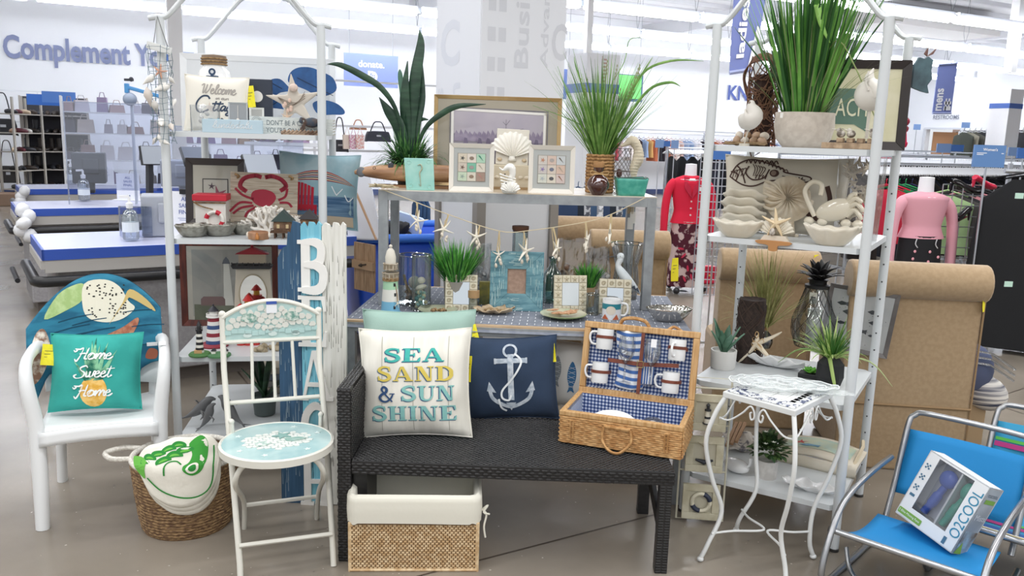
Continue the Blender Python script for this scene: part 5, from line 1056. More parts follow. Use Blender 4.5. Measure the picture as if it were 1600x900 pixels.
# ================================================================ BEACH SIGN
b0,b1=G(443,785,0),G(545,792,0);yawB=atan2(b1.y-b0.y,b1.x-b0.x)*.6;kB=K(b0);HB=P(490,345,3.34).z
r=T('beach_sign','tall upright plank sign spelling BEACH in white letters','sign',b0,yawB,None,-.045,-.012)
WB_=(b1-b0).length;xs=[-.03,.31,.62,.97]
for i,(c,c2)in enumerate((('#2b4d6a','#35597a'),('#6fb7cd','#86c6d6'),('#d9d8d0','#e6e5df'))):
    x0,x1=xs[i]*WB_+.001,xs[i+1]*WB_-.001;top=[(x1,HB-.012),(x1-.012,HB),(x1-.022,HB-.02),(x1-.032,HB-.004),(x1-.05,HB-.002),(x1-.056,HB-.03),(x1-.068,HB-.01),(x0+.012,HB-.004 if i else HB-.05),(x0,HB-.02 if i else HB-.09)]
    if i==0:top=[(x1,HB-.01),(x1-.03,HB),(x1-.04,HB-.05),(x1-.05,HB-.045),(x1-.055,HB-.1),(x0+.02,HB-.11),(x0,HB-.15)]
    m=MB();m.prism([(x0,0),(x1,.0)]+top,.018);m.out('plank',mt(c,c2,sc=5,st=(14,3,.8),r=.7,b=.15,bs=30),r)
    rr=random.Random(i+3)
    decal('worn_streaks',mt(('#8fa3ae','#3f7890','#8a8880')[i],r=.8),r,polys=[[(x,z),(x+.0022,z),(x+.0012,z+l),(x,z+l*.6)]for x,z,l in((rr.uniform(x0+.004,x1-.006),rr.uniform(.02,HB-.16),rr.uniform(.02,.09))for _ in range(70))],off=.0008)
lt=mt('#eceae6',r=.6);z_top=HB-.085;LH=.232
ztops=[HB-.075-i*.226 for i in range(5)]
for ch,zt in zip('BEACH',ztops):
    k_=.19*1.0;polys=[[(WB_*.275+px_*.15,zt-LH*.9+pz*LH*.9)for px_,pz in pl]for pl in SLAB[ch]]
    m=MB()
    for i,pl in enumerate(polys):n0=len(m.v);m.prism(pl,.012);m.v[n0:]=[(x,y-.012-.00015*i,z)for x,y,z in m.v[n0:]]
    m.out('letter_'+ch.lower(),lt,r)
# ================================================================ WHITE PLASTIC CHAIR
fl_=V((-1.80,2.97,0));yc=.40;ca,sa=cos(yc),sin(yc)
cpos=fl_+V((ca,sa,0))*.235+V((-sa,ca,0))*.23
r=T('plastic_armchair','white moulded plastic garden armchair with a teal cushion','chair',cpos,yc);r.scale=(.83,1,1);pl_=mt('#e9ebec',r=.35,spec=.5)
seatz=.40
def seatf(u,v):
    x=(u-.5)*.50;y=-.235+v*.46;z=seatz-.012*cos((u-.5)*2.2)-.02*v-(.03*(1-v*12)**2 if v<1/12 else 0)-.012*sin(pi*u)*(.3+v);return V((x,y,z))
m=MB();m.grid(seatf,20,20);m.out('seat',pl_,r,solid=.014,smooth=1)
m=MB();m.grid(lambda u,v:V(((u-.5)*.5,-.243-.004*v,seatz-.012-.055*v+.01*sin(pi*u))),14,3);m.out('seat_apron',pl_,r,solid=.012,smooth=1)
for s_ in(-1,1):
    m=MB();q=spline([(s_*.262,-.235,0),(s_*.258,-.225,.2),(s_*.262,-.215,.4),(s_*.285,-.215,.56),(s_*.292,-.17,.635),(s_*.29,-.05,.65),(s_*.285,.1,.64),(s_*.27,.21,.62)],5)
    m.tube(q,[.026+.004*sin(i*.2)for i in range(len(q))],10,flat=1.15);m.out('front_leg_and_arm',pl_,r,smooth=True)
    m=MB();m.tube(spline([(s_*.235,.24,0),(s_*.225,.215,.25),(s_*.23,.2,.42),(s_*.25,.23,.62)],4),[.028]*13,10,flat=.9);m.out('rear_leg',pl_,r,smooth=True)
def backf(u,v,off=0):
    a=(u-.5)*2;x=a*(.265+.01*v);top=.86-.16*abs(a)**2.2;z=.44+(top-.44)*v;y=.20+.10*v-.07*a*a+off;return V((x,y,z))
m=MB();m.grid(backf,24,12);m.out('backrest',pl_,r,solid=.012,smooth=1)
m=MB();m.tube([backf(i/24,1)for i in range(25)],.015,8);m.out('back_rim',pl_,r,smooth=True)
m=MB();m.box((.285,-.1,.672),(.03,.06,.002));m.out('price_sticker',mt('#f4f4f6'),r)
# shell print cloth over the back
cl=T('shell_print_cloth','teal cloth printed with big seashells draped over the plastic chair back','cloth',cpos,yc);cl.scale=(.83,1,1)
cw=.66
def clothf(x,z):  # x across, z up to the fold at .885
    a=x/.30;top=.905-.17*min(1.3,abs(a))**2.1*.9;y=.165+.12*(z-.44)/.42-.07*min(1.2,a*a)-.012*sin(9*x+6*z)
    return V((x*(1-.05*(z-.5)),y-.02,min(z,top)+0*.01))
def cgrid(u,v):
    x=-.335+u*.62;top=.905-.153*min(1.3,abs(x/.30))**2.1;zb=.47+.05*sin(8*u)+(-.13 if u<.14 else 0)*(1-u/.14)+(.02 if u>.8 else 0);return clothf(x,zb+(top-zb)*v)
m=MB();m.grid(cgrid,40,18);m.out('cloth_face',mt('#2f7f9c','#1f6280',sc=5,st=(1,1,5),r=.9,con=(.42,.58)),cl,smooth=1,solid=.004)
def cg2(u,v):p_=cgrid(u,1);return p_+V((0,.012+.02*sin(pi*v*.5)+.035*v,.006*sin(pi*v)-.15*v))
m=MB();m.grid(cg2,30,6);m.out('cloth_back',mt('#2f7f9c',r=.9),cl,smooth=1)
sh=lambda nm,col,pts,off,c2=None:decal(nm,mt(col,c2,sc=30,r=.9),cl,polys=[spline(pts,4,True)],fn=clothf,off=off,step=.03)
sh('green_shell_print','#bfd69a',[(-.26,.74),(-.2,.83),(-.12,.865),(-.08,.86),(-.09,.8),(-.16,.765)],.0035,'#a8c480')
sh('spotted_shell_print','#ece7d4',[(-.08,.865),(.02,.88),(.09,.85),(.13,.79),(.16,.76),(.1,.715),(.02,.7),(-.06,.72),(-.09,.77)],.004)
decal('shell_spots',mt('#2d2b2a',r=.9),cl,polys=[ell(x,z,.005,.0035,6)for x,z in((R.uniform(-.07,.12),R.uniform(.72,.86))for _ in range(60))],fn=clothf,off=.005)
sh('brown_shell_print','#8d6a58',[(-.335,.56),(-.3,.68),(-.26,.7),(-.235,.62),(-.26,.54),(-.3,.49),(-.33,.5)],.0035,'#efe6d8')
sh('gold_weed_print','#d3b878',[(.03,.69),(.1,.78),(.14,.84),(.22,.8),(.26,.75),(.15,.8),(.12,.79)],.0045)
sh('rust_starfish_print','#a8624a',[(-.04,.635),(.02,.65),(.1,.68),(.17,.72),(.17,.69),(.12,.63),(.04,.615),(-.03,.61)],.004,'#c58a6c');sh('rust_starfish_print','#a8624a',[(.2,.55),(.22,.59),(.26,.585),(.25,.55)],.004)
decal('dark_stripes',mt('#14465e',r=.9),cl,polys=strokes([[(x,z),(x+.08,z+.012),(x+.16,z+.018)]for x,z in((-.2,.72),(-.22,.68),(-.14,.7),(-.2,.65),(.14,.68),(.1,.74),(-.1,.66),(.16,.6))],.004),fn=clothf,off=.0045)
m=MB();m.b2((.21,.06,.625),(.26,.063,.64));m.out('paper_tag',mt('#f2f2f4'),cl)
# home sweet home pillow
kk=K(V((-1.6,3.0,.5)));PW,PH=.345,.315
r,f=pillow('home_pillow','teal pillow with a pineapple reading Home Sweet Home on the plastic chair',cpos+rot(0,0,yc)@V((-.015,-.02,seatz+PH/2-.005)),PW,PH,.12,mt('#37a99f','#2f9c93',sc=8,r=.9,b=.15,bs=300),-.33,yc-.12,ry=.02,wob=.01,seed=3)
decal('pineapple_print',mt('#e0aa42','#f0c878',sc=40,r=.9),r,polys=[ell(.0,-PH*.27,.05,.066,20)],fn=f,step=.03)
decal('pineapple_leaves',mt('#156452','#8cc9a0',sc=22,r=.9),r,polys=[[(bx-.012,bz),(tx,tz),(bx+.014,bz+.004)]for bx,bz,tx,tz in((-.02,-.04,-.06,.01),(-.01,-.035,-.04,.07),(0,-.03,-.012,.13),(.0,-.03,.02,.11),(.01,-.03,.05,.12),(.02,-.04,.07,.05),(.01,-.04,.085,.085),(-.02,-.03,-.075,.04),(-.005,-.03,-.03,.1),(0,0,.002,.145))],fn=f,off=.0025,step=.03)
wl=mt('#f1f4f2',r=.9)
for s__,zc in(('Home',PH*.17),('Sweet',-PH*.06),('Home',-PH*.3)):decal('white_lettering',wl,r,polys=cursive(s__,.0,zc+.005,.125,.026,lambda t:.003+.0035*sin(pi*t*3)**2),fn=f,off=.005,step=.03)
tagY(r,(-PW*.5,-.01,PH*.36),.05,.085,.2,.08)
# ================================================================ METAL BISTRO CHAIR
cream=mt('#dedcd2',r=.4);fL,fR=V((-.915,2.65,0)),V((-.611,2.76,0));bc=(fL+fR)/2;yb=atan2(fR.y-fL.y,fR.x-fL.x)
r=T('bistro_chair','cream folding metal chair with round mosaic seat and mosaic back panel','chair',bc,yb)
Mi=rot(0,0,-yb);loc=lambda q:Mi@(V(q)-bc)
tL,tR=loc(P(347,492,3.0)),loc(P(498,484,3.1));hw=.165
tz=(tL.z+tR.z)/2;ty=(tL.y+tR.y)/2;wx=(tR.x-tL.x)/2;cxm=(tL.x+tR.x)/2
sc_=loc(G(433,693,.452));SR=87*K(G(433,693,.45))
for s_,t_ in((-1,tL),(1,tR)):
    top=V((cxm+s_*wx,ty,tz));m=MB();q=[V((s_*.16,0,.0)),V((s_*.16,.015,.05)),V((cxm*.5+s_*(wx*.98),ty*.56,.44)),V((cxm+s_*wx,ty*.96,.66)),top];m.tube(q,.011,10);m.ball(top,.0135,10,8);m.out('back_upright',cream,r,smooth=True)
    m=MB();rr_=loc(G(381.5,826,0))if s_<0 else loc(G(495,811,0));m.tube(spline([(s_*.06+sc_.x,sc_.y-.08,.425),(s_*.12+sc_.x,sc_.y-.09,.415),(s_*.15+sc_.x*.8,sc_.y-.06,.34),(rr_.x,rr_.y*.8,.15),(rr_.x,rr_.y,0)],4),.0095,10);m.out('rear_leg',cream,r,smooth=True)
    m=MB();m.tube([(sc_.x*.6+s_*.155,sc_.y+.12,.40),(sc_.x*.6+s_*.158,sc_.y+.12,.50)],.009,8);m.ball((sc_.x*.6+s_*.158,sc_.y+.12,.505),.011,8,6);m.out('hinge_post',cream,r,smooth=True)
rl,rrr=loc(G(381.5,826,0)),loc(G(495,811,0))
for nm,a,b in(('stretcher',(-.16,.03,.11),(.16,.03,.11)),('stretcher',(rl.x,rl.y*.87,.12),(rrr.x,rrr.y*.87,.12)),('lower_rail',(cxm-wx,ty*.8,.545),(cxm+wx,ty*.8,.545)),('panel_rail',(cxm-wx,ty*.97,tz-.105),(cxm+wx,ty*.97,tz-.105))):
    m=MB();m.tube([a,b],.0085,8);m.out(nm,cream,r,smooth=True)
for t in(-.42,.02,.42):m=MB();m.tube([(cxm+wx*t*1.05,ty*.8,.545),(cxm+wx*t*1.0,ty*.97,tz-.105)],.006,8);m.out('back_spindle',cream,r,smooth=True)
arcp=lambda t:V((cxm+wx*t,ty*.985,tz-.012+.058*(1-t*t)));m=MB();m.tube([arcp(-1+i/12)for i in range(25)],.009,8);m.out('top_arch',cream,r,smooth=True)
# back panel with mosaic pieces
def irregular(cx,cz,rx_,rz_,n,rr):return[(cx+rx_*cos(2*pi*i/n+rr.uniform(-.25,.25))*rr.uniform(.8,1.05),cz+rz_*sin(2*pi*i/n+rr.uniform(-.25,.25))*rr.uniform(.8,1.05))for i in range(n)]
zlow=tz-.1;m=MB();ppts=[(cxm-wx+.006,zlow),(cxm+wx-.006,zlow)]+[(arcp(t).x,arcp(t).z-.006)for t in(.93,.6,.3,0,-.3,-.6,-.93)];m.prism(ppts,.008);o=m.out('mosaic_panel',mt('#a5c4c2','#b9d3cf',sc=12,r=.4),r);o.location=(0,ty*.975,0)
def topz(x):t=(x-cxm)/wx;return tz-.012+.058*(1-t*t)-.012
rr=random.Random(8);cells=[]
for j in range(4):
    for i in range(13):
        x=cxm-wx*.86+i*wx*.143+(.012 if j%2 else 0);z=zlow+.052+j*.023+.01*sin(i*.8)
        if z<topz(x)-.006 and abs(x-cxm)<wx*.9:cells.append((x,z))
for x,z in cells:
    m=MB();m.prism(irregular(x,z,.0142,.0132,6,rr),.004);q=m.out('mosaic_tile',mt('#dcdcd4',r=.35),o);q.location=(0,-.003,0)
for i in range(14):
    t=-.9+i*1.8/13;x=cxm+wx*t;z=zlow+.03+.006*sin(i*1.1);m=MB();m.prism([(x-.0115,z-.008),(x+.0115,z-.008),(x+.0115,z+.008),(x-.0115,z+.008)],.003);q=m.out('sea_tile',mt('#b4d2cf',r=.35),o);q.location=(0,-.003,0)
for x,w_ in((cxm-wx*.45,.034),(cxm+wx*.42,.034)):
    m=MB();m.prism(irregular(x,zlow+.085,w_,.021,9,rr),.006);q=m.out('relief_fish' if x<cxm else 'relief_shell',mt('#6d9a8e','#d5ddd4',sc=70,r=.5,b=.6,bs=120),o);q.location=(0,-.006,0)
for x,z in((-.5,.018),(.02,.02),(.5,.02)):m=MB();m.prism(ell(cxm+wx*x,zlow+z,.016,.009,12),.003);q=m.out('shell_tile',mt('#cfdfdb',r=.4),o);q.location=(0,-.003,0)
m=MB();m.b2((cxm-.018,ty*.96,tz-.0),(cxm+.02,ty*.965,tz+.045));q=m.out('price_tag',mt('#eceef2'),r);m=MB();m.b2((cxm-.018,ty*.955,tz+.034),(cxm+.02,ty*.96,tz+.045));m.out('blue_strip',mt('#3a58a8'),q)
# seat
o=T('x','x','x');bpy.data.objects.remove(o)
m=MB();m.lathe([(0,.438),(SR,.438),(SR,.462),(SR-.008,.466),(SR-.012,.462)],40,(sc_.x,sc_.y,0));m.out('seat_ring',cream,r,smooth=True)
m=MB();m.lathe([(SR-.01,.458),(SR-.01,.4632)],40,(sc_.x,sc_.y,0));so=m.out('mosaic_seat',mt('#a3c6c8','#bcd7d6',sc=9,r=.25,coat=.4),r)
M90=Matrix(((1,0,0),(0,0,1),(0,1,0)))
def flatz(mb,poly,z,h):
    n=len(poly);mb.add([(sc_.x+x,sc_.y+y,z)for x,y in poly]+[(sc_.x+x,sc_.y+y,z+h)for x,y in poly],[tuple(range(n))[::-1],tuple(range(n,2*n))]+[(i,(i+1)%n,(i+1)%n+n,i+n)for i in range(n)])
for j in range(-4,5):
    for i in range(-5,6):
        x,y=i*.024+(.012 if j%2 else 0),j*.021
        if(x/.115)**2+(y/.085)**2<1.0:m=MB();flatz(m,irregular(x,y,.0142,.0128,6,rr),.4635,.002);m.out('mosaic_tile',mt('#dfe2dd',r=.3),so)
m=MB();flatz(m,star(.02,.035,.036,.015,1.9),.466,.003);m.out('relief_starfish',mt('#86aca6',r=.4),so);m=MB();flatz(m,irregular(-.05,-.03,.028,.022,10,rr),.466,.003);m.out('relief_seahorse',mt('#9fb8b0','#dfe4de',sc=80),so);m=MB();flatz(m,irregular(.06,-.01,.04,.018,10,rr),.466,.003);m.out('relief_fish',mt('#9fb8b0','#7fa69c',sc=80),so)
for a in(-2.6,-1.9,-.9,2.6,.3,1.1):m=MB();flatz(m,star(.15*cos(a),.14*sin(a),.014,.006,a),.4635,.0015);m.out('star_inlay',mt('#d6e4e2'),so)
# ================================================================ ROUND BASKET WITH FISH MITTS
bb=G(283,845,0);R0=.158;bcn=V((bb.x-.035,bb.y+R0,0));kb=K(bcn);HBk=.285;R1=.192
r=T('coiled_basket','round brown coiled basket with white rim and white loop handles','basket',bcn,0);m=MB();nc=22
def brad(t):return R0+(R1-R0)*(t**.6)
for i in range(nc):
    t=i/(nc-1);R_=brad(t);m.tube([(R_*cos(2*pi*j/44)+R.uniform(-.0015,.0015),R_*sin(2*pi*j/44),.006+t*(HBk-.02)+R.uniform(-.001,.001))for j in range(44)],.0085,6,closed=True)
m.out('coils',mt('#9c7e58','#5f4530',sc=60,st=(1,1,3),r=.8,b=.6,bs=150),r,kind='stuff',smooth=True)
m=MB();m.lathe([(R0,.002),(R0,.006)],32);m.out('bottom',mt('#6d543b'),r)
rimm=mt('#e6e2da','#cfcac0',sc=120,r=.85,b=.5,bs=160)
m=MB();m.tube([(R1*cos(2*pi*j/44),R1*sin(2*pi*j/44),HBk)for j in range(44)],.0115,8,closed=True);m.out('wrapped_rim',rimm,r,smooth=True)
m=MB();m.tube(spline([(-R1*.93,-.07,HBk),(-R1-.06,-.075,HBk-.0),(-R1-.105,-.03,HBk+.005),(-R1-.06,.03,HBk+.005),(-R1*.97,.04,HBk)],5),.0105,8);m.out('handle',rimm,r,smooth=True)
m=MB();m.tube(spline([(R1*.87,-.08,HBk),(R1*.9,-.075,HBk+.06),(R1*.93,-.03,HBk+.075),(R1*.95,.03,HBk+.055),(R1*.93,.06,HBk)],5),.0125,8);m.out('handle',rimm,r,smooth=True)
# stack of quilted fish mitts: draped half discs over the front rim
def mitt(j):
    def f(x,z):  # x across, z up the cloth: below -.03 it hangs outside the rim, above it lies back over the opening
        x,z=x*cos(.32)-z*sin(.32),x*sin(.32)+z*cos(.32)
        R_=R1+.014+.004*j;a=x/R_;zr=HBk+.014+.004*j
        if z>-.03:t=z+.03;return V((R_*sin(a),-R_*cos(a)+t*.45,zr+.004*sin(60*x)+t*.62))
        return V((R_*sin(a),-(R_+.06*(z+.03))*cos(a),zr+(z+.03)*.98))
    return f
for j in(0,1,2):
    f=mitt(j);mw=.155;m=MB();n1=22
    def g(u,v):
        x=(u-.5)*2*mw;lo=-.215*sqrt(max(0,1-(x/mw)**2))*(1.02-.04*j)-.004;hi=.10*sqrt(max(0,1-(x/mw)**2))+.01;z=hi+(lo-hi)*v;p_=f(x+.045,z-.004*(2-j)*1.5);return p_+V((0,-.004*noise.noise(V((x*30,z*30,1))),0))
    m.grid(g,n1,16);r2=m.thing('quilted_mitt',['lowest quilted fish potholder hanging over the basket rim','middle quilted fish potholder over the basket rim','top quilted potholder with a green fish over the basket rim'][j],'potholder',mt('#eae6da',r=.95,b=.5,bs=40),bcn,0,smooth=1,solid=.006)
f2=lambda x,z:mitt(2)(x*1.2+.045,z*1.15+.035)+V((0,-.003,0))
gr1,gr2=mt('#2e8b3a',r=.95),mt('#6bb84c',r=.95)
# fish: scales, head, eye, tail
for i,(x,z,s_)in enumerate(((-.075,.0,.021),(-.045,.012,.023),(-.012,.02,.022),(.02,.028,.021),(-.035,-.022,.024),(.0,-.012,.024),(.033,.0,.025),(-.095,-.016,.016))):
    decal('green_scale',gr1,r2,polys=[ell(x,z,s_*1.05,s_*.9,14,0,0,pi)+[(x-s_,z-.006),(x+s_,z-.006)][::1]],fn=f2,off=.002,step=.02);decal('light_scale',gr2,r2,polys=[ell(x,z-.001,s_*.6,s_*.4,10,0,0,pi)],fn=f2,off=.003,step=.02)
decal('green_head',mt('#3f9a3c',r=.95),r2,polys=[spline([(.05,.03),(.085,.045),(.1,.0),(.085,-.07),(.06,-.105),(.03,-.108),(.012,-.085),(.016,-.06),(.036,-.05),(.05,-.02)],4,True)],fn=f2,off=.002,step=.02)
decal('eye_ring',mt('#f0ecdf'),r2,polys=[ell(.038,-.082,.019)],fn=f2,off=.0035,step=.02);decal('eye',gr1,r2,polys=[ell(.038,-.082,.0115)],fn=f2,off=.0045)
decal('green_tail',gr2,r2,polys=[spline([(-.14,.02),(-.11,.012),(-.09,-.01),(-.1,-.04),(-.11,-.07),(-.125,-.05),(-.14,-.02)],3,True)],fn=f2,off=.0025,step=.02)
decal('outline',gr1,r2,polys=strokes([[(-.1,-.07),(-.07,-.125),(-.02,-.17),(.03,-.185),(.07,-.165),(.1,-.1),(.115,-.02)],[(-.045,-.075),(-.03,-.04),(0,-.035),(.012,-.05)]],.005),fn=f2,off=.003,step=.02)
# ================================================================ FABRIC LINED BASKET UNDER THE BENCH
a,b=G(547,892,0),G(745,892,0);W=(b-a).length;yaw=atan2(b.y-a.y,b.x-a.x);D=.30;H=hz(547,778,a)
r=T('lined_basket','rectangular natural wicker basket with cream cloth liner under the bench','basket',a,yaw)
wick=mt('#e0c8a2','#c4a378',sc=50,r=.75,b=.3,bs=120)
m=MB();hb=H-.02;tp=.012
m.b2((0,0,0),(W,.012,hb));m.b2((0,D-.012,0),(W,D,hb));m.b2((0,0,0),(.012,D,hb));m.b2((W-.012,0,0),(W,D,hb));m.b2((0,0,0),(W,D,.012));m.out('basket_wall',mt('#7d5f3f',r=.8),r)  # wall colour darkened to paint shade into the gaps of the weave
m=MB();weave(m,(0,-.001,0),(1,0,0),(0,0,1),W,hb*.7,.015,.0085,.005,.2);weave(m,(W+.001,0,0),(0,1,0),(0,0,1),D,hb*.7,.0145,.0078,.0042,.1);weave(m,(-.001,D,0),(0,-1,0),(0,0,1),D,hb*.7,.0145,.0078,.0042,.1)
for x in(0,W):m.tube([(x,0,0),(x,0,hb*.72)],.007,6)
m.tube([(0,-.003,.006),(W,-.003,.006)],.006,6);m.out('wicker_weave',wick,r,kind='stuff')
lin_=mt('#e2dfd2',r=.95,b=.25,bs=25)
def liner(u,v):  # loop outside low -> up -> over -> inside down
    pr=[(.012,H*.66),(.015,H*.84),(.013,H),(.0,H+.012),(-.014,H),(-.02,H*.6),(-.024,.03)]
    t=v*(len(pr)-1);i=min(int(t),len(pr)-2);q=t-i;e=pr[i][0]*(1-q)+pr[i+1][0]*q;z=pr[i][1]*(1-q)+pr[i+1][1]*q
    per=rrect(-e,-e,W+e,D+e,.03+max(0,e),6);n=len(per);k_=u*n;ii=int(k_)%n;qq=k_-int(k_);x=per[ii][0]*(1-qq)+per[(ii+1)%n][0]*qq;y=per[ii][1]*(1-qq)+per[(ii+1)%n][1]*qq
    return V((x,y,z+.004*sin(u*47)*(1 if v<.2 else .3)))
m=MB();m.grid(liner,84,18,True);m.out('cloth_liner',lin_,r,smooth=1)
m=MB();m.b2((.02,.02,.014),(W-.02,D-.02,.02));m.out('liner_bottom',lin_,r)
m=MB();m.tube(spline([(W+.015,.03,H*.8),(W+.03,.02,H*.75),(W+.022,.01,H*.6),(W+.028,.01,H*.45)],4),.0035,5);m.tube(spline([(W+.015,.03,H*.8),(W+.035,.03,H*.86),(W+.02,.02,H*.78),(W+.04,0,H*.79)],4),.0035,5);m.out('tie_bow',lin_,r)
# ================================================================ GREY CONSOLE (upper open frame on the lower table)
TU=Unit(-.6141,3.7398,.042);TW,TZ,BZ,TD=1.264,1.2913,.762,.55
LT=Unit(-.702,3.43,-.05);LTW,LTD=1.46,.86
steel=mt('#94989b','#a1a5a8',sc=20,r=.4,m=.25)
r=T('console_frame','grey metal open frame table standing on the lower table, with picture frames on top','table',TU.o+V((0,0,BZ)),TU.yaw)
h=TZ-BZ;t=.043
for x in(t/2,TW-t/2):
    for y in(t/2,TD-t/2):m=MB();m.bar((x,y,0),(x,y,h-.004),t);m.out('leg',steel,r,bev=.002)
for a,b in(((t,t/2),(TW-t,t/2)),((t,TD-t/2),(TW-t,TD-t/2)),((t/2,t),(t/2,TD-t)),((TW-t/2,t),(TW-t/2,TD-t))):m=MB();m.bar((*a,h-.004-t/2),(*b,h-.004-t/2),t);m.out('rail',steel,r)
m=MB();m.b2((0,0,h-.004),(TW,TD,h));m.out('top_panel',mt('#cdbda6','#e3ddd2',sc=2,r=.25),r)
r=T('lower_table','low wide grey metal table under a grey dashed cloth, behind the wicker bench','table',LT.o,LT.yaw)
for x,y in((.02,.02),(LTW-.02,.02),(.02,LTD-.02),(LTW-.02,LTD-.02),(.44,.3)):m=MB();m.bar((x,y,0),(x,y,BZ-.05),.04);m.out('leg',steel,r)
m=MB();m.b2((0,0,BZ-.052),(LTW,.03,BZ-.012));m.out('front_rail',steel,r,bev=.002);m=MB();m.b2((0,0.03,BZ-.04),(.03,LTD,BZ-.012));m.b2((LTW-.03,.03,BZ-.04),(LTW,LTD,BZ-.012));m.out('side_rail',steel,r)
m=MB();m.b2((0,0,BZ-.012),(LTW,LTD,BZ-.004));m.out('wood_top',mt('#cdb08e','#bd9f7c',sc=6,st=(1,8,1),r=.5),r)
def cf(u,v):x,y=.0+u*(LTW),-.012+v*(LTD-.02);return V((x,y,BZ-.0012+.0008*sin(x*30)*sin(y*20)-(.03 if v==0 else 0)))
m=MB();m.grid(lambda u,v:cf(u,v),40,20);rc=T('table_runner','grey cloth with rows of white dashes covering the lower table','cloth',LT.o,LT.yaw);m.out('runner_cloth',mt('#7d8390','#8b909b',sc=40,r=.95),rc)
ds=[]
for j in range(13):
    for i in range(44):x,y=.02+i*.0325,.02+j*.063;ds.append([(x,y),(x+.0035,y),(x+.0035,y+.033),(x,y+.033)])
decal('white_dashes',mt('#dfe2e8',r=.9),rc,polys=ds,fn=lambda x,y:V((x,y,BZ+.0008)));rc.children[-1]['kind']='stuff'
def onT(px,b,z=TZ):
    r_=ray(px,300);n=V((-TU.s,TU.c,0));p=r_*(TU(0,b).dot(n)/r_.dot(n));return V((p.x,p.y,z))
onS=lambda px,py:G(px,py,BZ)
YT=TU.yaw
# gold framed harbour print
p=onT(775,.42);k=K(p);H=hz(775,150,p);z0=0
r=pic_frame('framed_print','large gold framed pale harbour print at the back of the console top',p,197*k,H,6*k,mt('#c9ac7c','#b39262',sc=6,r=.35,m=.3),(mt('#d6cbb5',r=.85),mt('#b3aab8','#9d94a8',sc=4,st=(1,1,3),r=.6),142*k,96*k,.0),rx=-.03,rz=YT)
C=lambda a,b:((a-775)*k,hz(775,b,p));hp=H/2;yy=lambda x,z:V((x,.0098,z))
decal('print_border',mt('#e9e6e2'),r,polys=[[C(705,170),C(850,174),C(850,178),C(705,174)],[C(703,170),C(707,170),C(707,290),C(703,290)],[C(846,174),C(850,174),C(850,290),C(846,290)]],fn=yy,off=.003)
decal('dark_liner',mt('#77747c'),r,polys=[[C(701,168.5),C(853,171.5),C(853,173),C(701,170)],[C(701,168),C(702.5,168),C(702.5,290),C(701,290)],[C(851.5,172),C(853,172),C(853,290),C(851.5,290)]],fn=yy,off=.0035)
decal('sky_wash',mt('#bcb5bd','#ada6b4',sc=3),r,polys=[[C(707,174),C(846,178),C(846,212),C(707,210)]],fn=yy,off=.0015)
decal('harbour_skyline',mt('#857a92','#9a90a4',sc=30),r,polys=[[C(x,222),C(x+7,222),C(x+7,212-4*R.random()),C(x+3,207-5*R.random()),C(x,213)]for x in range(708,846,7)],fn=yy,off=.002)
decal('masts',mt('#6d6474'),r,polys=strokes([[C(788,205),C(788,186)],[C(783,190),C(788,195),C(794,187)],[C(803,203),C(815,200)]],.002,smooth=False),fn=yy,off=.0022)
decal('dark_boats',mt('#70677f'),r,polys=[[C(x,226),C(x+8,226),C(x+6,217),C(x+2,216)]for x in(722,744,757,832)],fn=yy,off=.0024)
# scallop shell tile on its box
p=onT(798,.26);k=K(p);r=T('shell_box','cream wooden box with small shells under the scallop tile','box',p,YT);h=hz(798,258,p)
m=MB();m.b2((-30*k,0,0),(32*k,.1,h));m.out('box_body',mt('#cfc4ae',r=.7),r,bev=.003);m=MB();[m.ball((x*k,-.004,h*.5),(.012,.006,.009),8,6)for x in(-22,14,24)];m.out('glued_shells',mt('#ded3c0',r=.6),r,smooth=True);m=MB();m.b2((-32*k,-.006,0),(34*k,.106,.012));m.out('plinth',mt('#a98c66',r=.6),r)
p2=p+V((0,.05,h));hh=hz(790,201,p2);r=T('shell_plaque','white raised scallop shell on a cream square plaque','plaque',p2,YT,None,-.12,.03);W=51*k
m=MB();m.b2((-W/2,0,0),(W/2,.012,hh));m.out('plaque_board',mt('#dcd6ca',r=.7),r,bev=.002)
def scallop(mb,R_,c=(0,0,0),th=.02,n=72,ribs=11,M=None):
    c=V(c)
    def fn(u,v):
        a=-1.25+2.5*u;rr_=R_*v*(1+.03*cos(ribs*2*pi*u)*v)*(.92+.08*cos(a));q=V((rr_*sin(a),-th*sin(pi*min(1,v*.98+.02))**.6*(1+.22*cos(ribs*2*pi*u)),rr_*cos(a)-R_*.5));return(M@q if M else q)+c
    mb.grid(fn,n,10);return mb
m=MB();scallop(m,hh*.72,(0,0,hh*.56),.018);m.prism([(-.02,hh*.1),(.02,hh*.1),(.012,hh*.24),(-.012,hh*.24)],-.012);m.out('scallop',mt('#ebe7de',r=.6),r,smooth=1)
m=MB();[m.ball((s_*W*.38,-.004,hh*.14),(.012,.008,.009),8,6)for s_ in(-1,1)];m.out('corner_shell',mt('#cbb89c',r=.6),r,smooth=True)
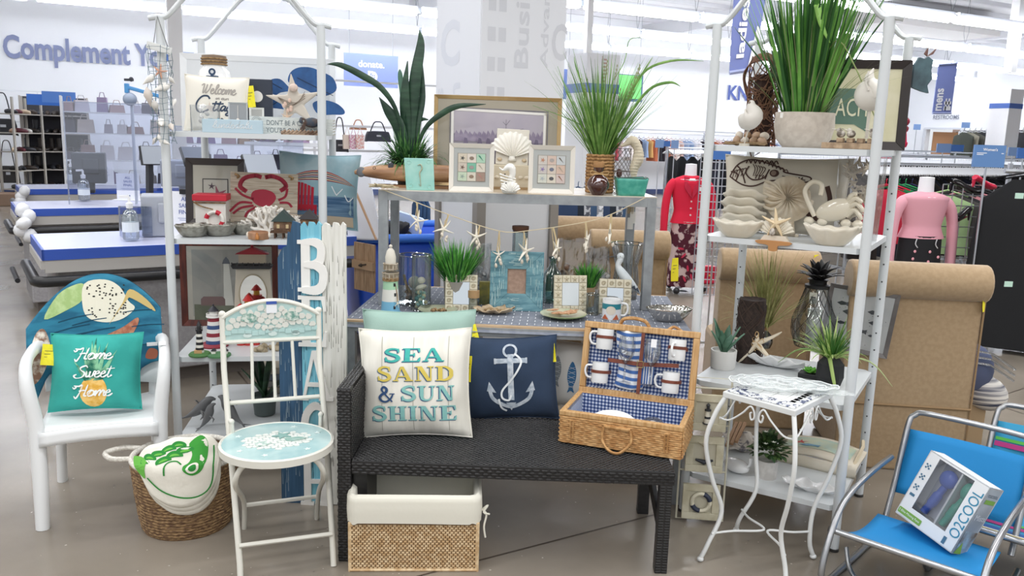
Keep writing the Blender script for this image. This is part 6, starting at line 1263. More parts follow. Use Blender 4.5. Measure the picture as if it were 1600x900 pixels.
# white frames with nine little pictures
def nine(px,w_,top,bot,lab,cols,b):
    p=onT(px,b);k=K(p);H=hz(px,top,p);r=pic_frame('shadow_frame',lab,p,w_*k,H,7*k,mt('#e4dfd6',r=.5),(mt('#dfe3e0',r=.8),mt('#b9b3a8',r=.7),44*k,44*k),rx=-.05,rz=YT,th=.025)
    s_=14.2*k;i=0
    for a in range(3):
        for b_ in range(3):
            m=MB();x,z=(b_-1)*s_,H/2+(1-a)*s_;m.b2((x-s_*.48,.009,z-s_*.48),(x+s_*.48,.0125,z+s_*.48));m.out('picture_square',mt(cols[i],r=.7),r)
            sh_=[star(x,z,s_*.3,s_*.1,.4*i),ell(x,z,s_*.26,s_*.2,10),[(x-s_*.3,z+s_*.3),(x-.1*s_,z+s_*.3),(x+s_*.3,z-s_*.3)]][i%3]
            decal('motif',mt(cols[(i*4+5)%9+9],r=.7),r,polys=[sh_],fn=lambda x,z:V((x,.009,z)));i+=1
nine(736,70,224,297,'left white frame of nine seaside squares with green centre',['#cfc4b2','#d9cfc4','#a9c9b2','#c9bdb0','#7ab49c','#d3ccbe','#bccbb4','#cfc9ba','#9c8578','#8a7a6c','#b5837a','#8f9f96','#9d8f8c','#2f7f6a','#4a4a48','#8a7866','#a8a090','#6e5a50'],.06)
nine(861,72,227,300,'right white frame of nine seaside squares with a violet shell',['#c9c3bc','#cfb9ac','#c3c7c8','#c2bcb8','#cfc3b6','#cdb4a4','#c9ccc2','#d3ccbe','#c9b9b4','#a8a09c','#8a5f4c','#a9b1b6','#6f7486','#6a6058','#b98268','#54565a','#a8a090','#8a7aa8'],.06)
# white ceramic seahorse
p=onT(795,.01);k=K(p);r=T('ceramic_seahorse','white openwork ceramic seahorse at the front of the console top','figurine',p,YT);wcer=mt('#eeece6',r=.25,coat=.4)
Zc=lambda y:hz(795,y,p);Xc=lambda x:(x-795)*k
m=MB();q=spline([(Xc(779),-.0,Zc(262)),(Xc(785),0,Zc(266)),(Xc(792),0,Zc(262)),(Xc(798),0,Zc(262)),(Xc(800),0,Zc(272)),(Xc(797),0,Zc(282)),(Xc(798),0,Zc(290))],4);rd=spline([(.003,),(.008,),(.022,),(.026,),(.022,),(.02,),(.022,)],4);m.tube(q,[x[0]*.85 for x in rd],12,flat=.8);m.out('head_and_neck',wcer,r,smooth=True)
m=MB();[m.tube([(Xc(780+i*.8),-.014,Zc(272+i*5)),(Xc(790+i),-.024,Zc(275+i*4.6)),(Xc(805),-.008,Zc(279+i*4))],.0035,6)for i in range(6)];m.out('belly_ribs',wcer,r,kind='stuff',smooth=True)
m=MB();scallop(m,.05,(Xc(797),-.012,.03),.02,ribs=8);m.lathe([(0,0),(.034,0),(.04,.02),(.03,.045),(0,.06)],16,(Xc(796),.006,0));m.out('shell_base',wcer,r,smooth=1)
m=MB();[m.ball((Xc(788+i),-.02,Zc(272+i*7)),(.004,.003,.003),6,5)for i in range(4)];m.out('cutout',mt('#2a2826'),r,kind='stuff')
# seahorse tile
p=onT(656,.02);k=K(p);H=hz(656,247,p);r=T('seahorse_tile','turquoise glazed tile with a raised seahorse leaning against the driftwood','tile',p,YT,None,-.12,0);W=46*k
m=MB();m.prism([(-W*.46,0),(W*.5,0),(W*.44,H),(-W*.56,H)],.01);m.out('tile_body',mt('#8cc5ba','#a7d4c8',sc=9,r=.15,coat=.6),r,bev=.003)
m=MB();m.tube(spline([(-.005,-.003,H*.2),(.004,-.003,H*.14),(.0,-.003,H*.4),(-.002,-.003,H*.55),(.008,-.003,H*.68),(.002,-.003,H*.8),(-.012,-.003,H*.78)],4),[.002,.002,.002,.002,.003,.003,.003,.003,.004,.005,.006,.006,.007,.007,.007,.006,.006,.007,.006,.006,.006,.005,.005,.003,.002],6,flat=.5);m.out('raised_seahorse',mt('#b9b39a',r=.3),r,smooth=True)
m=MB();[m.tube([(x*W+.009*cos(t_),-.001,z*H+.009*sin(t_))for t_ in[i*pi/6 for i in range(12)]],.0015,4,closed=True)for x,z in((-.3,.14),(.33,.12),(-.38,.86),(.28,.9))];m.out('raised_shell',mt('#a9d6cc',r=.15),r)
# driftwood fish
p=onT(645,.2);k=K(p);zc=hz(645,272,p);r=T('driftwood_fish','long carved brown driftwood fish with a grey nose lying along the console top','sculpture',p,YT)
X_=lambda x:(x-645)*k;m=MB()
q=[(X_(555),0,zc-.0),(X_(566),0,zc+.004),(X_(590),0,zc+.006),(X_(625),0,zc+.004),(X_(680),0,zc+.006),(X_(735),0,zc-.0),(X_(750),0,zc-.02)]
m.tube(spline(q,4),[a[0]for a in spline([(.014,),(.032,),(.053,),(.066,),(.068,),(.06,),(.04,)],4)],16,flat=.6);m.out('fish_body',mt('#c9a07a','#7d5234',sc=3,st=(1.5,1,9),r=.45,con=(.35,.7)),r,smooth=True)
m=MB();m.ball((X_(566),-.026,zc+.004),(.022,.008,.024),14,8);m.out('grey_patch',mt('#6f7276',r=.5),r,smooth=True);m=MB();m.tube([(X_(587)+.006*cos(t_),-.045,zc+.025+.006*sin(t_))for t_ in[i*pi/5 for i in range(10)]],.0016,5,closed=True);m.out('eye',mt('#5f4a38'),r)
m=MB();m.b2((X_(608),-.047,zc-.02),(X_(616),-.03,zc+.05));m.out('dark_band',mt('#3c3f48',r=.5),r,bev=.003);m=MB();m.b2((X_(590),-.03,.0),(X_(740),.05,.012));m.out('plinth',mt('#a67c58',r=.6),r)
# snake plant + grass on the console
p=onT(638,.3);k=K(p);Zp=lambda y:hz(638,y,p);r=T('snake_plant','tall snake plant rising from grass at the left end of the console top','plant',p,YT)
m=MB();m.lathe([(.05,0),(.062,.11),(.055,.11),(.05,.095),(0,.095)],20);m.out('pot',mt('#5a5248',r=.7),r,smooth=True)
lf=mt('#1f3a2c','#35543e',sc=7,st=(1,1,5),r=.4,con=(.4,.65))
def strap(pts,wds,parent,mat,name='leaf',up=(0,-1,0)):
    q=spline([V(x)for x in pts],5);ws=[a[0]for a in spline([(x,)for x in wds],5)];vs=[];n=len(q)
    for i in range(n):
        a,b=V(q[max(0,i-1)]),V(q[min(n-1,i+1)]);d=(b-a).normalized();s_=d.cross(V(up)).normalized();c=V(q[i]);vs+=[c-s_*ws[i]+V((0,-ws[i]*.25,0)),c,c+s_*ws[i]+V((0,-ws[i]*.25,0))]
    m=MB();m.add(vs,[f for i in range(n-1)for f in((3*i,3*i+1,3*i+4,3*i+3),(3*i+1,3*i+2,3*i+5,3*i+4))]);return m.out(name,mat,parent,solid=.003,smooth=1)
X_=lambda x:(x-638)*k;Q3=lambda x,y,d=0:(X_(x),d,Zp(y))
strap([Q3(641,262),Q3(640,200),Q3(648,120,-.01),Q3(655,70),Q3(653,46)],[.016,.027,.027,.019,.001],r,lf);strap([Q3(648,262,.01),Q3(650,200,.01),Q3(658,150,.02),Q3(655,80,.02)],[.014,.017,.015,.002],r,lf)
strap([Q3(634,262),Q3(634,200),Q3(632,150,-.02),Q3(636,96,-.02)],[.016,.024,.022,.002],r,lf);strap([Q3(628,262,.01),Q3(630,170,.01),Q3(624,120,.02),Q3(623,108,.02)],[.01,.014,.012,.001],r,mt('#4f7a64',r=.4))
strap([Q3(636,258),Q3(624,200,-.02),Q3(608,175,-.03),Q3(594,154,-.04)],[.014,.03,.022,.001],r,lf);strap([Q3(634,250),Q3(622,180,-.04),Q3(600,142,-.07),Q3(570,122,-.08),Q3(540,108,-.1),Q3(520,107,-.1)],[.008,.009,.013,.016,.012,.001],r,lf)
strap([Q3(646,245),Q3(664,200,-.03),Q3(690,176,-.05),Q3(715,164,-.07),Q3(756,160,-.08)],[.008,.01,.014,.012,.001],r,lf);strap([Q3(642,235),Q3(652,190,.02),Q3(668,186,.0)],[.008,.012,.002],r,lf)
m=MB();blades(m,(0,0,.1),420,.2,1.5,.0045,1.15,r0=.06,seed=3);m.out('grass_tuft',mt('#2f6430','#5d8a4c',sc=40,r=.6),r,kind='stuff')
m=MB();blades(m,(0,0,.09),240,.17,1.5,.005,1.2,r0=.05,seed=5);m.out('dark_grass_tuft',mt('#244a30',r=.6),r,kind='stuff')
# rope vase with tall grass
p=onT(936,.2);k=K(p);H=hz(936,243,p);r=T('rope_vase','rope wrapped vase holding tall green ornamental grass on the console top','plant',p,YT)
m=MB();m.lathe([(0,0),(19*k,0),(20*k,H*.3),(18*k,H*.8),(19.5*k,H),(16*k,H),(15*k,H*.9),(0,H*.9)],24);m.out('vase',mt('#8c6c48',r=.8),r,smooth=True)
m=MB();[m.tube([((20.5-1*abs(.5-i/11))*k*cos(t_*pi/14),(20.5-1*abs(.5-i/11))*k*sin(t_*pi/14),.008+i*(H-.01)/11+.003*(t_%2))for t_ in range(28)],.0075,6,closed=True)for i in range(12)];m.out('rope_wrap',mt('#b68d5e','#8f6a42',sc=80,r=.85,b=.5,bs=120),r,kind='stuff',smooth=True)
g1,g2=mt('#5d8c3c','#86ad5c',sc=20,r=.55),mt('#3f6a2e',r=.55)
m=MB();blades(m,(0,0,H*.85),200,.56,.7,.0034,.35,r0=.03,seed=11,lmin=.5);m.out('grass',g1,r,kind='stuff');m=MB();blades(m,(0,0,H*.85),70,.5,.5,.0034,.3,r0=.03,seed=12,lmin=.6);m.out('dark_grass',g2,r,kind='stuff')
X_=lambda x:(x-936)*k;Zp=lambda y:hz(936,y,p);Q3=lambda x,y,d=0:(X_(x),d,Zp(y))
for pts,w_ in(([(938,240),(962,180,-.02),(990,115,-.05),(1030,94,-.08),(1078,93,-.1)],.005),([(938,240),(968,190,-.03),(1000,140,-.06),(1030,127,-.08),(1046,133,-.1)],.006),([(930,240),(905,200,-.02),(880,150,-.04),(862,107,-.05)],.003),([(940,240),(970,160,0),(995,110,0),(1008,86,0)],.004),([(930,245),(912,205,-.02),(880,188,-.1),(825,170,-.15)],.0018),([(932,240),(915,170,0),(893,110,0),(888,90,0)],.003),([(940,240),(966,215,-.04),(975,195,-.05),(985,185,-.06)],.004),([(938,240),(942,150,.02),(966,95,.02),(972,60,0),(1000,58,0)],.0015)):
    strap([Q3(*a)for a in pts],[w_]*(len(pts)-1)+[.0004],r,g1,'long_blade')
rr=random.Random(4)
m=MB()
for i in range(16):
    a=rr.uniform(-.35,.4);e=V((sin(a)*.5,rr.uniform(-.05,.05),H+.28+rr.random()*.16));m.tube(spline([V((0,0,H*.9)),e*.5+V((0,0,H*.4)),e],4),.0011,4)
    for j in range(4):m.ball(e-V((sin(a)*.02*j,0,.018*j)),(.003,.003,.007),5,4)
m.out('seed_stalk',mt('#8a8a5c',r=.7),r,kind='stuff')
# brown ball vase
p=onT(934,.03);k=K(p);r=T('brown_vase','small round glossy brown vase with a straw bow','vase',p,YT)
m=MB();m.lathe([(0,0),(9*k,0),(17*k,12*k),(17.5*k,17*k),(14*k,26*k),(7*k,31*k),(5*k,34*k),(8*k,41*k),(8.5*k,43*k),(7*k,42*k),(4*k,35*k)],28);m.out('vase_body',mt('#46241f',r=.08,coat=.8),r,smooth=True)
m=MB();m.lathe([(5*k,36*k),(9*k,47*k),(8*k,51*k),(7*k,47*k)],16);m.out('straw_rim',mt('#a67c50',r=.7),r,smooth=True)
m=MB();[m.tube(spline([(0,-.02,34*k),(s_*12*k,-.03,38*k),(s_*13*k,-.025,33*k),(0,-.022,33*k)],4),.004,6,flat=.5)for s_ in(-1,1)];m.tube([(6*k*cos(i*pi/6),6*k*sin(i*pi/6),33.5*k)for i in range(12)],.004,5,closed=True);m.out('straw_bow',mt('#c3a271',r=.8),r)
m=MB();m.box((-.005,-.044,24*k),(.018,.002,.016));m.out('sticker',mt('#eeeaf4'),r)
# wire lantern + rope seahorse + turquoise pot
p=onT(966,.2);k=K(p);H=hz(966,232,p);r=T('wire_lantern','round wire mesh candle holder behind the turquoise pot','lantern',p,YT);wr=mt('#6f6a66',m=.8,r=.4);Rr=17*k
for z in(.003,H*.5,H):m=MB();m.tube([(Rr*cos(i*pi/12),Rr*sin(i*pi/12),z)for i in range(24)],.0018,5,closed=True);m.out('ring',wr,r)
m=MB();[m.tube([(Rr*cos(a+s_*z*3),Rr*sin(a+s_*z*3),H*z)for z in[j/8 for j in range(9)]],.0009,4)for a in[i*pi/8 for i in range(16)]for s_ in(-1,1)];m.out('mesh_wire',wr,r,kind='stuff');m=MB();m.ball((0,0,H*.45),(.014,.01,.022),10,8);m.out('brown_bead',mt('#54302c',r=.3),r,smooth=True)
p=onT(988,.14);k=K(p);r=T('rope_seahorse','cream ribbed seahorse figure standing in the turquoise pot','figurine',p,YT);Zp=lambda y:hz(988,y,p);X_=lambda x:(x-988)*k
q=spline([(X_(966),0,Zp(229)),(X_(974),0,Zp(225)),(X_(984),0,Zp(220)),(X_(993),0,Zp(232)),(X_(994),0,Zp(248)),(X_(989),0,Zp(262)),(X_(989),0,Zp(276)),(X_(991),0,Zp(296))],6);rd=[a[0]for a in spline([(.006,),(.011,),(.022,),(.02,),(.025,),(.02,),(.012,),(.01,)],6)]
m=MB();m.tube(q,[x*(1.0+.12*(i%2))for i,x in enumerate(rd)],12);m.out('body',mt('#cfc3ac',r=.8),r,smooth=1);m=MB();[m.tube([V(q[i])+V((rd[i]*1.05*cos(t_),rd[i]*1.05*sin(t_),0))for t_ in[j*pi/5 for j in range(10)]],.0028,5,closed=True)for i in range(14,40,2)];m.out('rope_rib',mt('#d9cfba',r=.9),r,kind='stuff')
p=onT(988,.02);k=K(p);r=T('turquoise_pot','rectangular turquoise planter with dark ruffled rim at the right end of the console top','pot',p,YT);H=hz(988,279,p)
def rp(u,v):w_=(20+4.5*v)*k;d_=.035+.008*v;per=rrect(-w_,-d_,w_,d_,.01,3);n=len(per);i=int(u*n)%n;return V((per[i][0],per[i][1]+.045,H*v+(.004*sin(i*2.1)if v==1 else 0)))
m=MB();m.grid(rp,16,6,True);m.out('planter',mt('#3f9c8c','#58ae9c',sc=30,r=.3),r,solid=.006,smooth=1);m=MB();n=16;m.tube([rp((i+.01)/n,1)*1.0 for i in range(n)],.0035,5,closed=True);m.tube([rp((i+.01)/n,.03)for i in range(n)],.0028,5,closed=True);m.out('dark_edge',mt('#2b4a42',r=.5),r);m=MB();m.b2((-18*k,.012,.0),(18*k,.075,H*.55));m.out('filler',mt('#3a4a40'),r)
# garland
gp=[(597,296,0),(640,312,0),(700,335,0),(780,361,0),(830,360,0),(915,347,0),(955,335,0),(1010,308,0)]
gq=[P(x,y,3.72)for x,y,_ in gp];r=T('starfish_garland','twine garland with starfish strung across the front of the open console frame','garland',gq[0],0)
m=MB();m.tube([V(x)-gq[0]for x in spline(gq,5)],.0022,5);m.out('twine',mt('#cdbfa2',r=.9),r)
m=MB();[m.tube([V((R.uniform(-.06,.07),R.uniform(-.03,.02),.01+R.uniform(0,.012))),V((R.uniform(-.06,.07),R.uniform(-.02,.02),.015)),V((R.uniform(-.05,.09),R.uniform(-.02,.02),.01))],.0025,4)for i in range(18)];starfish(m,(-.02,-.02,.02),.04,rot(1.3,0,0));m.out('bundled_end',mt('#cbbc9c',r=.9),r,kind='stuff')
for i,(px,py,ang,s_)in enumerate(((652,345,.3,13),(693,358,.8,13),(744,370,.1,14),(779,398,0,10),(821,392,.25,15),(870,388,.4,12),(917,375,-.1,12),(953,365,.2,12))):
    # nearest twine point
    tq=[V(x)for x in spline(gq,5)];c=P(px,py,3.70);a=min(tq,key=lambda t_:abs(t_.x-c.x));k=K(c)
    m=MB();starfish(m,c-gq[0],s_*k*1.35,rot(0,ang,.2*i),wd=.13);m.out('starfish',mt('#ece5d6',r=.8),r,smooth=True)
    m=MB();m.tube([a-gq[0],(a+c)/2-gq[0]+V((.004,0,0)),c-gq[0]],.003,5);[m.tube([a-gq[0]+V((R.uniform(-.006,.006),0,0)),c-gq[0]+V((R.uniform(-.012,.012),0,R.uniform(-.02,.03)))],.0016,4)for _ in range(3)];m.out('raffia_tie',mt('#c3b08a',r=.9),r)
    m=MB();[m.lathe([(0,-.012),(.007,-.004),(.006,.006),(0,.013)],8,c-gq[0]+V((R.uniform(-.015,.015),-.006,-.025-.012*j)),rot(0,R.uniform(-.5,.5),0))for j in range(3)];m.out('shell_drop',mt('#ddd2c2',r=.5),r,smooth=True)
# paper tag bundle on the right rear leg
p=TU(TW-.03,TD-.04,TZ-.02);m=MB();[m.tube([(0,-.02,0),(R.uniform(-.02,.02),-.03,-.06),(R.uniform(-.02,.02),-.03,-.1)],.003,4)for _ in range(6)];r=m.thing('raffia_tags','raffia bundle with price tags hanging on the right rear leg of the console frame','tag',mt('#bfae90',r=.9),p,YT,kind=None);m=MB();m.box((-.0,-.035,-.15),(.03,.003,.06));m.box((.012,-.03,-.12),(.028,.003,.06));m.out('tag_card',mt('#e6e4de'),r)
# ================================================================ ITEMS ON THE LOWER TABLE
YS=0
p=onS(610,491);k=K(p);H=hz(610,382,p);r=T('pastel_lighthouse','pastel green white and blue wooden lighthouse at the left end of the lower table','lighthouse',p,0)
rb,rt_=15*k,11*k
m=MB();m.lathe([(18*k,0),(18*k,.008),(16*k,.012)],28);m.out('foot',mt('#6faccb',r=.6),r,smooth=True)
for z0,z1,c in((.008,.2,'#78b2d0'),(.2,.37,'#e0ddd6'),(.37,.5,'#a8cfae')):m=MB();f_=lambda z:rb+(rt_-rb)*z/.5;m.lathe([(f_(z0),H*z0),(f_(z1),H*z1)],28);m.out('painted_band',mt(c,r=.65),r,smooth=True)
for z0,z1,R_ in((.52,.6,12.5),(.64,.73,11)):
    m=MB();m.lathe([(R_*k*.8,H*z0),(R_*k,H*(z0+.01)),(R_*k,H*(z0+.02))],24);m.lathe([(R_*k*.75,H*z0),(R_*k*.75,H*z1)],20);m.tube([(R_*k*cos(i*pi/12),R_*k*sin(i*pi/12),H*z1)for i in range(24)],.0028,5,closed=True);[m.bar((R_*k*.95*cos(i*pi/6),R_*k*.95*sin(i*pi/6),H*z0),(R_*k*.95*cos(i*pi/6),R_*k*.95*sin(i*pi/6),H*z1),.004)for i in range(12)];m.out('gallery',mt('#c9bfae','#a2937e',sc=30,r=.8),r)
m=MB();m.lathe([(8*k,H*.72),(8.5*k,H*.82),(6*k,H*.91),(2.5*k,H*.95)],20);m.ball((0,0,H*.975),.008,8,6);m.out('dome',mt('#d9d3c6',r=.7),r,smooth=True)
m=MB();[m.tube([(11.8*k*cos(i*pi/10),11.8*k*sin(i*pi/10),H*(.495+.018*j))for i in range(20)],.003,5,closed=True)for j in range(3)];m.out('rope_band',rope,r)
for x,z in((.6,.12),(.75,.3),(.7,.44)):m=MB();a=x;m.box((f_(z)*sin(a),-f_(z)*cos(a),H*z),(.009,.003,.014),rot(0,0,a));m.out('window',mt('#26262a'),r)
m=MB();starfish(m,(rb*.85,-rb*.7,H*.18),.02,rot(0,.3,.6),wd=.12);m.out('starfish',mt('#e6dcc6',r=.8),r);m=MB();m.tube([(.02,-.02,H*.5),(.032,-.02,H*.3),(rb*.85,-rb*.7,H*.2)],.002,4);m.out('raffia',rope,r)
def glass_cyl(p,R_,H,lab,name='glass_cylinder',prof=None,cat='vase',tint='#eef3f3',fill=None):
    r=T(name,lab,cat,p,0);m=MB();pr=prof or[(0,.004),(R_,.004),(R_,H)];m.lathe([(a,b)for a,b in pr],32);
    m.f=[f for f in m.f if len(f)<20];m.out('glass_wall',clear(tint,.09,.03),r,smooth=True)
    m=MB();m.tube([(pr[-1][0]*cos(i*pi/16),pr[-1][0]*sin(i*pi/16),pr[-1][1])for i in range(32)],.0022,6,closed=True);m.tube([(pr[1][0]*.97*cos(i*pi/16),pr[1][0]*.97*sin(i*pi/16),.003)for i in range(32)],.003,6,closed=True);m.out('glass_rim',clear('#dfe8ea',.35,.05),r,smooth=True);return r
p=onS(646,476)+V((0,.03,0));k=K(p);H=hz(646,398,p);r=glass_cyl(p,25*k,H,'wide glass hurricane filled with brown shells and rope behind the pastel lighthouse','glass_hurricane')
m=MB();[m.lathe([(0,-.016),(.008,-.006),(.007,.006),(0,.014)],7,(R.uniform(-.04,.04),R.uniform(-.035,.035),.012+R.random()*.06),rot(R.uniform(0,3),R.uniform(0,3),0))for i in range(50)];m.out('shell_filling',mt('#7a5f48','#b59c82',sc=30,r=.5),r,kind='stuff',smooth=True)
m=MB();m.tube(spline([(-.045,-.03,.14),(-.03,-.04,.09),(-.0,-.05,.05),(.03,-.04,.03)],5),.007,6);m.out('rope_strand',rope,r);m=MB();m.ball((.0,0,.1),(.03,.03,.03),12,8);m.out('pale_shell',mt('#d5d0c6',r=.5),r,smooth=True)
p=onS(658,484);k=K(p);H=hz(658,398,p);r=glass_cyl(p,15*k,H,'narrow glass cylinder filled with teal and white stones')
for i,c in enumerate(('#8fb7ac','#dcd6bc','#6f9c96','#cfc39c','#5d8884')):
    m=MB();[m.ball((R.uniform(-.02,.02),R.uniform(-.022,.01),.012+.016*j+.002*i),(R.uniform(.007,.011),)*3,8,6)for j in range(5)];m.out('%s_stones'%('teal','cream','dark_teal','sand','deep_teal')[i],mt(c,r=.4),r,kind='stuff',smooth=True)
m=MB();m.ball((0,-.005,.105),(.027,.02,.012),10,6,rot(0,-.3,0));m.ball((0,0,.135),(.018,.016,.016),10,6);m.out('top_shell',mt('#d9d3c0',r=.4),r,smooth=True)
def grass_pot(px,py,w_,htop,top,n,lab,potc,seed,spread=.6,L=None,pw=None,gr=('#3c8a32','#69b04a')):
    p=onS(px,py);k=K(p);Hp=hz(px,htop,p);r=T('grass_pot',lab,'plant',p,0);pr=(pw or w_*.3)*k
    m=MB();m.lathe([(0,0),(pr*.85,0),(pr,Hp),(pr*.85,Hp),(pr*.8,Hp*.85),(0,Hp*.85)],20);m.out('pot',mt(potc,r=.7),r,smooth=True)
    L=hz(px,top,p)-Hp*.85;m=MB();blades(m,(0,0,Hp*.85),n,L*1.12,spread,.0038,.25,r0=pr*.75,seed=seed,lmin=.75);m.out('grass',mt(*gr,sc=30,r=.5),r,kind='stuff');m=MB();blades(m,(0,0,Hp*.85),n//2,L,spread*.9,.0035,.2,r0=pr*.75,seed=seed+1,lmin=.7);m.out('dark_grass',mt('#1f5a24',r=.5),r,kind='stuff');return r
grass_pot(712,482,68,438,378,230,'bushy bright green grass in a grey pot behind the tile mirror','#8f8a82',21,.75,pw=20)
grass_pot(918,478,40,448,412,130,'small green grass in a tan pot behind the starfish frame','#b79a78',31,.6,pw=11)
def tile_frame(px,py,w_,top,lab,inner,motif,rz=0,rx=-.15,ncol=4,inn=.45,up=0):
    p=onS(px,py);k=K(p);H=hz(px,top,p)*1.02;W=w_*k;r=T('tile_frame',lab,'picture frame',p,rz,None,rx);c_=mt('#d4cdb8',r=.7)
    m=MB();m.b2((-W/2,.004,0),(W/2,.016,H));m.out('frame_body',mt('#c6bea8',r=.7),r)
    tw=W/ncol;nr=5 if H/tw>4.4 else 4;th_=H/nr
    for i in range(ncol):
        for j in range(nr):
            if 0<i<ncol-1 and 0<j<nr-1:continue
            x,z=-W/2+tw*(i+.5),th_*(j+.5);m=MB();m.b2((x-tw*.45,-.001,z-th_*.45),(x+tw*.45,.006,z+th_*.45));t_=m.out('tile',c_,r,bev=.0012)
            m=MB()
            if motif=='star':starfish(m,(x,-.003,z),tw*.38,wd=.16)
            else:m.tube([(x+tw*.3*(1-q*.035)*cos(q*.6),-.002,z+tw*.3*(1-q*.035)*sin(q*.6))for q in range(24)],.0014,4)
            m.out('raised_'+('starfish' if motif=='star' else 'spiral'),mt('#b9ae94',r=.7),t_)
    m=MB();m.b2((-W/2+tw,-.0005,th_),(W/2-tw,.0045,H-th_));m.out('centre',inner,r);return r
mir=mt('#dfe6ea',r=.03,m=1)
tile_frame(720,487,50,431,'cream spiral tile frame with a small mirror before the bushy grass',mir,'spiral',.03)
tile_frame(891,489,52,432,'cream starfish tile frame with a pale blank centre',mt('#d3dade',r=.4),'star',.12)
tile_frame(960,491,50,438,'cream shell tile frame with a mirror behind the shell mug',mir,'spiral',-.05)
p=onS(740,485);k=K(p);r=glass_cyl(p+V((0,-.02,0)),8*k,24*k,'tiny cork topped jar before the spiral tile frame','cork_jar',cat='jar');m=MB();m.cyl((0,0,22*k),9*k,11*k,16);m.out('cork',mt('#a88860',r=.8),r)
p=onS(757,478)+V((0,.03,0));k=K(p);m=MB();m.b2((-9*k,0,0),(10*k,.03,36*k));r=m.thing('printed_box','dark green and yellow printed box between tile frame and blue frame','box',mt('#4a5a46','#b9a94a',sc=9,r=.5),p,0,bev=.002)
# blue weathered frame
p=onS(806,486);k=K(p);H=hz(806,394,p);W=83*k;fw=27*k
r=pic_frame('weathered_frame','weathered blue wide wooden picture frame with a brown empty centre',p,W,H,fw,mt('#55808c','#76a0a9',sc=9,st=(1,1,5),r=.8,b=.3,bs=40),(mt('#9a8070','#a88d7c',sc=60,r=.9),),rx=-.07,rz=.02,th=.022,prof=.5,glass=False)
rr=random.Random(9);ds=[[(x,z),(x+.0015,z),(x+.0015,z+l),(x,z+l)]for x,z,l in((rr.choice((-1,1))*rr.uniform(W/2-fw*.8,W/2-.004),rr.uniform(.01,H-.06),rr.uniform(.015,.05))for _ in range(60))]+[[(x,z),(x+l,z),(x+l,z+.0015),(x,z+.0015)]for x,z,l in((rr.uniform(-W/2+fw,W/2-fw-.04),rr.choice((rr.uniform(.004,fw*.8),rr.uniform(H-fw*.8,H-.004))),rr.uniform(.01,.035))for _ in range(40))]
decal('pale_scratches',mt('#b9d3d3',r=.9),r,polys=ds,fn=lambda x,z:V((x,.0005,z)))
p=onS(810,470)+V((0,.06,0));k=K(p);H=hz(810,353,p);r=glass_cyl(p,12*k,H,'tall clear glass bottle with a cork behind the weathered blue frame','glass_bottle',[(0,.004),(13*k,.004),(13*k,H*.55),(12*k,H*.6),(12*k,H*.96)],'bottle','#e0ecee');m=MB();m.lathe([(11*k,H*.92),(13*k,H*.96),(13*k,H),(0,H)],16);m.out('cork',mt('#6f4c38',r=.8),r,smooth=True)
p=onS(862,474)+V((0,.03,0));k=K(p);H=hz(862,402,p);r=glass_cyl(p,12*k,H,'embossed aqua green glass bottle beside the weathered blue frame','glass_bottle',[(0,.004),(14*k,.004),(15*k,H*.4),(14*k,H*.65),(6*k,H*.8),(5*k,H*.92),(7*k,H)],'bottle','#b5d6d2');m=MB();starfish(m,(0,-14.5*k,H*.55),.02,bumpy=True);m.out('embossed_star',clear('#6d9a96',.3,.1),r)
p=onS(795,480)+V((0,.08,0));r=glass_cyl(p,.035,.13,'second aqua glass jar just behind the weathered blue frame','glass_jar',tint='#b9d8da',cat='jar')
# glass tumbler
p=onS(925,491);k=K(p);glass_cyl(p,10*k,32*k,'clear glass tumbler holding the small grass pot upright','glass_tumbler',cat='glass',tint='#dfe6e4')
# large embossed glass vase
p=onS(979,470)+V((0,.07,0));k=K(p);H=hz(979,380,p);r=glass_cyl(p,20*k,H,'flared ribbed clear glass vase behind the white bird','glass_vase',[(0,.004),(18*k,.004),(20*k,H*.3),(17*k,H*.6),(25*k,H)],'vase','#eef1f2')
m=MB();[m.tube([(rr_*cos(a),rr_*sin(a),H*t_)for rr_,t_ in((18*k,.03),(20*k,.3),(17*k,.6),(25*k,.98))],.0015,4)for a in[i*pi/9 for i in range(18)]];m.out('glass_rib',clear('#e6ecee',.35,.06),r,kind='stuff')
m=MB();[m.ball((R.uniform(-.03,.03),R.uniform(-.03,.03),.02+R.random()*.08),(.02,.015,.013),8,6,rot(R.random(),R.random(),0))for _ in range(14)];m.out('white_shells',mt('#dcd6d0',r=.5),r,kind='stuff',smooth=True)
# bags of shells
def cello(px,py,w_,h_,lab,b,cols):
    p=onS(px,py)+V((0,b,0));k=K(p);r=T('shell_bag',lab,'bag',p,.1)
    def fn(u,v):a=2*pi*u;q=(1-.25*v)*(1+.08*sin(5*a+6*v)+.05*sin(11*a));return V((w_*k/2*cos(a)*q,.05*sin(a)*q*(1-.7*v),h_*k*v+.006*sin(4*a)*v))
    m=MB();m.grid(fn,36,12,True);m.out('clear_wrap',clear('#f2f4f6',.16,.08),r)
    m=MB();[m.ball((R.uniform(-.35,.35)*w_*k,R.uniform(-.02,.02),.015+R.random()*h_*k*.5),(.022,.014,.016),8,6,rot(R.random()*3,R.random()*3,0))for _ in range(14)];m.out('bagged_shells',mt(*cols,sc=14,r=.5),r,kind='stuff',smooth=True)
cello(895,472,60,92,'crinkled clear bag of brown and white shells behind the starfish frame',.12,('#cfc6bc','#8d6a52'));cello(937,472,42,78,'second clear bag of white shells beside the flared vase',.14,('#e2ded8','#c2b8ae'));cello(748,470,40,80,'clear crinkled bag behind the bushy grass',.16,('#e6e6e6','#cfcfcf'))
